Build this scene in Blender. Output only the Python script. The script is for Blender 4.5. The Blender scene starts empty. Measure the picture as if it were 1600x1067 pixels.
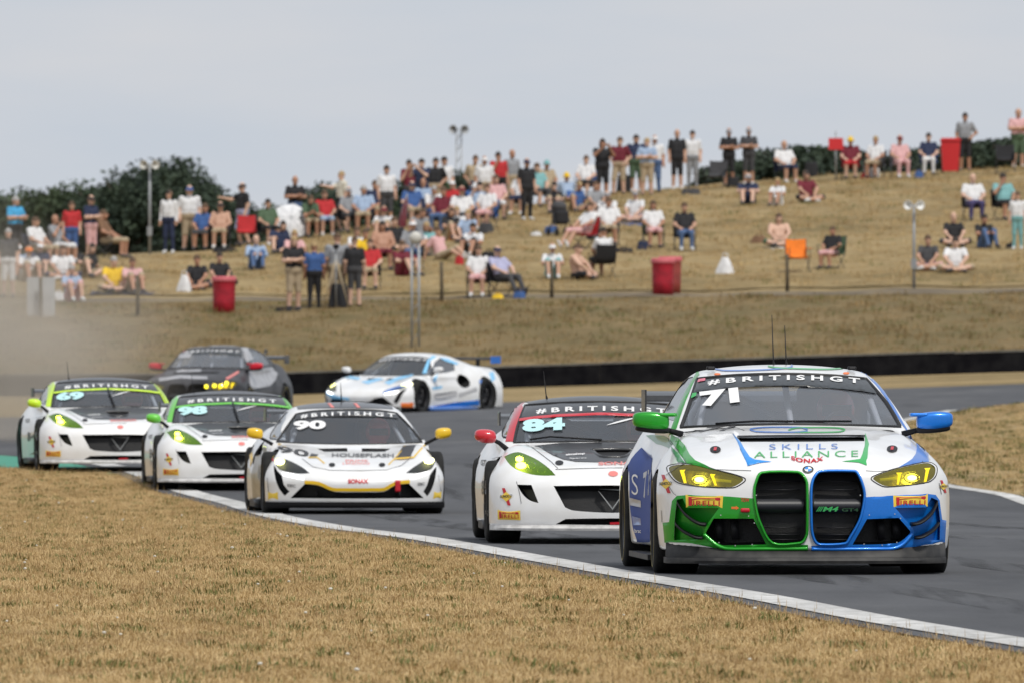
import bpy, bmesh, math, random
import numpy as np
from mathutils import Vector, Matrix
from mathutils.bvhtree import BVHTree
from mathutils.geometry import delaunay_2d_cdt

scene = bpy.context.scene
C = scene.collection
R = math.radians
random.seed(7)

# ------------------------------------------------------------------ camera
# The photograph's long lens: FPX focal length in photo pixels (1600 wide),
# level camera HC above the track, horizon on photo row YH.
FPX, CX, YH, HC = 22000.0, 800.0, 540.0, 1.523
cam_d = bpy.data.cameras.new('camera')
cam = bpy.data.objects.new('camera', cam_d)
C.objects.link(cam)
cam.location = (0, 0, HC)
cam.rotation_euler = (R(90), 0, 0)
cam_d.sensor_width = 36.0
cam_d.lens = FPX / 1600 * 36.0
cam_d.shift_y = (YH - 533.5) / 1600
cam_d.clip_start = 1.0
cam_d.clip_end = 20000.0
cam_d.dof.use_dof = True
cam_d.dof.focus_distance = 93.5
cam_d.dof.aperture_fstop = 14
scene.camera = cam

# ------------------------------------------------------------------ world: hazy, thinly overcast sky
SUN_EL, SUN_AZ = 56.0, 150.0      # azimuth clockwise from +Y (the view direction)
w = bpy.data.worlds.new('World')
scene.world = w
w.use_nodes = True
nt = w.node_tree
nt.nodes.clear()
wo = nt.nodes.new('ShaderNodeOutputWorld')
bg = nt.nodes.new('ShaderNodeBackground')
sky = nt.nodes.new('ShaderNodeTexSky')
sky.sky_type = 'NISHITA'
sky.sun_disc = False
sky.sun_elevation = R(SUN_EL)
sky.sun_rotation = R(SUN_AZ)
sky.dust_density = 4.0
skm = nt.nodes.new('ShaderNodeVectorMath'); skm.operation = 'SCALE'; skm.inputs['Scale'].default_value = 0.1
nt.links.new(sky.outputs[0], skm.inputs[0])
tc = nt.nodes.new('ShaderNodeTexCoord')
mp = nt.nodes.new('ShaderNodeMapping'); mp.inputs['Scale'].default_value = (3.0, 3.0, 16.0); mp.inputs['Location'].default_value = (6.8, 3.6, 3.2)
nz = nt.nodes.new('ShaderNodeTexNoise'); nz.inputs['Scale'].default_value = 3.4; nz.inputs['Detail'].default_value = 5; nz.inputs['Roughness'].default_value = .55
rp = nt.nodes.new('ShaderNodeValToRGB')
rp.color_ramp.elements[0].position = .37; rp.color_ramp.elements[0].color = (.565, .625, .705, 1)
rp.color_ramp.elements[1].position = .66; rp.color_ramp.elements[1].color = (.685, .690, .715, 1)
mx = nt.nodes.new('ShaderNodeMix'); mx.data_type = 'RGBA'; mx.inputs[0].default_value = .9
nt.links.new(tc.outputs['Generated'], mp.inputs[0]); nt.links.new(mp.outputs[0], nz.inputs['Vector'])
nt.links.new(nz.outputs[0], rp.inputs[0])
nt.links.new(skm.outputs[0], mx.inputs[6]); nt.links.new(rp.outputs[0], mx.inputs[7])
nt.links.new(mx.outputs[2], bg.inputs[0])
bg.inputs['Strength'].default_value = 1.0
nt.links.new(bg.outputs[0], wo.inputs[0])

sun_d = bpy.data.lights.new('sun', 'SUN')
sun_d.energy = 2.5
sun_d.angle = R(8)
sun_d.color = (1.0, .96, .89)
sun = bpy.data.objects.new('sun', sun_d)
C.objects.link(sun)
az, el = R(SUN_AZ), R(SUN_EL)
sdir = Vector((math.sin(az) * math.cos(el), math.cos(az) * math.cos(el), math.sin(el)))
sun.rotation_euler = sdir.to_track_quat('Z', 'Y').to_euler()

scene.view_settings.view_transform = 'Standard'
scene.view_settings.look = 'None'
scene.view_settings.exposure = 0.07
scene.view_settings.gamma = 1.0
scene.view_settings.use_curve_mapping = False
scene.cycles.use_denoising = True
scene.cycles.max_bounces = 6
scene.cycles.transparent_max_bounces = 10
scene.cycles.caustics_reflective = False
scene.cycles.caustics_refractive = False

# ================================================================== helpers
def P(px, py, d):
    """photo pixel + distance along the view -> world point"""
    return Vector(((px - CX) / FPX * d, d, HC - (py - YH) / FPX * d))

class Cur:
    """monotone cubic curve through (t, v) pairs, vectorised"""
    def __init__(s, *pts):
        a = np.array(pts, float); s.x, s.y = a[:, 0], a[:, 1]
        h = np.diff(s.x); d = np.diff(s.y) / h
        m = np.zeros(len(s.x)); m[0], m[-1] = d[0], d[-1]
        for i in range(1, len(d)):
            if d[i-1] * d[i] > 0:
                w1, w2 = 2*h[i] + h[i-1], h[i] + 2*h[i-1]
                m[i] = (w1 + w2) / (w1 / d[i-1] + w2 / d[i])
        s.m = m
    def __call__(s, t):
        t = np.asarray(t, float)
        i = np.clip(np.searchsorted(s.x, t) - 1, 0, len(s.x) - 2)
        h = s.x[i+1] - s.x[i]; u = np.clip((t - s.x[i]) / h, 0, 1)
        r = ((2*u**3 - 3*u**2 + 1) * s.y[i] + (u**3 - 2*u**2 + u) * h * s.m[i]
             + (-2*u**3 + 3*u**2) * s.y[i+1] + (u**3 - u**2) * h * s.m[i+1])
        return r

def smax(a, b, k):
    d = np.maximum(k - np.abs(a - b), 0)
    return np.maximum(a, b) + d * d / (4 * k)
def smin(a, b, k):
    return -smax(-a, -b, k)

def nets(f, lo, hi, h, newton=4):
    """surface of f = 0 (inside negative) as quads"""
    n = [int(math.ceil((hi[i] - lo[i]) / h)) + 1 for i in range(3)]
    ax = [lo[i] + h * np.arange(n[i]) for i in range(3)]
    F = np.asarray(f(ax[0][:, None, None], ax[1][None, :, None], ax[2][None, None, :]) + np.zeros(n), np.float32)
    S = F < 0
    c = S[:-1, :-1, :-1].astype(np.int8)
    for dx in (0, 1):
        for dy in (0, 1):
            for dz in (0, 1):
                if dx + dy + dz:
                    c = c + S[dx:n[0]-1+dx, dy:n[1]-1+dy, dz:n[2]-1+dz]
    act = (c > 0) & (c < 8)
    I, J, K = np.nonzero(act)
    idx = -np.ones(act.shape, np.int64); idx[I, J, K] = np.arange(len(I))
    acc = np.zeros((len(I), 3)); cnt = np.zeros(len(I))
    for a in range(3):
        o1, o2 = [b for b in range(3) if b != a]
        for p in (0, 1):
            for q in (0, 1):
                o = [0, 0, 0]; o[o1] = p; o[o2] = q
                e = list(o); e[a] = 1
                f0 = F[I+o[0], J+o[1], K+o[2]]; f1 = F[I+e[0], J+e[1], K+e[2]]
                m = (f0 < 0) != (f1 < 0)
                t = np.where(m, f0 / np.where(m, f0 - f1, 1), 0)
                v = np.empty((len(I), 3)); v[:, o1] = p; v[:, o2] = q; v[:, a] = t
                acc[m] += v[m]; cnt[m] += 1
    V = np.stack([I, J, K], 1) + acc / cnt[:, None]
    V = np.array(lo)[None] + V * h
    Q = []
    for a in range(3):
        o1, o2 = (a + 1) % 3, (a + 2) % 3
        sl0 = [slice(None)] * 3; sl1 = [slice(None)] * 3
        sl0[a] = slice(0, n[a]-1); sl1[a] = slice(1, n[a])
        A, B = S[tuple(sl0)], S[tuple(sl1)]
        E = np.array(np.nonzero(A != B)).T
        ok = (E[:, o1] > 0) & (E[:, o2] > 0) & (E[:, o1] < n[o1]-1) & (E[:, o2] < n[o2]-1)
        E = E[ok]
        q = []
        for p1, p2 in ((1, 1), (0, 1), (0, 0), (1, 0)):
            G = E.copy(); G[:, o1] -= p1; G[:, o2] -= p2
            q.append(idx[G[:, 0], G[:, 1], G[:, 2]])
        q = np.stack(q, 1)
        fl = ~A[E[:, 0], E[:, 1], E[:, 2]]
        q[fl] = q[fl][:, ::-1]
        Q.append(q)
    Q = np.concatenate(Q)
    e = 1e-4
    for _ in range(newton):
        x, y, z = V.T
        f0 = f(x, y, z)
        g = np.stack([f(x+e, y, z) - f(x-e, y, z), f(x, y+e, z) - f(x, y-e, z), f(x, y, z+e) - f(x, y, z-e)], 1) / (2*e)
        st = -f0[:, None] * g / np.maximum((g*g).sum(1), .05)[:, None]
        l = np.linalg.norm(st, axis=1, keepdims=True)
        V = V + st * np.minimum(1, .4*h / np.maximum(l, 1e-9))
    return V, Q

def md_mesh(name, V, Fc, smooth=True):
    me = bpy.data.meshes.new(name)
    me.from_pydata([tuple(v) for v in V], [], [tuple(int(i) for i in f) for f in Fc])
    if smooth:
        me.polygons.foreach_set('use_smooth', [True] * len(me.polygons))
    me.update()
    return me

def np_mesh(name, V, Q, smooth=True):
    """fast path for big quad / tri arrays"""
    V = np.asarray(V, np.float32); Q = np.asarray(Q, np.int32); k = Q.shape[1]
    me = bpy.data.meshes.new(name)
    me.vertices.add(len(V)); me.vertices.foreach_set('co', V.ravel())
    me.loops.add(Q.size); me.loops.foreach_set('vertex_index', Q.ravel())
    me.polygons.add(len(Q))
    me.polygons.foreach_set('loop_start', np.arange(0, Q.size, k, dtype=np.int32))
    me.polygons.foreach_set('use_smooth', np.full(len(Q), smooth))
    me.update(calc_edges=True); me.validate()
    return me

def link(name, me, mat=None, parent=None):
    o = bpy.data.objects.new(name, me)
    C.objects.link(o)
    if mat is not None:
        if len(me.materials) == 0: me.materials.append(mat)
        else: me.materials[0] = mat
    if parent is not None: o.parent = parent
    return o

def tag(o, label=None, cat=None, group=None, kind=None):
    if label: o['label'] = label
    if cat: o['category'] = cat
    if group: o['group'] = group
    if kind: o['kind'] = kind
    return o

def empty(name, loc=(0, 0, 0), rz=0.0):
    o = bpy.data.objects.new(name, None)
    o.empty_display_size = .2
    C.objects.link(o); o.location = loc; o.rotation_euler = (0, 0, rz)
    return o

# --- mesh data tuples (verts, faces)
def box(x0, x1, y0, y1, z0, z1):
    v = [(x, y, z) for z in (z0, z1) for y in (y0, y1) for x in (x0, x1)]
    return v, [(0, 2, 3, 1), (4, 5, 7, 6), (0, 1, 5, 4), (2, 6, 7, 3), (0, 4, 6, 2), (1, 3, 7, 5)]
def join(*mds):
    V, F = [], []
    for v, f in mds:
        n = len(V); V += [tuple(p) for p in v]; F += [tuple(i + n for i in q) for q in f]
    return V, F
def xf(md, m):
    return [tuple(m @ Vector(p)) for p in md[0]], md[1]
def mirror(md):
    return [(-p[0], p[1], p[2]) for p in md[0]], [tuple(reversed(f)) for f in md[1]]
def tube(pts, rad, n=8, caps=True):
    pts = [Vector(p) for p in pts]
    if not hasattr(rad, '__len__'): rad = [rad] * len(pts)
    V, F = [], []
    up = None
    for i, p in enumerate(pts):
        t = (pts[min(i+1, len(pts)-1)] - pts[max(i-1, 0)]).normalized()
        if up is None:
            up = Vector((0, 0, 1)) if abs(t.z) < .9 else Vector((1, 0, 0))
        a = t.cross(up)
        if a.length < 1e-4: a = t.cross(Vector((0, 1, 0)))
        a.normalize(); b = a.cross(t); up = b
        for k in range(n):
            w = 2 * math.pi * k / n
            V.append(tuple(p + (a * math.cos(w) + b * math.sin(w)) * rad[i]))
    for i in range(len(pts) - 1):
        for k in range(n):
            F.append((i*n + k, i*n + (k+1) % n, (i+1)*n + (k+1) % n, (i+1)*n + k))
    if caps:
        F.append(tuple(range(n))[::-1]); F.append(tuple((len(pts)-1)*n + k for k in range(n)))
    return V, F
def lathe(prof, n=32, axis='z'):
    """profile (r, h) revolved; closed if the ends coincide"""
    V, F = [], []
    m = len(prof)
    for k in range(n):
        w = 2 * math.pi * k / n
        for r, h in prof:
            a, b = r * math.cos(w), r * math.sin(w)
            V.append((a, b, h) if axis == 'z' else (h, a, b))
    for k in range(n):
        for j in range(m - 1):
            F.append((k*m + j, ((k+1) % n)*m + j, ((k+1) % n)*m + j+1, k*m + j+1))
    return V, F
def obj(name, md, mat, parent=None, smooth=True):
    return link(name, md_mesh(name, md[0], md[1], smooth), mat, parent)
def autosmooth(o, deg=35):
    o.data.set_sharp_from_angle(angle=R(deg))
    return o

def sphere_md(c, r, n=12, m=8):
    V = [(c[0], c[1], c[2] - r[2])]; F = []
    for i in range(1, m):
        a = -math.pi/2 + math.pi*i/m
        for k in range(n):
            w = 2*math.pi*k/n
            V.append((c[0] + r[0]*math.cos(a)*math.cos(w), c[1] + r[1]*math.cos(a)*math.sin(w), c[2] + r[2]*math.sin(a)))
    V.append((c[0], c[1], c[2] + r[2]))
    for k in range(n): F.append((0, 1+(k+1) % n, 1+k))
    for i in range(m-2):
        for k in range(n):
            F.append((1+i*n+k, 1+i*n+(k+1) % n, 1+(i+1)*n+(k+1) % n, 1+(i+1)*n+k))
    t = len(V)-1
    for k in range(n): F.append((t, 1+(m-2)*n+k, 1+(m-2)*n+(k+1) % n))
    return V, F

# ------------------------------------------------------------------ materials
MATS = {}
def mat(name, col, rough=.5, metal=0.0, coat=0.0, spec=.5, var=0.0, vs=8.0, bump=0.0, bs=60.0, emit=None, es=0.0, col2=None, trans=0.0, coords='Object', bdist=.01):
    if name in MATS: return MATS[name]
    m = bpy.data.materials.new(name); m.use_nodes = True
    n = m.node_tree; b = n.nodes['Principled BSDF']
    b.inputs['Base Color'].default_value = (*col, 1); b.inputs['Roughness'].default_value = rough
    b.inputs['Metallic'].default_value = metal; b.inputs['Coat Weight'].default_value = coat
    b.inputs['Coat Roughness'].default_value = .04
    b.inputs['Specular IOR Level'].default_value = spec
    if emit:
        b.inputs['Emission Color'].default_value = (*emit, 1); b.inputs['Emission Strength'].default_value = es
    if trans: b.inputs['Transmission Weight'].default_value = trans
    t = n.nodes.new('ShaderNodeTexCoord')
    if var > 0:
        z = n.nodes.new('ShaderNodeTexNoise'); z.inputs['Scale'].default_value = vs; z.inputs['Detail'].default_value = 4
        n.links.new(t.outputs[coords], z.inputs['Vector'])
        r = n.nodes.new('ShaderNodeValToRGB')
        c2 = col2 or tuple(c * (1 - var) for c in col)
        r.color_ramp.elements[0].position = .35; r.color_ramp.elements[0].color = (*c2, 1)
        r.color_ramp.elements[1].position = .65; r.color_ramp.elements[1].color = (*col, 1)
        n.links.new(z.outputs[0], r.inputs[0]); n.links.new(r.outputs[0], b.inputs['Base Color'])
    if bump > 0:
        z = n.nodes.new('ShaderNodeTexNoise'); z.inputs['Scale'].default_value = bs; z.inputs['Detail'].default_value = 3
        n.links.new(t.outputs[coords], z.inputs['Vector'])
        u = n.nodes.new('ShaderNodeBump'); u.inputs['Strength'].default_value = bump; u.inputs['Distance'].default_value = bdist
        n.links.new(z.outputs[0], u.inputs['Height']); n.links.new(u.outputs[0], b.inputs['Normal'])
    MATS[name] = m
    return m

def glass(name, tint, refl=.10, rough=.02, alpha=None, film=(.52, .56, .63)):
    """a thin pane: tinted see-through layer under a mirror-like film"""
    if name in MATS: return MATS[name]
    m = bpy.data.materials.new(name); m.use_nodes = True
    n = m.node_tree; n.nodes.clear()
    o = n.nodes.new('ShaderNodeOutputMaterial')
    tr = n.nodes.new('ShaderNodeBsdfTransparent'); tr.inputs[0].default_value = (*tint, 1)
    gl = n.nodes.new('ShaderNodeBsdfGlossy'); gl.inputs['Roughness'].default_value = rough
    gl.inputs[0].default_value = (1, 1, 1, 1)
    lw = n.nodes.new('ShaderNodeLayerWeight'); lw.inputs[0].default_value = .35
    ma = n.nodes.new('ShaderNodeMath'); ma.operation = 'MULTIPLY_ADD'
    ma.inputs[1].default_value = .55; ma.inputs[2].default_value = refl
    mi = n.nodes.new('ShaderNodeMixShader')
    n.links.new(lw.outputs['Fresnel'], ma.inputs[0]); n.links.new(ma.outputs[0], mi.inputs[0])
    n.links.new(tr.outputs[0], mi.inputs[1]); n.links.new(gl.outputs[0], mi.inputs[2])
    if alpha:   # an even diffuse veil in the colour, added to brighten the pane
        df = n.nodes.new('ShaderNodeBsdfDiffuse'); df.inputs[0].default_value = (*film, 1)
        m2 = n.nodes.new('ShaderNodeMixShader'); m2.inputs[0].default_value = alpha
        n.links.new(mi.outputs[0], m2.inputs[1]); n.links.new(df.outputs[0], m2.inputs[2])
        n.links.new(m2.outputs[0], o.inputs[0])
    else:
        n.links.new(mi.outputs[0], o.inputs[0])
    MATS[name] = m
    return m

def smooth_poly(pts, n=5, sharp=(), closed=True):
    """Catmull-Rom through the points; indices in sharp stay corners"""
    k = len(pts); out = []
    pts = [np.array(p, float) for p in pts]
    def tan(i):
        if i % k in sharp: return np.zeros(2)
        if not closed and i in (0, k-1): return np.zeros(2)
        return (pts[(i+1) % k] - pts[(i-1) % k]) * .5
    for i in range(k if closed else k-1):
        p0, p1 = pts[i], pts[(i+1) % k]
        m0, m1 = tan(i), tan((i+1) % k)
        L = np.linalg.norm(p1 - p0)
        for m in (m0, m1):
            l = np.linalg.norm(m)
            if l > L: m *= L / l
        for j in range(n):
            u = j / n
            out.append(tuple((2*u**3-3*u**2+1)*p0 + (u**3-2*u**2+u)*m0 + (-2*u**3+3*u**2)*p1 + (u**3-u**2)*m1))
    if not closed: out.append(tuple(pts[-1]))
    return out

_font_cache = {}
def text2d(s, bold=0.0, shear=0.0, space=1.0):
    """flat letter mesh scaled to the unit box"""
    key = (s, bold, shear, space)
    if key in _font_cache: return _font_cache[key]
    cu = bpy.data.curves.new('lettering', 'FONT'); cu.body = s
    cu.offset = bold; cu.shear = shear; cu.space_character = space; cu.resolution_u = 4
    o = bpy.data.objects.new('lettering', cu); C.objects.link(o)
    dg = bpy.context.evaluated_depsgraph_get()
    me = bpy.data.meshes.new_from_object(o.evaluated_get(dg))
    V = np.array([v.co[:2] for v in me.vertices]); F = [tuple(p.vertices) for p in me.polygons]
    bpy.data.objects.remove(o); bpy.data.curves.remove(cu); bpy.data.meshes.remove(me)
    V = V - V.min(0); V = V / V.max(0)
    _font_cache[key] = (V, F)
    return V, F

def ellipse(cx, cy, rx, ry, n=24):
    return [(cx + rx*math.cos(2*math.pi*i/n), cy + ry*math.sin(2*math.pi*i/n)) for i in range(n)]
def stroke(pts, w):
    """open polyline -> closed band of width w (pixels)"""
    pts = [np.array(p, float) for p in pts]; L, Rr = [], []
    for i, p in enumerate(pts):
        t = pts[min(i+1, len(pts)-1)] - pts[max(i-1, 0)]
        nrm = np.array([-t[1], t[0]]) / max(np.linalg.norm(t), 1e-6) * w / 2
        L.append(tuple(p + nrm)); Rr.append(tuple(p - nrm))
    return L + Rr[::-1]

def boolean(target, passes):
    """target mesh object minus the cutters; each pass is a list of (mesh data, material index) that do not touch one another"""
    cs = []
    for group in passes:
        bm = bmesh.new()
        for md, mi in group:
            me = md_mesh('cutter', md[0], md[1], False) if isinstance(md, tuple) else md
            b2 = bmesh.new(); b2.from_mesh(me); bmesh.ops.recalc_face_normals(b2, faces=b2.faces)
            for f in b2.faces: f.material_index = mi
            b2.to_mesh(me); b2.free(); bm.from_mesh(me); bpy.data.meshes.remove(me)
        me = bpy.data.meshes.new('cutter'); bm.to_mesh(me); bm.free()
        for m in target.data.materials: me.materials.append(m)
        c = bpy.data.objects.new('cutter', me); C.objects.link(c); cs.append(c)
        mo = target.modifiers.new('b', 'BOOLEAN'); mo.object = c; mo.operation = 'DIFFERENCE'; mo.solver = 'MANIFOLD'
    dg = bpy.context.evaluated_depsgraph_get()
    me = bpy.data.meshes.new_from_object(target.evaluated_get(dg))
    target.modifiers.clear(); old = target.data; target.data = me
    bpy.data.meshes.remove(old)
    for c in cs: bpy.data.objects.remove(c)
    return target

class Body:
    """a car shell: solid from f, photo rays cast on it from where the car stands"""
    def __init__(s, f, lo, hi, h, M):
        s.f = f
        s.V, s.Q = nets(f, lo, hi, h)
        s.M = M; s.Mi = M.inverted()
        s.bvh = BVHTree.FromPolygons([tuple(v) for v in s.V], [tuple(int(i) for i in q) for q in s.Q])
        s.eye = s.Mi @ Vector((0, 0, HC))
    def ray(s, px, py):
        return ((s.Mi @ P(px, py, 100.0)) - s.eye).normalized()
    def hit(s, px, py):
        d = s.ray(px, py)
        co, no, i, t = s.bvh.ray_cast(s.eye, d)
        for jx, jy in ((.06, .04), (-.07, .05), (.05, -.09), (-.3, .2), (.3, .3)) if co is None else ():
            co, no, i, t = s.bvh.ray_cast(s.eye, s.ray(px + jx, py + jy))
            if co is not None: break
        if co is None:
            # just off the silhouette: the skin point that comes nearest to the ray
            t0 = (Vector((0, 0, .6)) - s.eye).dot(d); best = 9.0
            for k in range(50):
                c2, n2, i, dist = s.bvh.find_nearest(s.eye + d * (t0 + .1*k))
                if dist < best: best, co, no = dist, c2, n2
        return co, no, d
    def onto(s, V2, F, off=.003):
        out = []
        for px, py in V2:
            co, no, d = s.hit(px, py)
            if no.dot(d) > 0: no = -no
            out.append(tuple(co + no * off))
        return out, [tuple(reversed(f)) for f in F]
    def patch(s, polys, off=.003, g=4.0):
        """photo-pixel polygon(s) laid on the body"""
        if not isinstance(polys[0][0], (tuple, list, np.ndarray)): polys = [polys]
        VV, FF = [], []
        for poly in polys:
            a = np.array(poly, float)
            x0, y0 = a.min(0); x1, y1 = a.max(0)
            vs = [Vector(p) for p in a]
            k = len(vs)
            gx = np.arange(x0 + g*.5, x1, g); gy = np.arange(y0 + g*.5, y1, g)
            ins = []
            for X in gx:
                for Y in gy:
                    if _inside(a, X, Y): ins.append(Vector((X, Y)))
            r = delaunay_2d_cdt(vs + ins, [], [list(range(k))], 1, 1e-5)
            n = len(VV); VV += [tuple(p) for p in r[0]]; FF += [tuple(i + n for i in f) for f in r[2]]
        # orient consistently
        F2 = []
        for f in FF:
            (ax, ay), (bx, by), (cx, cy) = VV[f[0]], VV[f[1]], VV[f[2]]
            F2.append(f if (bx-ax)*(cy-ay) - (by-ay)*(cx-ax) < 0 else tuple(reversed(f)))
        V3, F3 = s.onto(VV, F2, off)
        return V3, [tuple(reversed(f)) for f in F3]
    def text(s, txt, base, h, off=.004, bold=.0, shear=0.0, space=1.0, up=None, g=10.0):
        """letters along base = two or three photo points, h pixels tall"""
        V, F = text2d(txt, bold, shear, space)
        bm = bmesh.new()
        b = [np.array(p, float) for p in base]
        if len(b) == 2: b = [b[0], (b[0]+b[1])/2, b[1]]
        wpx = np.linalg.norm(b[2] - b[0])
        for v in V: bm.verts.new((v[0] * wpx, v[1] * h, 0))
        bm.verts.ensure_lookup_table()
        for f in F:
            try: bm.faces.new([bm.verts[i] for i in f])
            except ValueError: pass
        for i in range(1, int(wpx / g) + 1):
            bmesh.ops.bisect_plane(bm, geom=bm.verts[:] + bm.edges[:] + bm.faces[:], plane_co=(i*g, 0, 0), plane_no=(1, 0, 0))
        bm.verts.index_update()
        V2 = []
        upv = np.array(up if up is not None else (0, -1), float)
        for v in bm.verts:
            u = v.co.x / wpx; t = v.co.y
            c = b[0]*(1-u)*(1-2*u) + b[1]*4*u*(1-u) + b[2]*u*(2*u-1)
            V2.append(tuple(c + upv * t))
        F2 = [tuple(v.index for v in f.verts) for f in bm.faces]
        bm.free()
        return s.onto(V2, [tuple(reversed(f)) for f in F2], off)
    def prism(s, poly, depth=.15, front=.35, taper=1.0):
        """closed prism through the outline, from in front of the skin to depth behind it"""
        k = len(poly); A, B = [], []
        cx = sum(p[0] for p in poly)/k; cy = sum(p[1] for p in poly)/k
        for px, py in poly:
            co, no, d = s.hit(px, py)
            qx, qy = cx + (px-cx)*taper, cy + (py-cy)*taper
            A.append(tuple(co - d * front)); c2, n2, d2 = s.hit(qx, qy); B.append(tuple(c2 + d2 * depth))
        # flatten the back so the prism stays simple
        return A + B, [tuple(range(k))] + [tuple(range(2*k-1, k-1, -1))] + [(i, k+i, k+(i+1) % k, (i+1) % k) for i in range(k)]
    def ring(s, poly, w, proud, off=.0):
        """a rounded bead following the outline on the skin"""
        pts = [s.hit(*p)[0] - s.hit(*p)[2] * off for p in poly]
        k = len(pts); V, F = [], []; n = 8
        cen = sum(pts, Vector()) / k
        for i in range(k):
            t = (pts[(i+1) % k] - pts[i-1]).normalized()
            a = Vector((0, -1, 0)); b = t.cross(a).normalized(); a = b.cross(t).normalized()
            for j in range(n):
                q = 2*math.pi*j/n
                V.append(tuple(pts[i] + b*math.cos(q)*w*.5 + a*math.sin(q)*proud))
        for i in range(k):
            for j in range(n):
                F.append((i*n+j, i*n+(j+1) % n, ((i+1) % k)*n+(j+1) % n, ((i+1) % k)*n+j))
        return V, F

def _inside(a, X, Y):
    x, y = a[:, 0], a[:, 1]; x2, y2 = np.roll(x, -1), np.roll(y, -1)
    c = ((y > Y) != (y2 > Y)) & (X < (x2 - x) * (Y - y) / np.where(y2 == y, 1e-9, y2 - y) + x)
    return c.sum() % 2 == 1

# ================================================================== the lie of the land
def sstep(a, b_, t):
    u = np.clip((np.asarray(t, float) - a) / (b_ - a), 0, 1); return u*u*(3 - 2*u)
T_base = Cur((0, 0), (60, 0), (93, 0), (110, -.02), (130, -.14), (145, -.225), (150, -.235), (155, -.195), (160, -.135), (165, -.065), (169.5, -.005), (176, .025), (190, .05), (220, .13), (245, .22), (258, .285), (268, .325), (285, .42), (300, .50), (318, .58), (330, .62))
_cols = [-600, 0, 130, 230, 300, 400, 480, 560, 640, 720, 780, 860, 920, 1000, 1100, 1200, 1300, 1400, 1500, 1600, 2300]
_yc = [425, 408, 402, 396, 393, 382, 371, 358, 347, 337, 329, 318, 307, 298, 290, 281, 275, 270, 267, 263, 258]
_Dc = Cur((-600, 360), (0, 374), (295, 387), (600, 400), (800, 412), (1140, 436), (1400, 436), (1600, 428), (2300, 428))
_cX, _cD, _cZ = [], [], []
for c_, y_ in zip(_cols, _yc):
    d_ = float(_Dc(c_)); p_ = P(c_, y_, d_); _cX.append(p_.x); _cD.append(d_); _cZ.append(p_.z)
T_cD = Cur(*zip(_cX, _cD)); T_cZ = Cur(*zip(_cX, _cZ))
T_pZ = Cur(*[(P(c_, y_, 350).x, P(c_, y_, 350).z) for c_, y_ in ((-800, 478), (0, 473), (400, 470), (800, 466), (1200, 460), (1600, 456), (2400, 450))])
def ground_z(X, D):
    X = np.asarray(X, float); D = np.asarray(D, float)
    z0 = T_base(D) + .031*sstep(200, 268, D)*np.clip(X, -6, 16)
    zf = T_base(322.) + .031*np.clip(X, -6, 16)
    zp, zc, dc = T_pZ(X), T_cZ(X), T_cD(X)
    t1 = np.clip((D - 322)/25.5, 0, 1); low = zf + (zp - .10 - zf)*(t1*t1*(3-2*t1)*.5 + t1*.5)
    mid = zp - .10 + .20*np.clip((D - 347.5)/4.0, 0, 1)
    t2 = np.clip((D - 351.5)/(dc - 351.5), 0, 1); up = zp + .10 + (zc - zp - .10)*(1 - (1-t2)**1.35)
    z = np.where(D < 322, z0, np.where(D < 347.5, low, np.where(D < 351.5, mid, up)))
    z = np.where(D > dc, zc - .006*np.minimum(D - dc, 300) - .002*np.maximum(D - dc - 300, 0), z)
    # the meadow falls back to the plain far out
    far = sstep(700, 1400, D); z = z*(1-far) + far*(-1.0)
    lump = .05*np.sin(X*1.3 + D*.21) * np.sin(D*.37 - X*.6) * sstep(325, 340, D) * (1 - sstep(480, 520, D))
    return z + lump
def gz(X, D): return float(ground_z(X, D))
def on_ground(px, py, d0=55.0, d1=520.0):
    """where the photo ray through a pixel meets the ground"""
    d = np.arange(d0, d1, .25)
    X = (px - CX)/FPX*d; Z = HC - (py - YH)/FPX*d
    g = ground_z(X, d)
    k = np.nonzero(Z <= g)[0]
    i = int(k[0]) if len(k) else int(np.argmin(np.abs(Z - g)))
    return Vector((float(X[i]), float(d[i]), float(g[i])))

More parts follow.
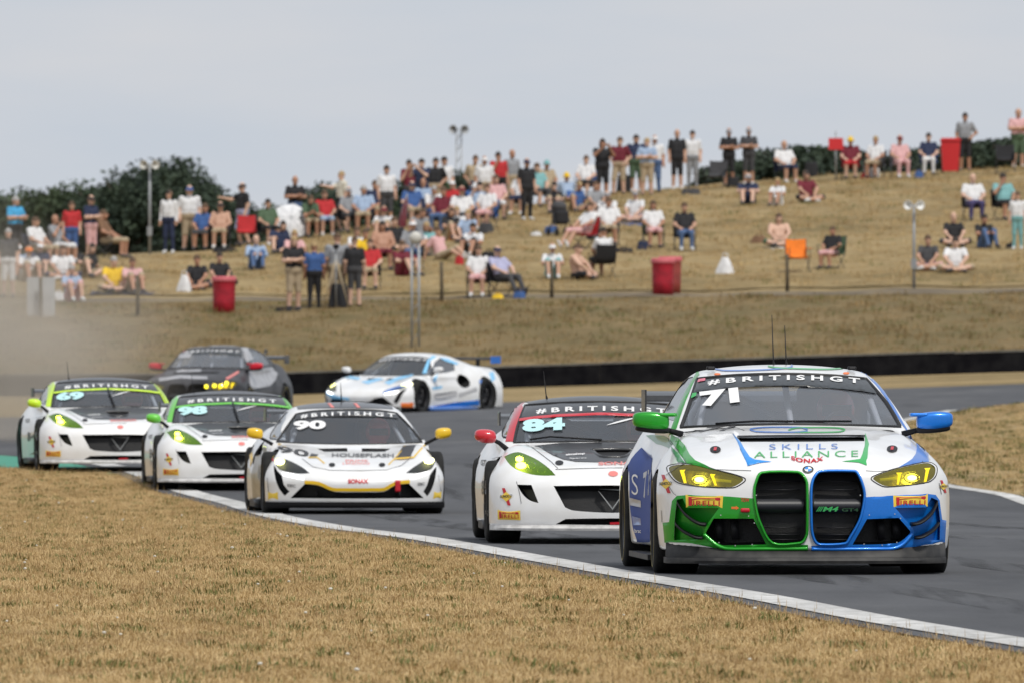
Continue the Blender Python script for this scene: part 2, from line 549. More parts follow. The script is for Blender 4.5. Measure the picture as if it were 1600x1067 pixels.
def ramp_mat(name, cols, scale=(1, 1, 1), rough=.95, detail=6, nscale=1.0, bump=0.0, bdist=.02, fine=None, spec=.2, mid=None):
    m = bpy.data.materials.new(name); m.use_nodes = True
    n = m.node_tree; bs = n.nodes['Principled BSDF']; bs.inputs['Roughness'].default_value = rough; bs.inputs['Specular IOR Level'].default_value = spec
    tc_ = n.nodes.new('ShaderNodeTexCoord'); mp_ = n.nodes.new('ShaderNodeMapping'); mp_.inputs['Scale'].default_value = scale
    n.links.new(tc_.outputs['Object'], mp_.inputs[0])
    z1 = n.nodes.new('ShaderNodeTexNoise'); z1.inputs['Scale'].default_value = nscale; z1.inputs['Detail'].default_value = detail; z1.inputs['Roughness'].default_value = .62
    n.links.new(mp_.outputs[0], z1.inputs['Vector'])
    r_ = n.nodes.new('ShaderNodeValToRGB')
    while len(r_.color_ramp.elements) < len(cols): r_.color_ramp.elements.new(.5)
    for e, (p_, c_) in zip(r_.color_ramp.elements, cols): e.position = p_; e.color = (*c_, 1)
    n.links.new(z1.outputs[0], r_.inputs[0])
    out = r_.outputs[0]
    if fine:
        z2 = n.nodes.new('ShaderNodeTexNoise'); z2.inputs['Scale'].default_value = fine[0]; z2.inputs['Detail'].default_value = 4; z2.inputs['Roughness'].default_value = .7
        n.links.new(tc_.outputs['Object'], z2.inputs['Vector'])
        r2 = n.nodes.new('ShaderNodeValToRGB'); r2.color_ramp.elements[0].position = .32; r2.color_ramp.elements[1].position = .68
        r2.color_ramp.elements[0].color = (*fine[1], 1); r2.color_ramp.elements[1].color = (*fine[2], 1)
        n.links.new(z2.outputs[0], r2.inputs[0])
        mx_ = n.nodes.new('ShaderNodeMix'); mx_.data_type = 'RGBA'; mx_.blend_type = 'MULTIPLY'; mx_.inputs[0].default_value = 1.0
        n.links.new(out, mx_.inputs[6]); n.links.new(r2.outputs[0], mx_.inputs[7]); out = mx_.outputs[2]
    if mid:
        mq = n.nodes.new('ShaderNodeMapping'); mq.inputs['Scale'].default_value = mid[0]; n.links.new(tc_.outputs['Object'], mq.inputs[0])
        z4 = n.nodes.new('ShaderNodeTexNoise'); z4.inputs['Scale'].default_value = 1.0; z4.inputs['Detail'].default_value = 5; z4.inputs['Roughness'].default_value = .6
        n.links.new(mq.outputs[0], z4.inputs['Vector'])
        r4 = n.nodes.new('ShaderNodeValToRGB'); r4.color_ramp.elements[0].position = .36; r4.color_ramp.elements[1].position = .60
        r4.color_ramp.elements[0].color = (mid[1],)*3 + (1,); r4.color_ramp.elements[1].color = (mid[2],)*3 + (1,)
        n.links.new(z4.outputs[0], r4.inputs[0])
        m4 = n.nodes.new('ShaderNodeMix'); m4.data_type = 'RGBA'; m4.blend_type = 'MULTIPLY'; m4.inputs[0].default_value = 1.0
        n.links.new(out, m4.inputs[6]); n.links.new(r4.outputs[0], m4.inputs[7]); out = m4.outputs[2]
    n.links.new(out, bs.inputs['Base Color'])
    if bump:
        z3 = n.nodes.new('ShaderNodeTexNoise'); z3.inputs['Scale'].default_value = bump[0]; z3.inputs['Detail'].default_value = 3
        n.links.new(tc_.outputs['Object'], z3.inputs['Vector'])
        bu = n.nodes.new('ShaderNodeBump'); bu.inputs['Strength'].default_value = bump[1]; bu.inputs['Distance'].default_value = bdist
        n.links.new(z3.outputs[0], bu.inputs['Height']); n.links.new(bu.outputs[0], bs.inputs['Normal'])
    MATS[name] = m
    return m
M_GRASS = ramp_mat('parched_grass', [(.28, (.145, .118, .052)), (.42, (.255, .188, .088)), (.55, (.335, .248, .122)), (.72, (.41, .313, .165))], nscale=.16, detail=9,
                   fine=(2.6, (.62, .60, .56), (1.12, 1.12, 1.12)), bump=(9.0, .6), bdist=.05)
M_GRASS_NEAR = ramp_mat('pale_straw_turf', [(.28, (.24, .165, .075)), (.45, (.39, .275, .13)), (.7, (.55, .41, .22))], scale=(1, .4, 1), nscale=1.6, detail=8, fine=(14., (.6, .58, .55), (1.1, 1.1, 1.1)), bump=(30.0, .6), bdist=.03)
M_GRASS_LOW = ramp_mat('olive_turf', [(.30, (.135, .110, .048)), (.45, (.175, .132, .062)), (.6, (.215, .155, .075)), (.75, (.26, .19, .10))], scale=(1, .5, 1), nscale=.5, detail=7, fine=(3., (.7, .7, .66), (1.1, 1.1, 1.1)), bump=(9.0, .5), bdist=.05)
M_TARMAC = ramp_mat('worn_tarmac', [(.3, (.050, .052, .058)), (.46, (.074, .076, .083)), (.58, (.080, .082, .088)), (.72, (.108, .108, .112))], scale=(1.1, .12, 1), nscale=.9, detail=7, rough=.82,
                    fine=(55.0, (.78, .78, .78), (1.2, 1.2, 1.2)), bump=(160.0, .35), bdist=.006, spec=.35, mid=((.45, .16, 1), .80, 1.06))
M_LINE = ramp_mat('track_line_paint', [(.30, (.30, .30, .29)), (.43, (.58, .58, .57)), (.7, (.74, .74, .74))], scale=(2.5, .8, 1), nscale=2.4, detail=9, rough=.75, fine=(28., (.74, .72, .69), (1, 1, 1)), mid=((1.5, .12, 1), .74, 1.04))
M_RUNOFF = ramp_mat('green_runoff_paint', [(.3, (.05, .21, .15)), (.55, (.07, .28, .20)), (.75, (.13, .27, .19))], nscale=.8, rough=.8)
M_PATH = ramp_mat('trodden_path', [(.3, (.12, .098, .07)), (.5, (.165, .132, .09)), (.72, (.26, .205, .12))], nscale=.6, rough=.95, detail=6)

Ds = np.concatenate([np.arange(5, 60, 5), np.arange(60, 200, 1.0), np.arange(200, 322, 2.0), np.arange(322, 480, 1.5), np.arange(480, 700, 12), np.geomspace(700, 9000, 22)])
Xh = np.concatenate([np.arange(0, 26, .8), np.geomspace(27, 6000, 26)])
Xs = np.concatenate([-Xh[::-1][:-1], Xh])
GX, GD = np.meshgrid(Xs, Ds)
GZ = ground_z(GX, GD)
nx_ = len(Xs)
i_ = np.arange(len(Ds)-1)[:, None]*nx_ + np.arange(nx_-1)[None]
Qg = np.stack([i_, i_+1, i_+nx_+1, i_+nx_], -1).reshape(-1, 4)
go = link('ground', np_mesh('ground', np.stack([GX, GD, GZ], -1).reshape(-1, 3), Qg), M_GRASS)
tag(go, 'parched straw coloured grass ground rising to a bank', 'ground', kind='structure')

# track edges in plan (X, distance)
edge_px = [(1600, 1025), (1300, 975), (1100, 935), (900, 900), (700, 862), (500, 830), (340, 795), (245, 768)]
outer = [(9.5, 8), (6.0, 36), (3.6, 58)] + [(on_ground(*p).x, on_ground(*p).y) for p in edge_px] + [(on_ground(182, 742).x, on_ground(182, 742).y), (-6.4, 186), (-9, 200), (-13, 218), (-15, 240), (-12.5, 262), (-6, 276), (2, 282), (10, 285.5), (24, 292), (60, 312)]
inner = [(20, 8), (15.5, 36), (11.0, 66), (8.3, 95), (6.4, 120), (on_ground(1600, 777).x, on_ground(1600, 777).y), (on_ground(1480, 755).x, on_ground(1480, 755).y), (5.2, 190), (5.25, 206), (5.9, 223), (7.3, 240), (9.5, 252.5), (16, 261), (28, 269), (60, 286)]
outer = smooth_poly(outer, 8, (), False); inner = smooth_poly(inner, 8, (), False)
def sheet(name, poly, off, m, step=(1.5, 2.0), parent=None):
    a = np.array(poly); vs = [Vector(p) for p in a]; ins = []
    for X in np.arange(a[:, 0].min(), a[:, 0].max(), step[0]):
        for Y in np.arange(a[:, 1].min(), a[:, 1].max(), step[1]):
            if _inside(a, X, Y): ins.append(Vector((X, Y)))
    r_ = delaunay_2d_cdt(vs + ins, [], [list(range(len(vs)))], 1, 1e-5)
    V = [(p.x, p.y, gz(p.x, p.y) + off) for p in r_[0]]
    F = []
    for f in r_[2]:
        (ax, ay), (bx, by), (qx, qy) = r_[0][f[0]], r_[0][f[1]], r_[0][f[2]]
        F.append(tuple(f) if (bx-ax)*(qy-ay) - (by-ay)*(qx-ax) > 0 else tuple(reversed(f)))
    return obj(name, (V, F), m, parent)
tr = sheet('track', outer + inner[::-1], .012, M_TARMAC)
tag(tr, 'grey tarmac race track curving away', 'track', kind='structure')
def band(name, line, w0, w1, off, m, d0, d1):
    """strip beside a plan line, w0..w1 to its right-hand side (towards the track)"""
    pts = [np.array(p) for p in line if d0 <= p[1] <= d1]; V, F = [], []
    for i, p in enumerate(pts):
        t = pts[min(i+1, len(pts)-1)] - pts[max(i-1, 0)]; t = t/np.linalg.norm(t); n_ = np.array([t[1], -t[0]])
        for w_ in (w0, (w0+w1)/2, w1):
            q = p + n_*w_; V.append((q[0], q[1], gz(*q) + off))
    for i in range(len(pts)-1):
        for j in range(2): F.append((i*3+j, i*3+j+1, i*3+3+j+1, i*3+3+j))
    return obj(name, (V, F), m)
ln = band('track_line', outer, .16, .46, .018, M_LINE, 30, 180)
tag(ln, 'white painted edge line beside the near grass', 'line', kind='structure')
ln = band('track_line', inner, -.04, -.26, .018, M_LINE, 30, 245)
tag(ln, 'white painted edge line round the inside of the bend', 'line', kind='structure')
M_RUB = bpy.data.materials.new('rubber_film'); M_RUB.use_nodes = True; n_ = M_RUB.node_tree
bs_ = n_.nodes['Principled BSDF']; bs_.inputs['Base Color'].default_value = (.030, .030, .032, 1); bs_.inputs['Roughness'].default_value = .7
tq = n_.nodes.new('ShaderNodeTexCoord'); mq_ = n_.nodes.new('ShaderNodeMapping'); mq_.inputs['Scale'].default_value = (5, .14, 1); zq = n_.nodes.new('ShaderNodeTexNoise'); zq.inputs['Scale'].default_value = 1.0; zq.inputs['Detail'].default_value = 6
rq = n_.nodes.new('ShaderNodeMapRange'); rq.inputs['From Min'].default_value = .42; rq.inputs['From Max'].default_value = .72; rq.inputs['To Max'].default_value = .75
n_.links.new(tq.outputs['Object'], mq_.inputs[0]); n_.links.new(mq_.outputs[0], zq.inputs['Vector']); n_.links.new(zq.outputs[0], rq.inputs['Value']); n_.links.new(rq.outputs[0], bs_.inputs['Alpha'])
for w0, w1, a0, a1 in ((1.25, 1.75, 40, 182), (2.95, 3.4, 40, 182), (4.6, 4.95, 70, 178), (6.1, 6.4, 90, 178)):
    tag(band('rubber_streak', outer, w0, w1, .0165, M_RUB, a0, a1), 'dark rubber laid along the racing line', 'tyre mark', kind='structure')
rf = sheet('runoff', [(-4.05, 162.5), (-4.5, 170), (-4.8, 175), (-6.2, 186), (-9, 199), (-12, 212), (-24, 214), (-24, 176), (-6.6, 173.2), (-5.3, 172), (-4.45, 166.5)], .008, M_RUNOFF, (1.0, 2.0))
tag(rf, 'green painted run-off strip outside the bend', 'runoff', kind='structure')
pth = obj('path', (lambda xs_: ([(x, d, gz(x, d) + .02) for x in xs_ for d in (348.0, 349.3, 350.6)], [(i*3+j, i*3+3+j, i*3+4+j, i*3+1+j) for i in range(len(xs_)-1) for j in (0, 1)]))(list(np.arange(-60, 60, .8))), M_PATH)
tag(pth, 'narrow trodden footpath along the bank', 'path', kind='structure')

# ------------------------------------------------------------------ standing grass as instanced tufts
def tuft(name, n, h, spread, lean, wdt, m, seed, heads=False):
    rg = random.Random(seed); V, F = [], []
    for i in range(n):
        a = rg.random()*6.283; r_ = spread*math.sqrt(rg.random()); x, y = r_*math.cos(a), r_*math.sin(a)
        b_ = rg.random()*6.283; l_ = lean*rg.random(); hh = h*(.45 + .75*rg.random()); w_ = wdt*(.6+.8*rg.random())
        dx, dy = math.cos(b_)*l_*hh, math.sin(b_)*l_*hh; wx, wy = -math.sin(b_)*w_, math.cos(b_)*w_
        k = len(V)
        V += [(x-wx, y-wy, -.01), (x+wx, y+wy, -.01), (x+dx*.4+wx*.8, y+dy*.4+wy*.8, hh*.6), (x+dx*.4-wx*.8, y+dy*.4-wy*.8, hh*.6), (x+dx, y+dy, hh)]
        F += [(k, k+1, k+2, k+3), (k+3, k+2, k+4)]
        if heads and i % 3 == 0:
            k = len(V); s_ = w_*2.2
            V += [(x+dx-s_, y+dy, hh-.02), (x+dx+s_, y+dy, hh-.02), (x+dx, y+dy, hh+.03), (x+dx, y+dy-s_, hh-.02), (x+dx, y+dy+s_, hh-.02)]
            F += [(k, k+1, k+2), (k+3, k+4, k+2)]
    o = bpy.data.objects.new(name, md_mesh(name, V, F, False)); o.data.materials.append(m)
    return o
def blade_mat(name, c1, c2):
    m = bpy.data.materials.new(name); m.use_nodes = True; n = m.node_tree; bs = n.nodes['Principled BSDF']
    bs.inputs['Roughness'].default_value = .8; bs.inputs['Specular IOR Level'].default_value = .25
    oi = n.nodes.new('ShaderNodeObjectInfo'); mx_ = n.nodes.new('ShaderNodeMix'); mx_.data_type = 'RGBA'
    mx_.inputs[6].default_value = (*c1, 1); mx_.inputs[7].default_value = (*c2, 1)
    zz = n.nodes.new('ShaderNodeTexNoise'); zz.inputs['Scale'].default_value = 1.1; zz.inputs['Detail'].default_value = 7; zz.inputs['Roughness'].default_value = .65
    mpp = n.nodes.new('ShaderNodeMapping'); mpp.inputs['Scale'].default_value = (1, .35, 1)
    n.links.new(oi.outputs['Location'], mpp.inputs[0]); n.links.new(mpp.outputs[0], zz.inputs['Vector'])
    rr = n.nodes.new('ShaderNodeMapRange'); rr.inputs['From Min'].default_value = .36; rr.inputs['From Max'].default_value = .64
    n.links.new(zz.outputs[0], rr.inputs['Value'])
    av = n.nodes.new('ShaderNodeMix'); av.data_type = 'FLOAT'; av.inputs[0].default_value = .35
    n.links.new(rr.outputs[0], av.inputs[2]); n.links.new(oi.outputs['Random'], av.inputs[3])
    n.links.new(av.outputs[0], mx_.inputs[0]); n.links.new(mx_.outputs[2], bs.inputs['Base Color'])
    return m
MB1 = blade_mat('straw_blades', (.40, .28, .125), (.63, .47, .25)); MB2 = blade_mat('brown_blades', (.25, .162, .076), (.46, .32, .155))
MB5 = blade_mat('bank_straw_blades', (.34, .228, .098), (.53, .388, .195)); MB6 = blade_mat('bank_brown_blades', (.215, .138, .058), (.38, .258, .115)); MB7 = blade_mat('bank_dull_blades', (.17, .122, .052), (.27, .19, .09))
MB3 = blade_mat('green_blades', (.09, .11, .03), (.18, .17, .055)); MB4 = blade_mat('pale_flowers', (.55, .54, .48), (.66, .64, .58))
def scatter(name, surf_poly, density, tufts, smin_, smax_, seed, label, step=(1.5, 2.0), off=.004, m=None):
    o = sheet(name, surf_poly, off, m or M_GRASS, step)
    tag(o, label, 'grass', kind='stuff')
    ng = bpy.data.node_groups.new(name, 'GeometryNodeTree')
    ng.interface.new_socket('Geometry', in_out='INPUT', socket_type='NodeSocketGeometry')
    ng.interface.new_socket('Geometry', in_out='OUTPUT', socket_type='NodeSocketGeometry')
    gi = ng.nodes.new('NodeGroupInput'); gq = ng.nodes.new('NodeGroupOutput'); jn = ng.nodes.new('GeometryNodeJoinGeometry')
    ng.links.new(gi.outputs[0], jn.inputs[0])
    for i, (tf, share) in enumerate(tufts):
        ds = ng.nodes.new('GeometryNodeDistributePointsOnFaces'); ds.inputs['Density'].default_value = density*share; ds.inputs['Seed'].default_value = seed + i
        oi = ng.nodes.new('GeometryNodeObjectInfo'); oi.inputs['Object'].default_value = tf; oi.inputs['As Instance'].default_value = True
        ip = ng.nodes.new('GeometryNodeInstanceOnPoints')
        rv = ng.nodes.new('FunctionNodeRandomValue'); rv.data_type = 'FLOAT_VECTOR'; rv.inputs[0].default_value = (-.12, -.12, 0); rv.inputs[1].default_value = (.12, .12, 6.283)
        rs = ng.nodes.new('FunctionNodeRandomValue'); rs.data_type = 'FLOAT'; rs.inputs[2].default_value = smin_; rs.inputs[3].default_value = smax_
        ng.links.new(gi.outputs[0], ds.inputs[0]); ng.links.new(ds.outputs['Points'], ip.inputs['Points']); ng.links.new(oi.outputs['Geometry'], ip.inputs['Instance'])
        ng.links.new(rv.outputs[0], ip.inputs['Rotation']); ng.links.new(rs.outputs[1], ip.inputs['Scale']); ng.links.new(ip.outputs[0], jn.inputs[0])
    ng.links.new(jn.outputs[0], gq.inputs[0])
    md_ = o.modifiers.new('tufts', 'NODES'); md_.node_group = ng
    return o
t1 = tuft('straw_tuft', 34, .024, .13, 3.2, .0016, MB1, 1); t2 = tuft('brown_tuft', 30, .021, .13, 3.0, .0016, MB2, 2)
t3 = tuft('tall_straw_tuft', 6, .058, .10, 1.5, .0009, MB1, 3, True); t4 = tuft('green_tuft', 26, .035, .09, 1.1, .004, MB3, 4); t5 = bpy.data.objects.new('flower_head', md_mesh('flower_head', *join(*[sphere_md((x_, y_, z_), (.011, .011, .007), 6, 4) for x_, y_, z_ in ((0, 0, .05),)]))); t5.data.materials.append(MB4)
t6 = tuft('tall_brown_tuft', 5, .055, .10, 1.4, .0010, MB2, 6, True)
near_poly = [(p[0] - .03, p[1]) for p in outer if 56 <= p[1] <= 161] + [(-4.35, 166.4), (-5.3, 171.9), (-6.6, 173), (-13, 175), (-13, 120), (-10, 56)]
scatter('near_grass', near_poly, 105, [(t1, .52), (t2, .28), (t3, .085), (t6, .06), (t4, .04), (t5, .0016)], .5, 1.25, 11, 'long parched grass with seed heads beside the track', m=M_GRASS_NEAR)
in_poly = [(p[0] + .05, p[1]) for p in inner if 136 <= p[1] <= 254] + [(16, 262.5), (16, 136)]
scatter('infield_grass', in_poly, 13, [(t1, .55), (t2, .27), (t3, .06), (t4, .10)], .8, 1.7, 31, 'short dry grass inside the bend', m=M_GRASS)
u1 = tuft('bank_straw_tuft', 30, .09, .30, .8, .006, MB5, 7); u2 = tuft('bank_brown_tuft', 26, .08, .30, .8, .006, MB6, 8); u3 = tuft('bank_green_tuft', 26, .08, .30, .8, .006, MB3, 9)
u4 = tuft('lower_dull_tuft', 30, .09, .30, .8, .006, MB7, 12)
bank_poly = [(-20, 322.5), (22, 322.5), (23, 347), (-20, 347)]
scatter('lower_bank_grass', bank_poly, 2.6, [(u4, .42), (u2, .30), (u3, .28)], .8, 1.6, 51, 'dry tussocky grass between barrier and footpath', (1, 1), .05, M_GRASS_LOW)
bank2 = [(-20, 352), (23, 352), (24, 425), (10, 430), (4, 424), (-4, 396), (-9, 378), (-20, 372)]
scatter('upper_bank_grass', bank2, 1.5, [(u1, .52), (u2, .30), (u3, .18)], .7, 1.4, 71, 'trampled dry grass on the spectator bank', (1, 1.5), .03)

# ------------------------------------------------------------------ black barrier
bar = empty('track_barrier', (0, 318, 0))
tag(bar, 'long low black rubber faced barrier below the spectator bank', 'barrier')
M_BELT = mat('black_rubber_belt', (.005, .005, .007), .9, spec=.08, var=.5, vs=3, col2=(.014, .014, .016))
M_BTOP = mat('barrier_capping', (.16, .16, .155), .7, var=.4, vs=4)
bx_ = np.arange(-46, 46, 4.0)
for k, x in enumerate(bx_):
    V, F = [], []
    for i in range(9):
        X = x + .002 + (3.996)*i/8; D = 318 + .25*math.sin(X*.22); g = gz(X, D)
        V += [(X, D-318, g - .05), (X, D-318-.02, g + .47 + .01*math.sin(k*2.1)), (X, D-318+.55, g + .47 + .01*math.sin(k*2.1)), (X, D-318+.55, g - .05)]
    for i in range(8):
        for j in range(4): F.append((i*4+j, i*4+(j+1) % 4, i*4+4+(j+1) % 4, i*4+4+j))
    F += [(0, 3, 2, 1), (32, 33, 34, 35)]
    obj('belt_panel', (V, F), M_BELT, bar, False)
    V = [(p[0], p[1] + (-.015 if j in (0, 1) else .015), p[2]) for p, j in [((V[i*4+1][0], V[i*4+1][1], V[i*4+1][2] + .003), 0) for i in range(9)] + [((V[i*4+2][0], V[i*4+2][1], V[i*4+2][2] + .003), 2) for i in range(9)]]
    V += [(p[0], p[1], p[2] + .035) for p in V]
    F = []
    for i in range(8): F += [(i, i+1, i+10, i+9), (18+i, 27+i, 28+i, 19+i), (i, 18+i, 19+i, i+1), (9+i, 10+i, 28+i, 27+i)]
    obj('capping', (V, F), M_BTOP, bar, False)

# ------------------------------------------------------------------ trees and hedges behind the bank
M_BARK = mat('bark', (.07, .055, .04), .9, var=.4, vs=6)
def leaf_mat(name, c1, c2):
    m = bpy.data.materials.new(name); m.use_nodes = True; n = m.node_tree; bs = n.nodes['Principled BSDF']
    bs.inputs['Roughness'].default_value = .7; bs.inputs['Specular IOR Level'].default_value = .2
    tc_ = n.nodes.new('ShaderNodeTexCoord'); z = n.nodes.new('ShaderNodeTexNoise'); z.inputs['Scale'].default_value = 1.1; z.inputs['Detail'].default_value = 4
    r_ = n.nodes.new('ShaderNodeValToRGB'); r_.color_ramp.elements[0].position = .35; r_.color_ramp.elements[1].position = .68
    r_.color_ramp.elements[0].color = (*c1, 1); r_.color_ramp.elements[1].color = (*c2, 1)
    n.links.new(tc_.outputs['Object'], z.inputs['Vector']); n.links.new(z.outputs[0], r_.inputs[0]); n.links.new(r_.outputs[0], bs.inputs['Base Color'])
    return m
L1 = leaf_mat('dark_leaves', (.026, .040, .029), (.056, .078, .048)); L2 = leaf_mat('mid_leaves', (.036, .055, .030), (.070, .096, .050)); L3 = leaf_mat('grey_leaves', (.042, .058, .044), (.080, .100, .070))
def tree(name, px, py_top, d, wid, label, lm, seed, cat='tree', n=2600, base=None, group='trees and bushes beyond the bank', flat=.5, leaf=.11):
    rg = np.random.default_rng(seed); X = (px - CX)/FPX*d; z0 = gz(X, d) - .2 if base is None else base
    top = HC - (py_top - YH)/FPX*d; H = top - z0
    root = empty(name, (X, d, z0)); tag(root, label, cat, group)
    tk = [(0, 0, 0), (.05*H*.2, 0, H*.3), (-.03*H, .02*H, H*.55), (.02*H, 0, H*.85)]
    parts = [tube(tk, [.045*H*.6+.05, .035*H*.6+.04, .02*H+.02, .01*H], 8)]
    for i in range(7):
        a = rg.random()*6.28; h0 = H*(.25 + .4*rg.random()); r_ = wid*(.3 + .5*rg.random())
        parts.append(tube([(0, 0, h0), (math.cos(a)*r_*.5, math.sin(a)*r_*.5, h0 + H*.12), (math.cos(a)*r_, math.sin(a)*r_, h0 + H*.28)], [.018*H+.02, .012*H+.01, .006*H], 6))
    obj('trunk', join(*parts), M_BARK, root)
    n = int(n*8); nb = int(20 + wid*9); cen = []
    for i in range(nb):
        a = rg.random()*6.283; u = math.sqrt(rg.random()); hh = rg.random()
        rr = wid*(.95 - .55*hh**1.6)*u
        cen.append((math.cos(a)*rr, math.sin(a)*rr*.8, H*(.10 + .76*hh), H*(.09 + .08*rg.random()) + .15))
    cen = np.array(cen)
    k = rg.integers(0, nb, n); c = cen[k]
    dv = rg.normal(size=(n, 3)); dv /= np.linalg.norm(dv, axis=1)[:, None]
    rad = c[:, 3]*(.25 + .78*rg.random(n)**.5) * np.clip(1 + .15*rg.normal(size=n), .7, 1.15)
    p = c[:, :3] + dv*rad[:, None]*np.array([1.15, 1.15, .85])
    p[:, 2] = np.clip(p[:, 2], .04*H, H*1.01)
    s = leaf*(.5 + .9*rg.random(n))
    t = rg.normal(size=(n, 3)); t /= np.linalg.norm(t, axis=1)[:, None]
    q = np.cross(t, rg.normal(size=(n, 3))); q /= np.linalg.norm(q, axis=1)[:, None]
    V = np.stack([p - t*s[:, None], p + q*s[:, None]*.55, p + t*s[:, None], p - q*s[:, None]*.55], 1).reshape(-1, 3)
    F = np.arange(4*n).reshape(-1, 4)
    link('crown', np_mesh('crown', V, F, False), lm, root)
    return root
for a in [('oak_tree', 205, 262, 560, 2.6, 'broad dark tree behind the loudspeaker pole with bare gaps in its crown', L1, 1, 'tree', 4200),
          ('oak_tree', 268, 240, 565, 2.3, 'tallest dark tree rising behind the person in white polo shirt', L1, 2, 'tree', 4200),
          ('oak_tree', 312, 262, 555, 1.5, 'slim dark tree leaning out beside the tallest tree', L1, 3, 'tree', 2200),
          ('hedgerow_tree', 20, 295, 600, 2.2, 'low rounded tree behind the person in bright blue jacket', L2, 4, 'tree', 3000),
          ('hedgerow_tree', 75, 288, 585, 2.0, 'mid green tree behind the person in red top', L2, 5, 'tree', 3000),
          ('hedgerow_tree', 128, 280, 575, 2.0, 'mid green tree behind the person in navy shirt and pink shorts', L2, 6, 'tree', 3000),
          ('hedgerow_tree', 168, 285, 570, 1.7, 'dark bushy tree between the low hedgerow and the broad dark tree', L1, 7, 'tree', 2600),
          ('hedgerow_tree', -45, 300, 600, 2.2, 'low tree at the end of the hedgerow', L2, 19, 'tree', 1500),
          ('bush', 365, 306, 540, 1.4, 'dark bush behind the person reaching out an arm', L1, 8, 'bush', 1800),
          ('bush', 425, 322, 545, 1.7, 'low green bush behind the white parasol', L2, 9, 'bush', 2000),
          ('bush', 490, 292, 550, 1.3, 'bush behind the person in red tee', L1, 10, 'bush', 1800),
          ('bush', 525, 275, 560, 1.0, 'upright bush behind the person in cream top', L3, 11, 'bush', 1500),
          ('bush', 590, 300, 560, 1.5, 'low bush behind the maroon folded parasol', L2, 12, 'bush', 1600),
          ('bush', 665, 268, 560, 1.4, 'rounded bush behind the person in light blue shirt', L1, 13, 'bush', 2000),
          ('bush', 718, 252, 560, 1.3, 'grey green bush under the distant loudspeaker mast', L3, 14, 'bush', 2000),
          ('bush', 768, 285, 560, 1.2, 'bush behind the person in white cap and white top', L1, 15, 'bush', 1500)]:
    tree(*a)
hx = [(1115, 262, 1.2), (1165, 246, 1.6), (1205, 234, 1.7), (1250, 230, 1.8), (1300, 226, 1.8), (1345, 236, 1.7), (1392, 238, 1.8), (1440, 232, 1.8), (1495, 230, 1.6), (1545, 218, 1.7), (1590, 216, 1.7), (1650, 222, 1.8)]
hl = ['under the empty dark grey chair', 'behind the dark grey tee wearer', 'behind the bald white tee wearer', 'beside the black backpack', 'behind the small red sign', 'behind the straw hat', 'behind the salmon pink dress', 'behind the navy top and white trousers',
      'behind the red wheeled bin', 'beside the grey tee leaning on the bin', 'behind the pink polo wearer', 'past the pink polo wearer']
for i, (x, y, wd) in enumerate(hx):
    tree('hedge_bush', x, y, 492 + 9*(i % 3), wd, 'distant dark hedge bush ' + hl[i], L1 if i % 2 else L3, 40+i, 'bush', 1300, group='bushes of the distant hedge line')

# ------------------------------------------------------------------ dust hanging over the run-off
dc_ = Vector((-9.8, 214, 1.25))
V, F = sphere_md((0, 0, 0), (1, 1, 1), 24, 14)
dust = obj('dust_cloud', (V, F), None); dust.location = dc_; dust.scale = (5.6, 16, 3.1)
tag(dust, 'pale brown dust hanging over the run-off', 'dust', kind='stuff')
dm = bpy.data.materials.new('hanging_dust'); dm.use_nodes = True; n_ = dm.node_tree; n_.nodes.clear()
out_ = n_.nodes.new('ShaderNodeOutputMaterial'); pv = n_.nodes.new('ShaderNodeVolumePrincipled')
pv.inputs['Color'].default_value = (.90, .80, .67, 1); pv.inputs['Anisotropy'].default_value = .1
tcn = n_.nodes.new('ShaderNodeTexCoord'); ln_ = n_.nodes.new('ShaderNodeVectorMath'); ln_.operation = 'LENGTH'
n_.links.new(tcn.outputs['Object'], ln_.inputs[0])
mr = n_.nodes.new('ShaderNodeMapRange'); mr.inputs['From Min'].default_value = 1.0; mr.inputs['From Max'].default_value = .15; mr.inputs['To Min'].default_value = 0; mr.inputs['To Max'].default_value = 1.0
mr.interpolation_type = 'SMOOTHSTEP'
n_.links.new(ln_.outputs['Value'], mr.inputs['Value'])
nzd = n_.nodes.new('ShaderNodeTexNoise'); nzd.inputs['Scale'].default_value = 2.3; nzd.inputs['Detail'].default_value = 4; n_.links.new(tcn.outputs['Object'], nzd.inputs['Vector'])
mm = n_.nodes.new('ShaderNodeMath'); mm.operation = 'MULTIPLY'; n_.links.new(mr.outputs[0], mm.inputs[0]); nr = n_.nodes.new('ShaderNodeMapRange'); nr.inputs['From Min'].default_value = .36; nr.inputs['From Max'].default_value = .66; n_.links.new(nzd.outputs[0], nr.inputs['Value']); n_.links.new(nr.outputs[0], mm.inputs[1])
m3 = n_.nodes.new('ShaderNodeMath'); m3.operation = 'MULTIPLY'; m3.inputs[1].default_value = .24; n_.links.new(mm.outputs[0], m3.inputs[0])
n_.links.new(m3.outputs[0], pv.inputs['Density']); n_.links.new(pv.outputs[0], out_.inputs['Volume'])
dust.data.materials.clear(); dust.data.materials.append(dm)
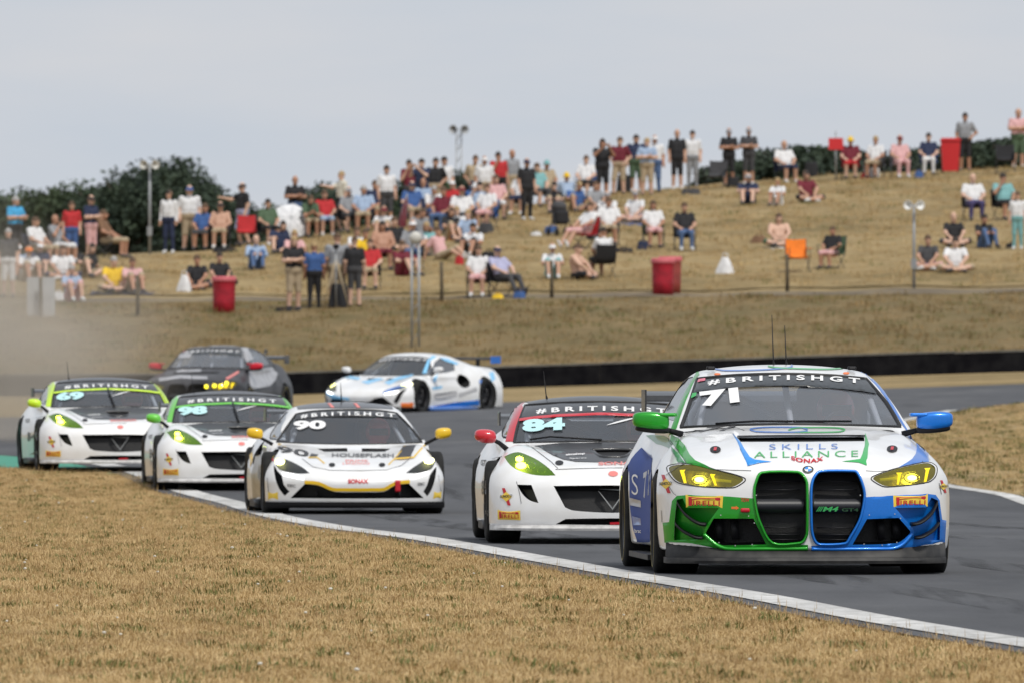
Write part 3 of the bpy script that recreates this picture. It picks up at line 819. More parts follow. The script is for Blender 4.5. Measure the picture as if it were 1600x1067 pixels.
# ================================================================== cars: shared parts
M_TYRE = mat('tyre_rubber', (.010, .010, .011), .8, spec=.25, var=.4, vs=14, col2=(.020, .020, .019), bump=.25, bs=90)
M_RIM = mat('dark_wheel_alloy', (.03, .03, .033), .35, metal=.6)
M_BLACK = mat('satin_black', (.010, .010, .012), .5, spec=.25)
M_VOID = mat('dark_recess', (.006, .006, .007), .8)
M_CARBON = mat('carbon_fibre', (.022, .023, .026), .38, coat=.25, var=.35, vs=30)
M_DUSTY = mat('dusty_carbon', (.052, .050, .048), .55, spec=.3, var=.45, vs=9, col2=(.022, .022, .023), bump=.1, bs=40)
M_MESH = mat('grille_mesh', (.012, .012, .013), .55, bump=.6, bs=220)
M_CAGE = mat('roll_cage_paint', (.50, .50, .52), .5)
M_SCREEN = glass('windscreen_glass', (.78, .83, .88), .06, .03, alpha=.07)
M_SCREEN2 = glass('lightened_windscreen_glass', (.80, .83, .88), .12, .05, alpha=.13)
M_SIDEGL = glass('side_window_film', (.72, .75, .80), .10, .05, alpha=.14)
M_WHITE = mat('white_paint', (.84, .845, .855), .28, coat=.7, var=.05, vs=5, col2=(.77, .77, .765))
M_DECALW = mat('white_vinyl', (.80, .80, .80), .45)
M_DECALK = mat('black_vinyl', (.02, .02, .022), .4)
M_DECALG = mat('grey_vinyl', (.10, .10, .105), .4)
M_RED = mat('red_vinyl', (.52, .012, .025), .4)
M_ORANGE = mat('orange_vinyl', (.80, .18, .03), .45)
M_YEL = mat('yellow_vinyl', (.88, .62, .07), .45)
M_LAMP = mat('headlamp_beam', (1, 1, .8), .3, emit=(1.0, .95, .7), es=30.0)
M_DRL = mat('amber_light_bar', (1, .8, .1), .3, emit=(1.0, .85, .05), es=1.7)
M_DRLW = mat('white_light_bar', (1, 1, 1), .3, emit=(1, 1, 1), es=3.0)
M_LENSY = glass('yellow_lens', (.80, .70, .06), .04, .03, alpha=.20, film=(.55, .47, .02))
M_LENSG = glass('green_lens', (.66, .85, .05), .03, .03, alpha=.24, film=(.26, .58, .012))
M_LENSC = glass('smoked_lens', (.45, .47, .40), .06, .03)
M_REFL = mat('lamp_bowl', (.32, .32, .33), .25, metal=.9)
M_RUBBER = mat('window_seal', (.015, .015, .016), .5)
M_SUIT = mat('driver_suit', (.55, .04, .05), .8)
M_HELM = mat('helmet_shell', (.55, .06, .06), .25, coat=.6)

_wheel = {}
def wheel_meshes(r, w, rr):
    """tyre and rim; wheel axis along x, outer face towards +x"""
    k = (r, w, rr)
    if k in _wheel: return _wheel[k]
    h = w/2
    prof = [(rr-.012, -h*.78), (rr+.004, -h*.93), (rr+.03, -h), (r-.05, -h*1.02), (r-.02, -h*.95), (r-.004, -h*.84), (r, -h*.6), (r, 0),
            (r, h*.6), (r-.004, h*.84), (r-.02, h*.95), (r-.05, h*1.02), (rr+.03, h), (rr+.004, h*.93), (rr-.012, h*.78)]
    ty = md_mesh('tyre', *lathe(prof, 48, 'x'))
    rim = lathe([(rr-.012, -h*.8), (rr-.02, -h*.2), (rr-.02, h*.6), (rr, h*.86), (rr+.004, h*.90), (rr-.006, h*.92), (rr-.022, h*.84)], 40, 'x')
    spokes = []
    for i in range(10):
        a = 2*math.pi*i/10
        for da in (-.10, .10):
            b = a + da; c = a + da*1.3
            p0 = (h*.55, .05*math.cos(b), .05*math.sin(b)); p1 = (h*.62, (rr-.02)*math.cos(c), (rr-.02)*math.sin(c))
            spokes.append(tube([p0, p1], [.016, .012], 5))
    hub = lathe([(.0, h*.70), (.03, h*.70), (.034, h*.62), (.075, h*.58), (.08, h*.3)], 20, 'x')
    disc = lathe([(.06, h*.12), (.185, h*.12), (.185, h*.02), (.06, h*.02)], 28, 'x')
    rm = md_mesh('rim', *join(rim, hub, *spokes)); dm = md_mesh('brake_disc', *disc)
    _wheel[k] = (ty, rm, dm)
    return _wheel[k]

def add_wheel(root, x, y, z, r, w, rr, steer=0.0, line=None):
    ty, rm, dm = wheel_meshes(r, w, rr)
    e = empty('wheel'); e.parent = root; e.location = (x, y, z)
    e.rotation_euler = (random.random()*2, 0, (math.pi if x < 0 else 0) + steer)
    link('tyre', ty, M_TYRE, e); link('rim', rm, M_RIM, e); link('brake_disc', dm, mat('brake_iron', (.10, .085, .075), .5, metal=.6), e)
    if line:
        a = lathe([(r-.062, w/2*1.022), (r-.056, w/2*1.03), (r-.050, w/2*1.022)], 48, 'x')
        obj('sidewall_stripe', a, line, e)
    return e

def carve(o, jobs, root):
    """cut o along the planes of each job (name, planes, keep); the faces on the positive side of all its planes become a part of their own"""
    bm = bmesh.new(); bm.from_mesh(o.data)
    for name, planes, keep in jobs:
        fs = [f for f in bm.faces if all((f.calc_center_median() - Vector(co)).dot(Vector(no)) > -.06 for co, no in planes)]
        for co, no in planes:
            fs = [f for f in fs if f.is_valid]
            g = list({v for f in fs for v in f.verts}) + list({e for f in fs for e in f.edges}) + fs
            r = bmesh.ops.bisect_plane(bm, geom=g, plane_co=co, plane_no=no, dist=1e-5)
            fs = [x for x in r['geom'] if isinstance(x, bmesh.types.BMFace)]
        sel = []
        for f in fs:
            if not f.is_valid: continue
            c = f.calc_center_median()
            if all((c - Vector(co)).dot(Vector(no)) > 0 for co, no in planes) and (keep is None or keep(c, f.normal)): sel.append(f)
        if not sel: continue
        vm = {}; V = []; F = []; MI = []
        for f in sel:
            q = []
            for v in f.verts:
                if v not in vm: vm[v] = len(V); V.append(tuple(v.co))
                q.append(vm[v])
            F.append(q); MI.append(f.material_index)
        me = md_mesh(name, V, F)
        me.polygons.foreach_set('material_index', MI)
        for m in o.data.materials: me.materials.append(m)
        me.set_sharp_from_angle(angle=R(40))
        p = bpy.data.objects.new(name, me); C.objects.link(p); p.parent = root
        bmesh.ops.delete(bm, geom=sel, context='FACES')
    bm.to_mesh(o.data); bm.free()

def cyl_x(y, z, r, x0, x1, n=48):
    V = [(x, y + r*math.cos(2*math.pi*k/n), z + r*math.sin(2*math.pi*k/n)) for x in (x0, x1) for k in range(n)]
    return V, [tuple(range(n)), tuple(range(2*n-1, n-1, -1))] + [(k, n+k, n+(k+1) % n, (k+1) % n) for k in range(n)]
def prism_x(poly, x0, x1):
    n = len(poly); V = [(x, p[0], p[1]) for x in (x0, x1) for p in poly]
    return V, [tuple(range(n)), tuple(range(2*n-1, n-1, -1))] + [(k, n+k, n+(k+1) % n, (k+1) % n) for k in range(n)]
def prism_y(poly, y0, y1):
    n = len(poly); V = [(p[0], y, p[1]) for y in (y0, y1) for p in poly]
    return V, [tuple(range(n)), tuple(range(2*n-1, n-1, -1))] + [(k, n+k, n+(k+1) % n, (k+1) % n) for k in range(n)]

def side_pane(body, poly, sgn, off=-.006):
    """(y, z) outline of a side window laid on the flank"""
    a = np.array(poly, float); vs = [Vector(p) for p in a]; ins = []
    for Y in np.arange(a[:, 0].min()+.04, a[:, 0].max(), .08):
        for Z in np.arange(a[:, 1].min()+.04, a[:, 1].max(), .08):
            if _inside(a, Y, Z): ins.append(Vector((Y, Z)))
    r = delaunay_2d_cdt(vs + ins, [], [list(range(len(vs)))], 1, 1e-5)
    V = []
    for p in r[0]:
        co, no, i, t = body.bvh.ray_cast(Vector((sgn*3, p[0], p[1])), Vector((-sgn, 0, 0)))
        if co is None: co, no = Vector((sgn*.7, p[0], p[1])), Vector((sgn, 0, 0))
        V.append(tuple(co + Vector((sgn, 0, 0))*off))
    return V, [tuple(f) for f in r[2]]

def shell(body, root, mats, passes, cavity=None, name='body'):
    """skin of the car with its openings cut; material 0 paint, 1 dark recess, further as given"""
    me = np_mesh(name, body.V, body.Q)
    o = bpy.data.objects.new(name, me); C.objects.link(o)
    for m in mats: me.materials.append(m)
    cs = list(passes)
    if cavity is not None:
        V, Q = cavity; cs.insert(0, [(np_mesh('cutter', V, Q, False), 1)])
    boolean(o, cs)
    o.parent = root
    return o

def banner_text(b, root, base, h, txt='#BRITISHGT', space=1.6):
    return obj('lettering', b.text(txt, base, h, .007, bold=.03, space=space), M_DECALW, root)

def tyre_sticker(b, root, quad, txt=True, name='tyre_maker_sticker'):
    """yellow patch with red lettering; quad = bottom-left, bottom-right, top-right, top-left in photo pixels"""
    st = obj(name, b.patch(quad, .004, 6), M_YEL, root)
    if txt:
        q = [np.array(p, float) for p in quad]
        at = lambda u, v: tuple((q[0]*(1-u)+q[1]*u)*(1-v) + (q[3]*(1-u)+q[2]*u)*v)
        hh = np.linalg.norm(q[3]-q[0])
        obj('lettering', b.text('IRELLI', [at(.20, .17), at(.93, .17)], hh*.38, .007, bold=.012, space=1.15), M_RED, st)
        obj('lettering', b.patch([at(.08, .15), at(.175, .15), at(.175, .60), at(.92, .60), at(.94, .72), at(.92, .84), at(.08, .84)], .007, 4), M_RED, st)
        obj('lettering', b.patch([at(.17, .68), at(.80, .68), at(.80, .75), at(.17, .75)], .009, 4), M_YEL, st)
    return st

def fuel_sticker(b, root, cx, cy, s):
    st = obj('fuel_diamond_sticker', b.patch([(cx-s, cy), (cx, cy+s*.85), (cx+s, cy), (cx, cy-s*.85)], .005, 4), M_YEL, root)
    obj('arrow', b.patch([(cx-s*.75, cy-s*1.5), (cx-s*.25, cy-s*1.5), (cx+s*.05, cy-s*.7), (cx-s*.45, cy-s*.5)], .004, 4), M_RED, st)
    obj('arrow', b.patch([(cx+s*.75, cy+s*1.5), (cx+s*.25, cy+s*1.5), (cx-s*.05, cy+s*.7), (cx+s*.45, cy+s*.5)], .004, 4), M_RED, st)
    obj('lettering', b.text('SUNOCO', [(cx-s*1.05, cy+s*.25), (cx+s*1.05, cy+s*.1)], s*.5, .008, bold=.03, shear=.2), M_DECALK, st)

def roundbox_md(c, hs, r, h=.012):
    """soft-edged block from the same surface mesher"""
    def f(x, y, z):
        qx, qy, qz = np.abs(x-c[0])-hs[0]+r, np.abs(y-c[1])-hs[1]+r, np.abs(z-c[2])-hs[2]+r
        return np.sqrt(np.maximum(qx, 0)**2+np.maximum(qy, 0)**2+np.maximum(qz, 0)**2) + np.minimum(np.maximum(qx, np.maximum(qy, qz)), 0) - r
    V, Q = nets(f, [c[i]-hs[i]-2*h for i in range(3)], [c[i]+hs[i]+2*h for i in range(3)], h)
    return [tuple(v) for v in V], [tuple(int(i) for i in q) for q in Q]

def mirror_housing(c, hs, sgn, taper=.25, pw=4.0):
    def f(x, y, z):
        u = (x - c[0]) * sgn / hs[0]            # -1 at the door, 1 at the tip
        k = 1 - taper*np.clip(u, -1, 1)**2*.6 - .12*np.clip(u, 0, 1)
        a = (np.abs((y-c[1])/(hs[1]*k))**pw + np.abs((z-c[2]-.008*u)/(hs[2]*k))**pw + np.abs(u)**7 + 1e-12)**(1/pw)
        return (a - 1) * min(hs)
    V, Q = nets(f, [c[i]-hs[i]*1.25 for i in range(3)], [c[i]+hs[i]*1.25 for i in range(3)], .012)
    return [tuple(v) for v in V], [tuple(int(i) for i in q) for q in Q]

def pilot(root_M, x, y, z):
    """seated driver: helmet, shoulders and arms seen behind the screen"""
    def f(X, Y, Z):
        X, Y, Z = X - x, Y - y, Z - z
        head = np.sqrt((X/.125)**2 + (Y/.15)**2 + ((Z-.0)/.145)**2) - 1
        torso = np.sqrt((X/.24)**2 + ((Y-.06)/.15)**2 + ((Z+.38)/.26)**2) - 1
        r = smin(head*.13, torso*.18, .05)
        for sx in (-1, 1):
            ax, ay, az = .2*sx, .03, -.24; bx, by, bz = .16*sx, -.36, -.25
            t = np.clip(((X-ax)*(bx-ax)+(Y-ay)*(by-ay)+(Z-az)*(bz-az))/((bx-ax)**2+(by-ay)**2+(bz-az)**2), 0, 1)
            d = np.sqrt((X-ax-t*(bx-ax))**2+(Y-ay-t*(by-ay))**2+(Z-az-t*(bz-az))**2) - (.06-.02*t)
            r = smin(r, d, .04)
        return r
    V, Q = nets(f, (x-.4, y-.5, z-.62), (x+.4, y+.3, z+.2), .022)
    p = empty('person'); p.matrix_world = root_M
    o = link('body', np_mesh('body', V, Q), M_SUIT, p)
    h = nets(lambda X, Y, Z: (np.sqrt(((X-x)/.132)**2+((Y-y)/.16)**2+((Z-z-.01)/.15)**2)-1)*.13, (x-.2, y-.2, z-.2), (x+.2, y+.2, z+.2), .015)
    ho = link('helmet', np_mesh('helmet', *h), M_HELM, p)
    v = [q for q in range(1)]
    obj('visor', ([(x-.1, y-.135, z-.03), (x+.1, y-.135, z-.03), (x+.1, y-.135, z+.045), (x-.1, y-.135, z+.045), (x, y-.168, z-.03), (x, y-.168, z+.045)],
                  [(0, 4, 5, 3), (4, 1, 2, 5)]), M_BLACK, ho)
    return p

def cage(root, pts_list, r=.022, m=None):
    for pts in pts_list:
        obj('roll_cage_tube', tube(pts, r, 8), m or M_CAGE, root)

def place(px, D, zg, yaw):
    return Matrix.Translation(((px - CX)/FPX*D, D, zg)) @ Matrix.Rotation(R(yaw), 4, 'Z')


def copy_tree(o, swap=None, parent=None):
    """a thing with copies of its parts; swap = {material: material} kept on the copy's own slots"""
    c = o.copy(); C.objects.link(c)
    c.parent = parent
    for i, sl in enumerate(c.material_slots):
        if swap and sl.material in swap:
            m = swap[sl.material]; sl.link = 'OBJECT'; sl.material = m
    for ch in o.children: copy_tree(ch, swap, c)
    return c
# ================================================================== saloon-based coupe race car with twin tall grilles
def cv(ox, oy, sc):
    return lambda *pts: [(ox + x/sc, oy + y/sc) for x, y in pts]
k0, k1, k2, k3, k4 = cv(950, 540, 2.807), cv(970, 560, 5.927), cv(1220, 560, 5.926), cv(960, 720, 5.614), cv(1230, 720, 5.615)

B_w = Cur((0, .93), (.3, .955), (.6, .975), (.95, .985), (1.35, .965), (1.6, .935), (2.2, .925), (3.0, .935), (3.4, .975), (3.8, 1.0), (4.3, .99), (4.9, .90))
B_in = Cur((.05, .05), (.18, .02), (.3, .004), (.5, 0), (.62, .012), (.72, .045), (.82, .10), (.95, .17), (1.1, .26))
B_t = Cur((-.1, .66), (.02, .705), (.15, .775), (.4, .845), (.9, .925), (1.4, .985), (1.8, 1.0), (3.2, 1.03), (4.2, 1.075), (4.7, 1.10), (4.9, 1.06))
B_dr = Cur((0, 0), (.35, .008), (.6, .03), (.75, .055), (.9, .10), (1.1, .2))
B_fx = Cur((0, 0), (.3, .008), (.45, .03), (.6, .075), (.75, .155), (.85, .25), (.93, .38), (.985, .56), (1.1, .8))
B_fz = Cur((0, .05), (.2, .02), (.4, 0), (.55, .005), (.68, .035), (.8, .10), (1.0, .25))
B_rf = Cur((1.05, .84), (1.3, .955), (1.62, 1.12), (2.0, 1.30), (2.2, 1.355), (2.45, 1.386), (2.8, 1.395), (3.2, 1.365), (3.6, 1.295), (4.2, 1.15), (4.6, 1.04), (4.9, .95))
def B_gh(x, y, z):
    ax = np.abs(x)
    yy = y - .20*np.minimum(ax/.72, 1.2)**2 * np.clip((2.6-y)/1.2, 0, 1)
    top = (z - B_rf(yy) + .055*(ax/.6)**2.2) * .86
    side = (ax - (.815 - .60*np.maximum(z-.97, 0) - .08*np.clip((y-3.2)/1.4, 0, 1))) * .86
    return smax(top, side, .055)
def B_f(x, y, z):
    ax = np.abs(x)
    g1 = ax - B_w(y) + B_in(z)
    g2 = (z - B_t(y) + B_dr(ax)) * .96
    # power dome edges on the bonnet
    g2 = g2 - .012*np.exp(-((ax-.42)/.07)**2) * np.clip((y-.15)/.3, 0, 1) * np.clip((1.35-y)/.2, 0, 1)
    g3 = (B_fx(ax) + B_fz(z) - y) * .85
    g4 = (y - (4.78 - .22*(ax/.95)**4 - .12*np.clip((z-.9)/.3, 0, 1) + .05*np.clip((.5-z)/.3, 0, 1)))
    low = smax(smax(smax(g1, g2, .13), g3, .06), g4, .10)
    low = smax(low, .17 - z, .03)
    gh = smax(smax(B_gh(x, y, z), .7 - z, .05), np.maximum(1.12 - y, y - 4.62), .05)
    return smin(low, gh, .035)
def B_cav(x, y, z):
    g = B_gh(x, y, z) + .035
    g = np.maximum(g, np.abs(x) - .74)
    return np.maximum(np.maximum(g, .70 - z), np.maximum(1.42 - y, y - 4.05))

B_M = place(1266, 93.0, 0.0, 3.2)
b_ref = Body(B_f, (-1.1, -.1, .1), (1.1, 5.05, 1.48), .0145, B_M)
b_cav = nets(B_cav, (-.8, 1.3, .6), (.8, 4.2, 1.45), .03, 2)

SCREEN = smooth_poly([(1064, 668), (1075, 638), (1090, 592), (1150, 586.5), (1226, 584.5), (1300, 587), (1353, 592), (1384, 628), (1407, 667), (1320, 664.5), (1230, 663.5), (1140, 665)], 5, (0, 2, 6, 8))
KID_L = smooth_poly([(1190, 738), (1246, 737), (1256, 743.5), (1261, 756), (1261, 832), (1256, 844), (1249, 848), (1207, 848), (1188, 817), (1181, 793), (1178.5, 768), (1181, 753)], 4)
KID_R = smooth_poly([(1281.6, 736), (1335, 735.5), (1341, 740), (1347.5, 755), (1351, 771), (1349, 791), (1343, 813), (1329, 838), (1321, 848.5), (1281, 850), (1273, 844), (1268.3, 827), (1267.5, 765), (1271, 747)], 4)
INT_L = smooth_poly([(1115, 809), (1178, 809), (1198, 850), (1131, 851.5), (1120, 847), (1102.5, 834.5), (1103.5, 830)], 4, (0, 1, 2))
INT_R = smooth_poly([(1354, 810), (1404, 808), (1422, 828.6), (1421.5, 833), (1401, 848), (1331, 850.5)], 4, (0, 1, 5))
HL_L = smooth_poly(k3((458, 55), (520, 27), (640, 22), (760, 32), (880, 72), (1040, 112), (1140, 146), (1148, 170), (1100, 208), (1040, 232), (840, 228), (680, 213), (560, 188), (500, 140)), 3)
HL_R = smooth_poly(k4((737, 160), (755, 130), (900, 78), (1100, 28), (1245, 8), (1305, 40), (1316, 80), (1298, 138), (1240, 182), (1080, 208), (880, 225), (820, 213)), 3)
POC_L = smooth_poly(k3((545, 330), (600, 318), (640, 405), (930, 405), (790, 600), (780, 690), (520, 700), (525, 520)), 2, range(8))
POC_R = smooth_poly(k4((935, 405), (1215, 400), (1265, 310), (1322, 335), (1345, 520), (1340, 700), (1110, 690), (1100, 600)), 2, range(8))
VENT = [(1153, 684), (1250, 682.5), (1350, 682.5), (1351, 688.5), (1250, 689.5), (1157, 689.5)]
SIDEWIN = [(1.80, 1.02), (2.28, 1.285), (2.6, 1.315), (3.0, 1.305), (3.35, 1.24), (3.55, 1.12), (3.5, 1.06), (2.9, 1.03)]
REARWIN = [(-.5, 1.14), (.5, 1.14), (.42, 1.30), (-.42, 1.30)]

def bmw_shell(body, root, paint, pocket_l, pocket_r, name='body'):
    br = b_ref
    passes = [[(br.prism(SCREEN, .5, .25), 1), (br.prism(KID_L, .13), 1), (br.prism(KID_R, .13), 1),
               (br.prism(HL_L, .07, .3, .93), 1), (br.prism(HL_R, .07, .3, .93), 1), (br.prism(VENT, .12), 1),
               (cyl_x(.95, .34, .365, .66, 1.3), 1), (cyl_x(.95, .34, .365, -1.3, -.66), 1), (cyl_x(3.80, .34, .375, .64, 1.3), 1), (cyl_x(3.80, .34, .375, -1.3, -.64), 1)],
              [(br.prism(INT_L, .14), 1), (br.prism(INT_R, .14), 1), (prism_x(SIDEWIN, -1.2, 1.2), 1)],
              [(br.prism(POC_L, .05, .3, .96), 2), (br.prism(POC_R, .05, .3, .96), 3), (prism_y(REARWIN, 3.2, 5.2), 1)]]
    o = shell(body, root, [paint, M_VOID, pocket_l, pocket_r], passes, b_cav, name)
    o.data.set_sharp_from_angle(angle=R(40))
    jobs = [('bonnet', [((0, .16, 0), (0, 1, 0)), ((0, 1.36, 0), (0, -1, 0)), ((-.70, 0, 0), (1, 0, 0)), ((.70, 0, 0), (-1, 0, 0)), ((0, 0, .66), (0, 0, 1))], lambda c, n: n.z > .3)]
    for s in (-1, 1):
        jobs.append(('door', [((0, 1.52, 0), (0, 1, 0)), ((0, 2.80, 0), (0, -1, 0)), ((.60*s, 0, 0), (s, 0, 0)), ((0, 0, .28), (0, 0, 1)), ((0, 0, 1.0), (0, 0, -1))], None))
    jobs.append(('front_bumper', [((0, .46, 0), (0, -1, 0)), ((0, 0, .60), (0, 0, -1))], None))
    carve(o, jobs, root)
    return o

def bmw_common(b, root, colL, colR, mirrorL, mirrorR, drl, wheel_line, dark=M_BLACK):
    """parts every car of this model carries; traced on the reference car, in car coordinates"""
    br = b_ref
    # grilles
    for poly, col in ((KID_L, colL), (KID_R, colR)):
        g = obj('grille_frame', br.ring(poly, .020, .018, .004), col, root)
        back = br.onto(*_flat(poly), off=-.105)
        obj('grille_mesh', (back[0], back[1]), M_MESH, root)
        a = np.array(poly); x0, x1 = a[:, 0].min()+4, a[:, 0].max()-4
        for yy, h in ((751, 1.6), (764, 1.6), (823, 1.6), (834, 1.6), (842, 1.4)):
            q = [(x0+6, yy), (x1-6, yy), (x1-6, yy+h), (x0+6, yy+h)]
            obj('grille_slat', _bar(br, q, .06, .02), dark, g)
        q = [(x0+1, 779), (x1-1, 779), (x1-2, 801), (x0+3, 801)]
        obj('grille_panel', _barrel(br, q, .045), mat('grille_panel_plastic', (.016, .017, .022), .38), g)
    for poly in (INT_L, INT_R):
        back = br.onto(*_flat(poly), off=-.12)
        obj('intake_mesh', back, M_MESH, root)
        a = np.array(poly); cx = a[:, 0].mean()
        for dx in (-12, 12):
            obj('brake_duct', _bar(br, [(cx+dx-6, 812), (cx+dx+6, 812), (cx+dx+9, 842), (cx+dx-3, 842)], .06, .05), M_BLACK, root)
    # bright lower bead either side of the nose
    for pts, col in (([(1100, 834), (1119, 850.5), (1135, 856.5), (1170, 857), (1215, 856.8), (1262, 856.5)], colL),
                     ([(1268, 857), (1320, 857.3), (1370, 857), (1396, 856.2), (1411, 849.5), (1425.5, 833)], colR)):
        pp = smooth_poly(pts, 5, (), False)
        obj('lower_trim', tube([br.hit(*p)[0] - br.hit(*p)[2]*.004 for p in pp], .013, 8), col, root)
    # head lamps
    for poly, els, core in ((HL_L, [k3((572, 76), (622, 74), (612, 92), (634, 190), (610, 193)), k3((838, 112), (886, 112), (874, 130), (900, 213), (880, 214))], k3((745, 160))[0]),
                            (HL_R, [k4((1204, 60), (1256, 57), (1244, 80), (1222, 180), (1198, 182), (1216, 80)), k4((956, 100), (1008, 98), (996, 118), (979, 205), (960, 205), (970, 118))], k4((1095, 145))[0])):
        h = empty('headlight'); h.parent = root
        obj('bowl', br.onto(*_flat(poly, .93), off=-.055), mat('lamp_housing', (.30, .30, .24), .35, metal=.3, var=.6, vs=25, col2=(.10, .10, .08)), h)
        for e in els: obj('light_bar', _slab(br, e, -.022, .008), drl, h)
        obj('lamp', _slab(br, ellipse(core[0], core[1], 7.5, 4.2, 16), -.028, .012), M_LAMP, h)
        obj('projector', br.ring(ellipse(core[0], core[1], 12, 7, 20), .012, .01, -.03), M_REFL, h)
        sx = -1 if poly is HL_L else 1
        g = [(core[0]-sx*24, core[1]-2), (core[0]-sx*50, core[1]+1), (core[0]-sx*50, core[1]+5), (core[0]-sx*24, core[1]+3)]
        obj('side_light', _slab(br, g if sx < 0 else g[::-1], -.03, .006), mat('dim_side_light', (.5, .5, .02), .4, emit=(.5, .55, .02), es=.35), h)
        obj('lens', br.patch(poly, -.001, 8), M_LENSY, h)
        obj('seal', br.ring(poly, .008, .004, 0), M_RUBBER, h)
    # canards
    for pts in (k3((545, 350), (600, 440), (680, 510), (750, 545), (806, 550)), k3((530, 540), (590, 600), (660, 640), (720, 665), (775, 668))):
        for sgn in (0, 1):
            md = _canard(br, pts)
            obj('canard', mirror(md) if sgn else md, M_BLACK, root)
    # splitter with air dam
    xs = np.linspace(-.93, .93, 49)
    top, bot = [], []
    V, F = [], []
    for x in xs:
        y = float(B_fx(abs(x))); e = abs(x)/.93
        V += [(x, y - .004, .125), (x, y+.02, .172 + .055*e**3), (x, y+.06, .172 + .055*e**3), (x, y+.06, .125)]
    for i in range(len(xs)-1):
        for j in range(3): F.append((i*4+j, i*4+j+1, i*4+4+j+1, i*4+4+j))
    obj('air_dam', (V, F), M_DUSTY, root)
    V, F = [], []
    for x in xs:
        y = min(float(B_fx(abs(x))), .42) - .055
        V += [(x*1.0, y, .085), (x, y-.006, .105), (x, y+.004, .124), (x, .62, .124), (x, .62, .085)]
    n = len(xs)
    for i in range(n-1):
        for j in range(5): F.append((i*5+j, i*5+(j+1) % 5, i*5+5+(j+1) % 5, i*5+5+j))
    F += [(0, 4, 3, 2, 1), tuple((n-1)*5+j for j in range(5))]
    autosmooth(obj('splitter', (V, F), M_DUSTY, root))
    # sills
    for s in (-1, 1):
        md = box(.86, .985, 1.4, 3.35, .09, .125)
        obj('side_skirt', md if s > 0 else mirror(md), M_DUSTY, root, False)
    # glass
    obj('windscreen', br.patch(SCREEN, -.006, 9), M_SCREEN2, root)
    obj('windscreen_seal', br.ring(SCREEN, .028, .006, 0), M_RUBBER, root)
    for s in (-1, 1):
        obj('side_window', side_pane(br, SIDEWIN, s), M_SIDEGL, root)
    obj('rear_window', ([(-.5, 4.17, 1.14), (.5, 4.17, 1.14), (.42, 3.60, 1.295), (-.42, 3.60, 1.295)], [(0, 1, 2, 3)]), M_SIDEGL, root)
    # mirrors
    for s, col in ((-1, mirrorL), (1, mirrorR)):
        me = empty('door_mirror'); me.parent = root
        md = mirror_housing((s*.955, 1.52, 1.022), (.122, .085, .062), s)
        obj('housing', md, col, me)
        md = mirror_housing((s*.945, 1.525, .965), (.115, .075, .026), s)
        obj('lower_cover', md, M_BLACK, me)
        obj('stalk', tube([(s*.74, 1.56, .93), (s*.83, 1.54, .955), (s*.92, 1.53, .962)], [.022, .018, .018], 8), M_BLACK, me)
        obj('winglet', roundbox_md((s*.845, 1.50, 1.062), (.06, .06, .012), .008, .008), col, me)
    # rear wing on swan necks
    rw = empty('rear_wing'); rw.parent = root
    prof = [(4.62, 1.145), (4.66, 1.18), (4.75, 1.195), (4.90, 1.21), (4.905, 1.202), (4.76, 1.165), (4.66, 1.138)]
    obj('wing_blade', prism_x(prof, -.79, .79), M_CARBON, rw, False)
    for s in (-1, 1):
        obj('end_plate', box(s*.79-.006, s*.79+.006, 4.56, 4.94, 1.06, 1.22), M_CARBON, rw, False)
        obj('swan_neck', prism_x([(4.45, 1.05), (4.55, 1.05), (4.62, 1.24), (4.72, 1.29), (4.80, 1.225), (4.83, 1.245), (4.74, 1.345), (4.60, 1.32), (4.50, 1.20)], s*.40-.006, s*.40+.006), M_CARBON, rw, False)
    # wheels
    for x, y, w, st in ((-.83, .95, .30, R(-1.5)), (.83, .95, .30, R(-1.5)), (-.845, 3.80, .31, 0), (.845, 3.80, .31, 0)):
        add_wheel(root, x, y, .34, .34, w, .235, st, wheel_line)
    # cockpit
    obj('dashboard', roundbox_md((0, 1.62, .86), (.70, .20, .10), .05, .03), M_VOID, root)
    obj('cabin_floor', box(-.74, .74, 1.43, 4.0, .705, .712), M_VOID, root, False)
    obj('seat', roundbox_md((.36, 2.75, .92), (.24, .10, .34), .06, .03), M_BLACK, root)
    obj('steering_wheel', xf(lathe([(.13, -.012), (.145, 0), (.13, .012), (.115, 0), (.13, -.012)], 24, 'x'), Matrix.Translation((.36, 2.02, .95)) @ Matrix.Rotation(R(-70), 4, 'Z')), M_BLACK, root)
    cage(root, [[(-.60, 2.75, .72), (-.60, 2.75, 1.05), (-.47, 2.72, 1.28), (0, 2.72, 1.32), (.47, 2.72, 1.28), (.60, 2.75, 1.05), (.60, 2.75, .72)],
                [(-.66, 1.62, .80), (-.56, 2.0, 1.16), (-.50, 2.2, 1.27), (-.47, 2.7, 1.29)], [(.66, 1.62, .80), (.56, 2.0, 1.16), (.50, 2.2, 1.27), (.47, 2.7, 1.29)],
                [(-.50, 2.2, 1.27), (.50, 2.2, 1.27)], [(-.58, 2.76, .75), (.45, 2.76, 1.26)], [(.58, 2.78, .75), (-.45, 2.78, 1.26)],
                [(-.46, 2.75, 1.26), (-.55, 3.9, .85)], [(.46, 2.75, 1.26), (.55, 3.9, .85)], [(0, 2.24, 1.27), (0.02, 1.75, .9)]])
    # aerials and roof fittings
    for x, y, h in ((-.02, 2.95, .33), (.09, 3.25, .26)):
        a = obj('aerial', tube([(x, y, 1.37), (x, y, 1.40), (x-.004, y+.002, 1.42), (x-.014, y+.006, 1.40+h)], [.014, .010, .005, .0025], 6), M_BLACK, root)
    for x in (-.49, .47):
        obj('roof_camera', roundbox_md((x, 2.42, 1.372), (.03, .025, .013), .01, .007), M_BLACK, root)

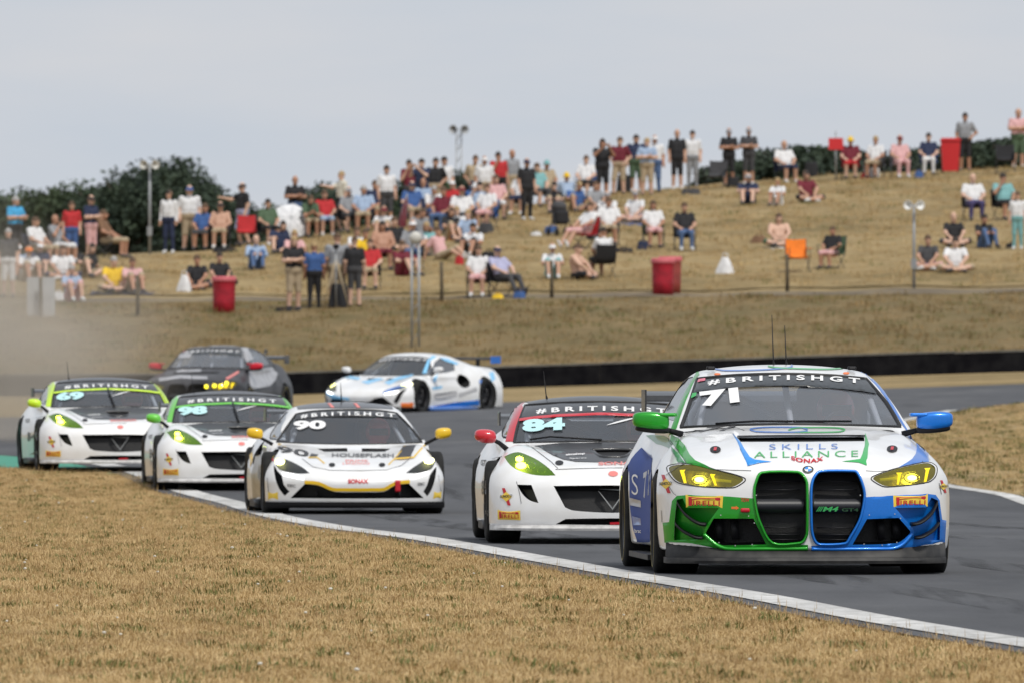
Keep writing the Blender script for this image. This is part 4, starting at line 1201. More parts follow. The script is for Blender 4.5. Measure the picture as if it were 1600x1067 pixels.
def _flat(poly, s=1.0):
    """2-D fill of an outline -> (verts, faces) in pixels"""
    a = np.array(poly, float); c = a.mean(0); a = c + (a - c)*s
    r = delaunay_2d_cdt([Vector(p) for p in a], [], [list(range(len(a)))], 1, 1e-5)
    V = [tuple(p) for p in r[0]]; F = []
    for f in r[2]:
        (ax, ay), (bx, by), (cx, cy) = V[f[0]], V[f[1]], V[f[2]]
        F.append(f if (bx-ax)*(cy-ay) - (by-ay)*(cx-ax) > 0 else tuple(reversed(f)))
    return V, F
def _slab(b, poly, off, th):
    """outline on the skin with real thickness"""
    k = len(poly)
    A = [b.hit(*p)[0] + b.hit(*p)[2]*(-off) for p in poly]
    d = b.ray(*poly[0])
    V = [tuple(p - d*th) for p in A] + [tuple(p + d*th) for p in A]
    top = _flat(poly)
    F = [(i, k+i, k+(i+1) % k, (i+1) % k) for i in range(k)] + [tuple(f) for f in top[1] if max(f) < k]
    return V, F
def _bar(b, quad, back, th):
    A = [b.hit(*p)[0] for p in quad]; y = max(p.y for p in A)
    d = b.ray(*quad[0])
    V = [tuple(Vector((p.x, y + back, p.z))) for p in A] + [tuple(Vector((p.x, y + back + th, p.z))) for p in A]
    return V, [(0, 1, 2, 3), (7, 6, 5, 4), (0, 4, 5, 1), (1, 5, 6, 2), (2, 6, 7, 3), (3, 7, 4, 0)]
def _barrel(b, quad, back):
    """bulging cross panel inside a grille"""
    A = [b.hit(*p)[0] for p in quad]
    y0 = min(p.y for p in A); V, F = [], []
    n = 8
    for i in range(n+1):
        t = i/n
        l = A[0].lerp(A[3], t); r = A[1].lerp(A[2], t)
        y = y0 + back + .03*(2*t-1)**2
        V += [(l.x, y, l.z), (r.x, y, r.z)]
    for i in range(n): F.append((2*i, 2*i+2, 2*i+3, 2*i+1))
    return V, F
def _canard(b, pts):
    pp = smooth_poly(pts, 4, (), False)
    V, F = [], []
    n = len(pp)
    for i, p in enumerate(pp):
        c, no, d = b.hit(*p); e = math.sin(math.pi*(i+.3)/(n+.2))
        o = -d*(.03 + .05*e)
        V += [tuple(c + d*.05 + Vector((0, 0, .012))), tuple(c + o + Vector((0, 0, .002))), tuple(c + o + Vector((0, 0, -.012))), tuple(c + d*.05 + Vector((0, 0, -.016)))]
    for i in range(n-1):
        for j in range(4): F.append((i*4+j, i*4+(j+1) % 4, i*4+4+(j+1) % 4, i*4+4+j))
    F += [(0, 3, 2, 1), tuple((n-1)*4+j for j in range(4))]
    return V, F

# ---- the leading car: white with metallic green and blue
def paint(name, col, metal=.40, rough=.36):
    return mat(name, col, rough, metal=metal, coat=.45, var=.10, vs=120)
M_GREEN = paint('metallic_green', (.010, .33, .014), .30)
M_BLUE = paint('metallic_blue', (.004, .185, .70), .30)
M_GREENV = mat('green_vinyl', (.04, .40, .10), .35, coat=.3)
M_GREEND = mat('dark_green_vinyl', (.025, .20, .06), .35, coat=.3)
M_BLUEV = mat('blue_vinyl', (.02, .27, .75), .35, coat=.3)
M_BLUEM = mat('mid_blue_vinyl', (.08, .20, .55), .35, coat=.3)
M_NAVY = mat('slate_blue_vinyl', (.045, .085, .30), .65, spec=.2)
M_SILV = mat('silver_vinyl', (.45, .45, .46), .4)

hero = empty('race_car'); hero.matrix_world = B_M
tag(hero, 'white race coupe numbered 71 with metallic green and blue halves and twin tall grilles', 'race car', 'race cars on the track')
bmw_shell(b_ref, hero, M_WHITE, M_GREEN, M_BLUE)
bmw_common(b_ref, hero, M_GREEN, M_BLUE, M_GREEN, M_BLUE, M_DRL, mat('tyre_yellow_line', (.28, .22, .05), .6))
b = b_ref
def deco(name, poly, m, off=.0035, g=3.5, parent=None):
    return obj(name, b.patch(poly, off, g), m, parent or hero)
nose_l = [(1036, 816), (1046, 815), (1050.5, 782), (1058, 774), (1076, 772.5), (1138, 775), (1176.5, 778), (1181, 793), (1187, 815), (1206, 849), (1262.5, 850.5), (1262.5, 859), (1131, 859), (1092, 850), (1039, 847)]
nose_r = [(1352, 776), (1395.6, 773.4), (1449, 770.8), (1461.5, 772.5), (1467.5, 781), (1471.5, 811), (1478, 812.6), (1476, 846.5), (1456, 849), (1401, 859), (1267.5, 860), (1267.5, 852), (1321, 851), (1331, 838), (1345, 813), (1350, 792)]
def minus(poly, holes, off):
    """outline laid on the skin without the openings in it"""
    a = [Vector(p) for p in poly]; vs = list(a); fs = [list(range(len(a)))]
    for h in holes:
        n = len(vs); vs += [Vector(p) for p in h]; fs.append(list(range(n, n+len(h))))
    pa = np.array(poly)
    x0, y0 = pa.min(0); x1, y1 = pa.max(0)
    for X in np.arange(x0+2, x1, 4):
        for Y in np.arange(y0+2, y1, 4):
            if _inside(pa, X, Y) and not any(_inside(np.array(h), X, Y) for h in holes): vs.append(Vector((X, Y)))
    r = delaunay_2d_cdt(vs, [], fs, 0, 1e-4)
    V = [tuple(p) for p in r[0]]; F = []
    for f in r[2]:
        cx = sum(V[i][0] for i in f)/3; cy = sum(V[i][1] for i in f)/3
        if _inside(pa, cx, cy) and not any(_inside(np.array(h), cx, cy) for h in holes):
            (ax, ay), (bx, by), (qx, qy) = V[f[0]], V[f[1]], V[f[2]]
            F.append(f if (bx-ax)*(qy-ay) - (by-ay)*(qx-ax) > 0 else tuple(reversed(f)))
    return b.onto(V, F, off)
grow = lambda poly, s: [tuple(np.array(poly).mean(0) + (np.array(p) - np.array(poly).mean(0))*s) for p in poly]
obj('green_nose_paint', minus(nose_l, [grow(INT_L, .985), grow(POC_L, .955)], .0035), M_GREEN, hero)
obj('blue_nose_paint', minus(nose_r, [grow(INT_R, .985), grow(POC_R, .955)], .0035), M_BLUE, hero)
# pillars and wings
deco('green_pillar_paint', k1((442, 725), (470, 640), (530, 460), (600, 300), (650, 215), (700, 120), (722, 92), (735, 100), (728, 150), (690, 195), (640, 300), (575, 470), (520, 640), (480, 705)), M_GREEN)
deco('green_wing_paint', k1((470, 700), (540, 740), (592, 800), (640, 890), (690, 942), (780, 982), (875, 1032), (612, 972), (540, 872), (455, 765)), M_GREEN)
deco('green_wing_paint', k1((440, 735), (452, 770), (530, 872), (602, 968), (530, 962), (500, 890), (440, 825), (380, 800), (335, 790), (290, 755), (235, 712), (300, 705), (400, 712)), M_GREEND)
deco('blue_pillar_paint', k2((738, 97), (800, 132), (870, 185), (960, 310), (1050, 450), (1130, 590), (1190, 690), (1165, 672), (1120, 610), (1030, 460), (930, 310), (830, 195)), M_BLUEM)
deco('blue_wing_paint', k2((1195, 695), (1250, 750), (1258, 800), (1250, 880), (1215, 930), (1085, 1008), (1200, 980), (1310, 958), (1370, 958), (1378, 850), (1305, 800), (1235, 730)), M_BLUEM)
deco('bonnet_shut_line', stroke(k1((462, 755), (530, 850), (608, 970)), 1.0), M_RUBBER, .005)
deco('bonnet_shut_line', stroke(k2((1262, 755), (1330, 850), (1310, 958)), 1.0), M_RUBBER, .005)
for ln_ in (k3((890, 74), (1040, 80), (1200, 84)), k4((690, 84), (790, 92), (880, 84)), k3((470, 200), (520, 280), (545, 300)), k3((415, 430), (420, 535)), k4((1330, 190), (1350, 290)), [(1070, 724), (1050, 735), (1041, 742)]):
    deco('panel_gap', stroke(ln_, .7), M_DECALG, .004)
for x, y in k3((936, 472), (1178, 480), (920, 712), (1062, 738), (1210, 728), (1246, 298), (1228, 540)) + k4((718, 470), (940, 462), (672, 725), (830, 735), (958, 710), (640, 298), (990, 500)):
    deco('fastener', ellipse(x, y, 1.0, 1.0, 8), M_SILV, .008, 2)
# bonnet graphics
deco('blue_bracket_mark', k1((1035, 690), (1110, 775), (1195, 912), (1240, 935), (1400, 955), (1290, 966), (1175, 995)), M_BLUEV, .004)
deco('green_bracket_mark', k2((780, 688), (816, 790), (795, 990), (720, 962), (565, 952), (735, 930), (758, 880)), M_GREENV, .004)
obj('lettering', b.text('SKILLS', [(1202, 702.5), (1309, 701.5)], 8.2, .005, bold=-.004, space=1.5), M_BLUEM, hero)
obj('lettering', b.text('ALLIANCE', [(1178, 715.5), (1341, 713.5)], 9.5, .005, bold=-.004, space=1.4), M_GREENV, hero)
obj('lettering', b.text('SONAX', [(1236, 718.5), (1262, 723.5), (1286.5, 719.5)], 6.2, .007, bold=.03, space=1.05), M_RED, hero)
obj('race_number', b.text('71', [(1090, 675), (1152, 671.5)], 7.0, .004, bold=.02, shear=.5), M_DECALG, hero)
deco('number_panel_outline', stroke([(1070, 683), (1068, 675), (1148, 667.5), (1163, 672.5)], .8), M_DECALG, .004)
def loop(pts, w, m):
    deco('link_mark', stroke(smooth_poly(pts, 5, (), False), w), m, .004)
loop([(1262, 671), (1250, 667.8), (1200, 667.5), (1180, 669), (1172, 671), (1182, 674.2), (1215, 675.2), (1248, 675), (1262, 673)], 2.0, M_BLUEM)
loop([(1232, 672), (1245, 668.5), (1290, 668), (1312, 669), (1320, 671.5), (1312, 674.5), (1280, 675.5), (1240, 675.3)], 2.0, M_GREENV)
loop([(1117, 576), (1130, 578.8), (1165, 578.8), (1205, 577.2), (1230, 575), (1238, 572.5), (1236, 570)], 2.0, M_BLUEM)
loop([(1200, 572), (1212, 574.5), (1245, 576), (1290, 577), (1315, 575.5), (1322, 573), (1316, 571)], 2.0, M_GREENV)
for x, y in ((1121, 584.6), (1322, 583.2)): deco('roof_light_marker', ellipse(x, y, 5, 1.6), M_ORANGE, .004)
for x, y in ((1118, 702.5), (1394, 701.5)):
    pn = deco('bonnet_pin', ellipse(x, y, 8.5, 5.2, 16), M_BLACK, .006)
    deco('pin_release', [(x-2, y-2.5), (x+2.5, y-2.5), (x+1.5, y+2.5), (x-3, y+2.5)], M_RED, .010, parent=pn)
rd = deco('badge', ellipse(1262.6, 733.6, 8.6, 5.4), M_DECALK, .007)
deco('badge_ring', ellipse(1262.6, 733.6, 5.7, 3.6), M_DECALW, .009, parent=rd)
for a0 in (0, math.pi):
    deco('badge_quarter', [(1262.6, 733.6)] + [(1262.6 + 5.4*math.cos(a0 + t*math.pi/16), 733.6 + 3.4*math.sin(a0 + t*math.pi/16)) for t in range(9)], M_BLUEV, .011, parent=rd)
deco('bonnet_vent_lip', [(1152, 681.6), (1250, 680.2), (1351, 680.4), (1352, 682.8), (1250, 683.2), (1152, 684.6)], M_BLACK, .008)
# windscreen lettering
bn = deco('windscreen_banner', [(1080, 614.5), (1115, 609.5), (1152, 605.5), (1226, 602.2), (1321, 608), (1370, 614.5), (1353.5, 592.5), (1300, 587.6), (1226, 585), (1150, 587), (1090.5, 592.6)], mat('banner_film', (.035, .042, .048), .3, coat=.4, var=.5, vs=38, col2=(.014, .016, .018)), .003)
banner_text(b, bn, [(1106, 603.0), (1226, 595.2), (1343.5, 600.5)], 8.6)
deco('pink_sticker', [(1090, 598), (1102, 595.5), (1102.5, 591.5), (1092, 593)], mat('pink_vinyl', (.65, .18, .25), .4), .008, parent=bn)
obj('race_number', b.text('71', [(1093, 637), (1156, 629.5)], 24, .008, bold=.06, shear=-.05), M_DECALW, hero)
deco('green_corner_flash', [(1080, 623), (1088, 619), (1089, 614), (1081.5, 615)], M_GREENV, .008)
wp = obj('wiper', tube([b.hit(1118, 664)[0] + Vector((0, -.02, .012)), b.hit(1180, 661.5)[0] + Vector((0, -.03, .018)), b.hit(1330, 661)[0] + Vector((0, -.03, .015))], .008, 6), M_BLACK, hero)
# stickers
tyre_sticker(b, hero, k3((632, 405), (948, 410), (955, 303), (628, 293)))
tyre_sticker(b, hero, k4((932, 402), (1228, 397), (1230, 288), (928, 300)))
fuel_sticker(b, hero, 1041, 755.5, 9.5)
fuel_sticker(b, hero, 1473.5, 759.5, 6.5)
obj('lettering', b.text('TOW', [(1158, 783.5), (1171, 783.5)], 6, .006, bold=.03), M_RED, hero)
deco('tow_arrow', [(1143, 791), (1150, 791), (1150, 789.5), (1155, 793), (1150, 796), (1150, 794.5), (1143, 794.5)], M_ORANGE, .006)
c = b.hit(1164, 796.5)[0]
obj('tow_strap', roundbox_md((c.x, c.y - .015, c.z), (.030, .022, .014), .008, .006), M_RED, hero)
gp = b.hit(1305, 790)[0]
for txt, x0, x1, h, sh, m in (('///', 1276, 1288, 7.5, .35, M_GREENV), ('M4', 1286, 1311, 7.5, .25, M_GREENV), ('GT4', 1316, 1342, 5.2, 0, mat('dark_green_letters', (.01, .06, .02), .5))):
    V, F = text2d(txt, .03, sh, 1.0)
    a0 = b.hit(x0, 799)[0]; a1 = b.hit(x1, 799)[0]
    yb = min(b.hit(1280, 779)[0].y, b.hit(1340, 801)[0].y) + .038
    obj('lettering', ([(a0.x + (a1.x-a0.x)*v[0], yb, b.hit(x0, 798.5)[0].z + v[1]*h/236.0) for v in V], F), m, hero, False)
# flank graphics
deco('flank_graphic', k3((120, 40), (150, -20), (190, -70), (240, -120), (335, -20), (326, 60), (322, 380), (316, 700), (300, 770), (195, 775), (160, 560), (140, 400)), M_NAVY, .003, 6)
deco('flank_stripe', k3((138, 318), (238, 345), (240, 405), (146, 385)), M_SILV, .006, 5)
deco('flank_stripe', k3((160, 480), (235, 500), (240, 560), (172, 560)), M_BLUEM, .005, 5)
obj('lettering', b.text('S', [k3((160, 290))[0], k3((215, 300))[0]], 32, .007, bold=-.01), M_DECALW, hero)
obj('lettering', b.text('71', [k3((262, 330))[0], k3((312, 300))[0]], 40, .007, bold=.03), M_SILV, hero)
obj('lettering', b.text('brsc', [k3((185, 625))[0], k3((240, 628))[0]], 6, .007, bold=.02), M_DECALW, hero)
drv = pilot(B_M, .36, 2.45, 1.08)
tag(drv, 'driver in red helmet behind the windscreen of the car numbered 71', 'person', 'drivers at the wheel')
# ================================================================== low wide-nosed sports coupes (three alike)
kg = cv(720, 590, 3.953)
G_w = Cur((0, .90), (.4, .935), (.85, .955), (1.3, .93), (1.7, .905), (2.6, .915), (3.1, .95), (3.5, .97), (4.1, .94), (4.6, .86))
G_in = Cur((.05, .03), (.2, .012), (.4, 0), (.52, .012), (.62, .045), (.7, .09), (.8, .15), (.95, .24))
G_t = Cur((-.1, .40), (.0, .455), (.08, .53), (.2, .585), (.4, .635), (.8, .70), (1.4, .755), (2.0, .78), (3.0, .83), (3.6, .87), (4.2, .87), (4.6, .82))
G_dr = Cur((0, 0), (.4, .01), (.7, .04), (.9, .09), (1.1, .2))
G_fx = Cur((0, 0), (.25, .012), (.45, .05), (.6, .11), (.75, .20), (.85, .31), (.92, .46), (.96, .62), (1.1, .8))
G_fz = Cur((0, .06), (.12, .015), (.25, 0), (.42, .03), (.55, .12), (.7, .3))
G_rf = Cur((.9, .60), (1.25, .715), (1.6, .875), (2.0, 1.045), (2.2, 1.095), (2.45, 1.125), (2.75, 1.13), (3.1, 1.09), (3.6, .985), (4.2, .85), (4.6, .78))
def G_gh(x, y, z):
    ax = np.abs(x)
    yy = y - .18*np.minimum(ax/.7, 1.2)**2 * np.clip((2.5-y)/1.1, 0, 1)
    top = (z - G_rf(yy) + .055*(ax/.6)**2.2) * .86
    side = (ax - (.80 - .52*np.maximum(z-.76, 0) - .1*np.clip((y-3.0)/1.4, 0, 1))) * .88
    return smax(top, side, .06)
def G_f(x, y, z):
    ax = np.abs(x)
    g1 = ax - G_w(y) + G_in(z)
    bump = .075*np.exp(-((ax-.72)/.17)**2)*np.exp(-((y-.95)/.48)**2) + .05*np.exp(-((ax-.8)/.2)**2)*np.exp(-((y-3.45)/.6)**2)
    g2 = (z - G_t(y) + G_dr(ax) - bump) * .94
    g3 = (G_fx(ax) + G_fz(z) - y) * .82
    g4 = y - (4.42 - .2*(ax/.95)**4)
    low = smax(smax(smax(g1, g2, .14), g3, .07), g4, .1)
    low = smax(low, .13 - z, .03)
    gh = smax(smax(G_gh(x, y, z), .5 - z, .05), np.maximum(1.08 - y, y - 4.3), .05)
    return smin(low, gh, .04)
def G_cav(x, y, z):
    g = np.maximum(G_gh(x, y, z) + .035, np.abs(x) - .70)
    return np.maximum(np.maximum(g, .52 - z), np.maximum(1.40 - y, y - 3.6))
G_M = place(957, 108.6, -.005, 2.1)
g_ref = Body(G_f, (-1.08, -.1, .04), (1.08, 4.6, 1.24), .0165, G_M)
g_cav = nets(G_cav, (-.8, 1.3, .45), (.8, 3.75, 1.2), .03, 2)
b = g_ref
mx2 = lambda pts, c=957.0: [(2*c - x, y) for x, y in pts][::-1]
G_SCR = smooth_poly([(803, 691.5), (809, 664), (820.5, 633), (875, 629), (939, 627.5), (1003, 629), (1057, 633), (1075, 664), (1087, 690.5), (1010, 690), (945, 689.5), (875, 690.5)], 5, (0, 2, 6, 8))
G_GRI = smooth_poly([(865, 758.5), (957, 757.5), (1049, 758.5), (1031, 792), (1018, 797), (957, 800.5), (896, 797), (883, 792)], 4, (0, 2, 3, 7))
G_SLOT = smooth_poly([(868, 818.5), (884, 810), (957, 809), (1030, 810), (1046, 818.5), (957, 819.5)], 3, (0, 1, 3, 4))
G_DUCT = smooth_poly(kg((348, 658), (436, 660), (480, 772), (425, 755), (380, 715)), 3, (0, 1, 2))
G_HL = smooth_poly(kg((258, 482), (300, 462), (352, 452), (420, 475), (485, 508), (555, 560), (598, 606), (520, 608), (440, 600), (345, 570), (290, 530)), 3, (0, 6))
G_SCOOP = smooth_poly([(925, 702.5), (957, 701.5), (990, 702.5), (977, 713), (957, 714), (938, 713)], 3, (0, 2))
G_SIDE = [(1.72, .80), (2.14, 1.00), (2.45, 1.055), (2.85, 1.045), (3.2, .94), (3.1, .87), (2.4, .82)]
M_LIME = mat('lime_paint', (.55, .80, .02), .35, coat=.4)
M_GRN2 = mat('bright_green_paint', (.13, .55, .05), .35, coat=.4)
M_REDP = mat('red_paint', (.55, .015, .03), .3, coat=.5)
M_CYAN = mat('pale_cyan_vinyl', (.50, .78, .80), .45)
M_WHITE2 = mat('white_coupe_paint', (.84, .845, .855), .30, coat=.6, var=.06, vs=4, col2=(.76, .755, .74))
M_PINKR = mat('faded_red_vinyl', (.72, .22, .20), .45)

g_root = empty('race_car'); g_root.matrix_world = G_M
def gpart(name, md, m, both=False, parent=None):
    o = obj(name, md, m, parent or g_root)
    if both: obj(name, mirror(md), m, parent or g_root)
    return o
passes = [[(b.prism(G_SCR, .5, .25), 1), (b.prism(G_GRI, .10), 1), (b.prism(G_HL, .07, .3, .92), 1), (mirror(b.prism(G_HL, .07, .3, .92)), 1),
           (b.prism(G_DUCT, .10), 1), (mirror(b.prism(G_DUCT, .10)), 1), (cyl_x(.90, .32, .345, .62, 1.3), 1), (cyl_x(.90, .32, .345, -1.3, -.62), 1),
           (cyl_x(3.48, .32, .35, .60, 1.3), 1), (cyl_x(3.48, .32, .35, -1.3, -.60), 1)],
          [(b.prism(G_SLOT, .10), 1), (prism_x(G_SIDE, -1.2, 1.2), 1), (b.prism(G_SCOOP, .12), 1)],
          [(prism_y([(-.42, .93), (.42, .93), (.36, 1.05), (-.36, 1.05)], 3.0, 4.6), 1)]]
o = shell(b, g_root, [M_WHITE2, M_VOID], passes, g_cav)
o.data.set_sharp_from_angle(angle=R(40))
jobs = [('door', [((0, 1.45, 0), (0, 1, 0)), ((0, 2.65, 0), (0, -1, 0)), ((.55*s, 0, 0), (s, 0, 0)), ((0, 0, .2), (0, 0, 1)), ((0, 0, .78), (0, 0, -1))], None) for s in (-1, 1)]
jobs.append(('front_bumper', [((0, .40, 0), (0, -1, 0)), ((0, 0, .44), (0, 0, -1))], None))
carve(o, jobs, g_root)
hood = [(834, 696.5), (850, 703), (864, 711), (880, 717.5), (900, 721), (957, 722.5), (1014, 721), (1034, 717.5), (1050, 711), (1064, 703), (1062, 694), (1010, 691.2), (945, 690.6), (875, 692)]
obj('bonnet', minus(hood, [grow(G_SCOOP, 1.0)], .004), M_CARBON, g_root)
gpart('grille_mesh', b.onto(*_flat(G_GRI), off=-.085), M_MESH)
em = gpart('grille_emblem', _slab(b, stroke([(936, 765), (978, 765), (957, 794), (936, 765)], 4.0), -.03, .006), mat('grey_emblem', (.12, .13, .135), .4))
gpart('slot_mesh', b.onto(*_flat(G_SLOT), off=-.08), M_MESH)
gpart('scoop_lip', b.ring(G_SCOOP, .03, .014, .002), M_CARBON)
gpart('duct_mesh', b.onto(*_flat(G_DUCT), off=-.08), mat('duct_dark', (.05, .045, .02), .5), True)
for sg in (0, 1):
    q = (lambda md: mirror(md)) if sg else (lambda md: md)
    h = empty('headlight'); h.parent = g_root
    obj('bowl', q(b.onto(*_flat(G_HL, .92), off=-.055)), mat('lamp_bowl_light', (.62, .64, .30), .35, metal=.2, var=.5, vs=14, col2=(.22, .34, .06)), h)
    c0, c1 = kg((362, 500), (372, 540))
    obj('lamp', q(_slab(b, ellipse(c0[0], c0[1], 6, 4.5, 14), -.03, .01)), M_LAMP, h)
    obj('lamp', q(_slab(b, ellipse(c1[0], c1[1], 8.5, 5.5, 14), -.03, .01)), M_LAMP, h)
    for cx, cy in kg((440, 540), (500, 570)):
        obj('lamp_ring', q(b.ring(ellipse(cx, cy, 6, 5, 16), .012, .01, -.035)), M_REFL, h)
    obj('lens', q(b.patch(G_HL, -.001, 6)), M_LENSG, h)
gpart('windscreen', b.patch(G_SCR, -.006, 8), M_SCREEN)
gpart('windscreen_seal', b.ring(G_SCR, .022, .005, 0), M_RUBBER)
for s in (-1, 1):
    gpart('side_window', side_pane(b, G_SIDE, s), M_SIDEGL)
gpart('rear_window', ([(-.42, 3.86, .93), (.42, 3.86, .93), (.36, 3.30, 1.045), (-.36, 3.30, 1.045)], [(0, 1, 2, 3)]), M_SIDEGL)
# roof skin
def roof_skin(body, y0, y1, w, off, m, root, name='roof'):
    V, F = [], []; ny, nx = 30, 16
    for j in range(ny+1):
        for i in range(nx+1):
            x = (-1 + 2*i/nx)*w; y = y0 + (y1-y0)*j/ny + .14*(x/w)**2*(1-j/ny)
            co, no, k, t = body.bvh.ray_cast(Vector((x, y, 3)), Vector((0, 0, -1)))
            V.append(tuple(co + no*off))
    for j in range(ny):
        for i in range(nx): F.append((j*(nx+1)+i, j*(nx+1)+i+1, (j+1)*(nx+1)+i+1, (j+1)*(nx+1)+i))
    return obj(name, (V, F), m, root)
roof_skin(b, 2.16, 3.15, .56, .004, M_CARBON, g_root)
M_ACC = mat('accent_paint', (.55, .80, .021), .35, coat=.4)
pil = kg((374, 137), (390, 140), (386, 190), (350, 300), (322, 395), (277, 395), (300, 300), (335, 190), (352, 150))
gpart('pillar_paint', b.patch(pil, .005, 3), M_ACC, True)
bn = gpart('windscreen_banner', b.patch([(811, 655), (875, 648), (939, 645.5), (1003, 648), (1068, 655), (1056.5, 634), (1003, 630), (939, 628.5), (875, 630), (821, 634)], .003, 4), mat('dark_banner_film', (.035, .037, .042), .3, coat=.3, var=.4, vs=25))
banner_text(b, bn, [(838, 647.5), (939, 643), (1041, 647.5)], 8.2)
gpart('banner_stripe', b.patch(stroke([(811, 656), (841, 652), (875, 649.2), (939, 646.7), (1003, 649.2), (1037, 652), (1069, 656)], 4.2), .006, 3), M_ACC, parent=bn)
gpart('bonnet_pin', b.patch(ellipse(874, 723, 6.5, 3.6, 14), .006, 4), M_BLACK, True)
for (t, base, h, m, bo) in (('aimshop', [(884, 713.5), (914, 711.5)], 4.2, M_DECALW, .03), ('Spares', [(890, 718.5), (916, 717.5)], 2.6, M_DECALW, .0), ('SONAX', [(935, 727), (1000, 725.5)], 4.5, M_PINKR, .03)):
    gpart('lettering', b.text(t, base, h, .008, bold=bo), m)
gpart('nose_badge', b.patch(ellipse(958, 740, 7.5, 4.2, 18), .005, 4), M_PINKR)
for ln_ in (kg((585, 566), (760, 560), (1000, 556)), kg((345, 640), (362, 700), (375, 775)), kg((195, 500), (255, 485)), kg((405, 415), (440, 430), (560, 520), (600, 560))):
    gpart('panel_gap', b.patch(stroke(ln_, .8), .004, 4), M_DECALG)
tyre_sticker(b, g_root, [(778.5, 811), (813.5, 812), (813, 797), (778, 796)])
fuel_sticker(b, g_root, 791.5, 775.5, 9)
gpart('tow_strap', b.patch([(953, 815), (975, 814), (975, 818), (953, 818.5)], .012, 4), M_RED)
for (t, base, h) in (('84', [(753.5, 772), (761, 772)], 22), ('GT', [(752, 727), (760, 727)], 9), ('AS', [(758, 805), (764, 806)], 9)):
    g_flank = gpart('lettering', b.text(t, base, h, .006, bold=.02), M_DECALK)
# splitter lip, skirts
xs = np.linspace(-.93, .93, 41); V, F = [], []
for x in xs:
    y = min(float(G_fx(abs(x))), .5) - .03
    V += [(x, y, .105), (x, y-.004, .122), (x, y+.03, .145), (x, .55, .14), (x, .55, .105)]
for i in range(len(xs)-1):
    for j in range(5): F.append((i*5+j, i*5+(j+1) % 5, i*5+5+(j+1) % 5, i*5+5+j))
F += [(0, 4, 3, 2, 1), tuple((len(xs)-1)*5+j for j in range(5))]
autosmooth(gpart('splitter', (V, F), mat('scuffed_white_lip', (.62, .61, .60), .5, var=.35, vs=14)))
for s in (-1, 1):
    md = box(.80, .93, 1.28, 3.1, .09, .15)
    gpart('side_skirt', md if s > 0 else mirror(md), M_BLACK)
    me = empty('door_mirror'); me.parent = g_root
    obj('housing', mirror_housing((s*.935, 1.33, .825), (.085, .085, .055), s, .3, 2.4), M_ACC, me)
    obj('stalk', tube([(s*.76, 1.50, .72), (s*.82, 1.44, .77), (s*.88, 1.38, .80)], [.022, .018, .016], 8), M_BLACK, me)
rw = empty('rear_wing'); rw.parent = g_root
obj('wing_blade', prism_x([(4.2, .94), (4.26, .965), (4.5, .985), (4.5, .975), (4.28, .945)], -.72, .72), M_CARBON, rw, False)
for s in (-1, 1):
    obj('end_plate', box(s*.72-.006, s*.72+.006, 4.15, 4.52, .89, 1.0), M_CARBON, rw, False)
    obj('pylon', box(s*.35-.008, s*.35+.008, 4.22, 4.36, .82, .95), M_BLACK, rw, False)
for x, y in ((-.815, .90), (.815, .90), (-.82, 3.48), (.82, 3.48)):
    add_wheel(g_root, x, y, .32, .32, .27, .225)
gpart('dashboard', roundbox_md((0, 1.58, .66), (.66, .18, .08), .05, .03), M_VOID)
gpart('cabin_floor', box(-.70, .70, 1.41, 3.55, .525, .532), M_VOID)
gpart('seat', roundbox_md((.34, 2.62, .72), (.22, .10, .28), .06, .03), M_BLACK)
cage(g_root, [[(-.58, 2.5, .55), (-.56, 2.5, .85), (-.44, 2.5, 1.03), (.44, 2.5, 1.03), (.56, 2.5, .85), (.58, 2.5, .55)],
              [(-.64, 1.6, .62), (-.54, 2.0, .93), (-.46, 2.5, 1.03)], [(.64, 1.6, .62), (.54, 2.0, .93), (.46, 2.5, 1.03)],
              [(-.55, 2.52, .6), (.42, 2.52, 1.0)], [(.55, 2.54, .6), (-.42, 2.54, 1.0)]])
gpart('aerial', tube([(-.40, 2.75, 1.09), (-.40, 2.75, 1.12), (-.405, 2.752, 1.14), (-.425, 2.76, 1.33)], [.014, .010, .005, .0025], 6), M_BLACK)
base84 = g_root
# number, stripe colour and wiper tell the three apart
def number(root, txt):
    obj('race_number', b.text(txt, [(816.5, 675.5), (883, 672)], 19.5, .008, bold=.06, space=1.0), M_CYAN, root)
g98 = copy_tree(base84, {M_ACC: M_GRN2}); g98.matrix_world = place(377, 160.0, -.13, 4.2)
g69 = copy_tree(base84, {M_ACC: M_LIME}); g69.matrix_world = place(188, 169.5, .005, 6.4)
for o in list(base84.children_recursive):
    for sl in o.material_slots:
        if sl.material == M_ACC: sl.link = 'OBJECT'; sl.material = M_REDP
number(base84, '84'); number(g98, '98'); number(g69, '69')
obj('wiper', tube([b.hit(828, 688)[0] + Vector((0, -.02, .01)), b.hit(860, 684)[0] + Vector((0, -.02, .012)), b.hit(940, 688.5)[0] + Vector((0, -.02, .01))], .008, 6), M_BLACK, base84)
for r_ in (g98, g69):
    obj('wiper', tube([b.hit(954, 690)[0] + Vector((0, -.02, .01)), b.hit(947, 668)[0] + Vector((0, -.02, .012)), b.hit(941, 646)[0] + Vector((0, -.02, .01))], .010, 6), M_BLACK, r_)
tag(base84, 'white sports coupe numbered 84 with red mirror, red pillars and black bonnet', 'race car', 'race cars on the track')
tag(g98, 'white sports coupe numbered 98 with bright green mirror and pillars', 'race car', 'race cars on the track')
tag(g69, 'white sports coupe numbered 69 with lime yellow mirror and pillars', 'race car', 'race cars on the track')

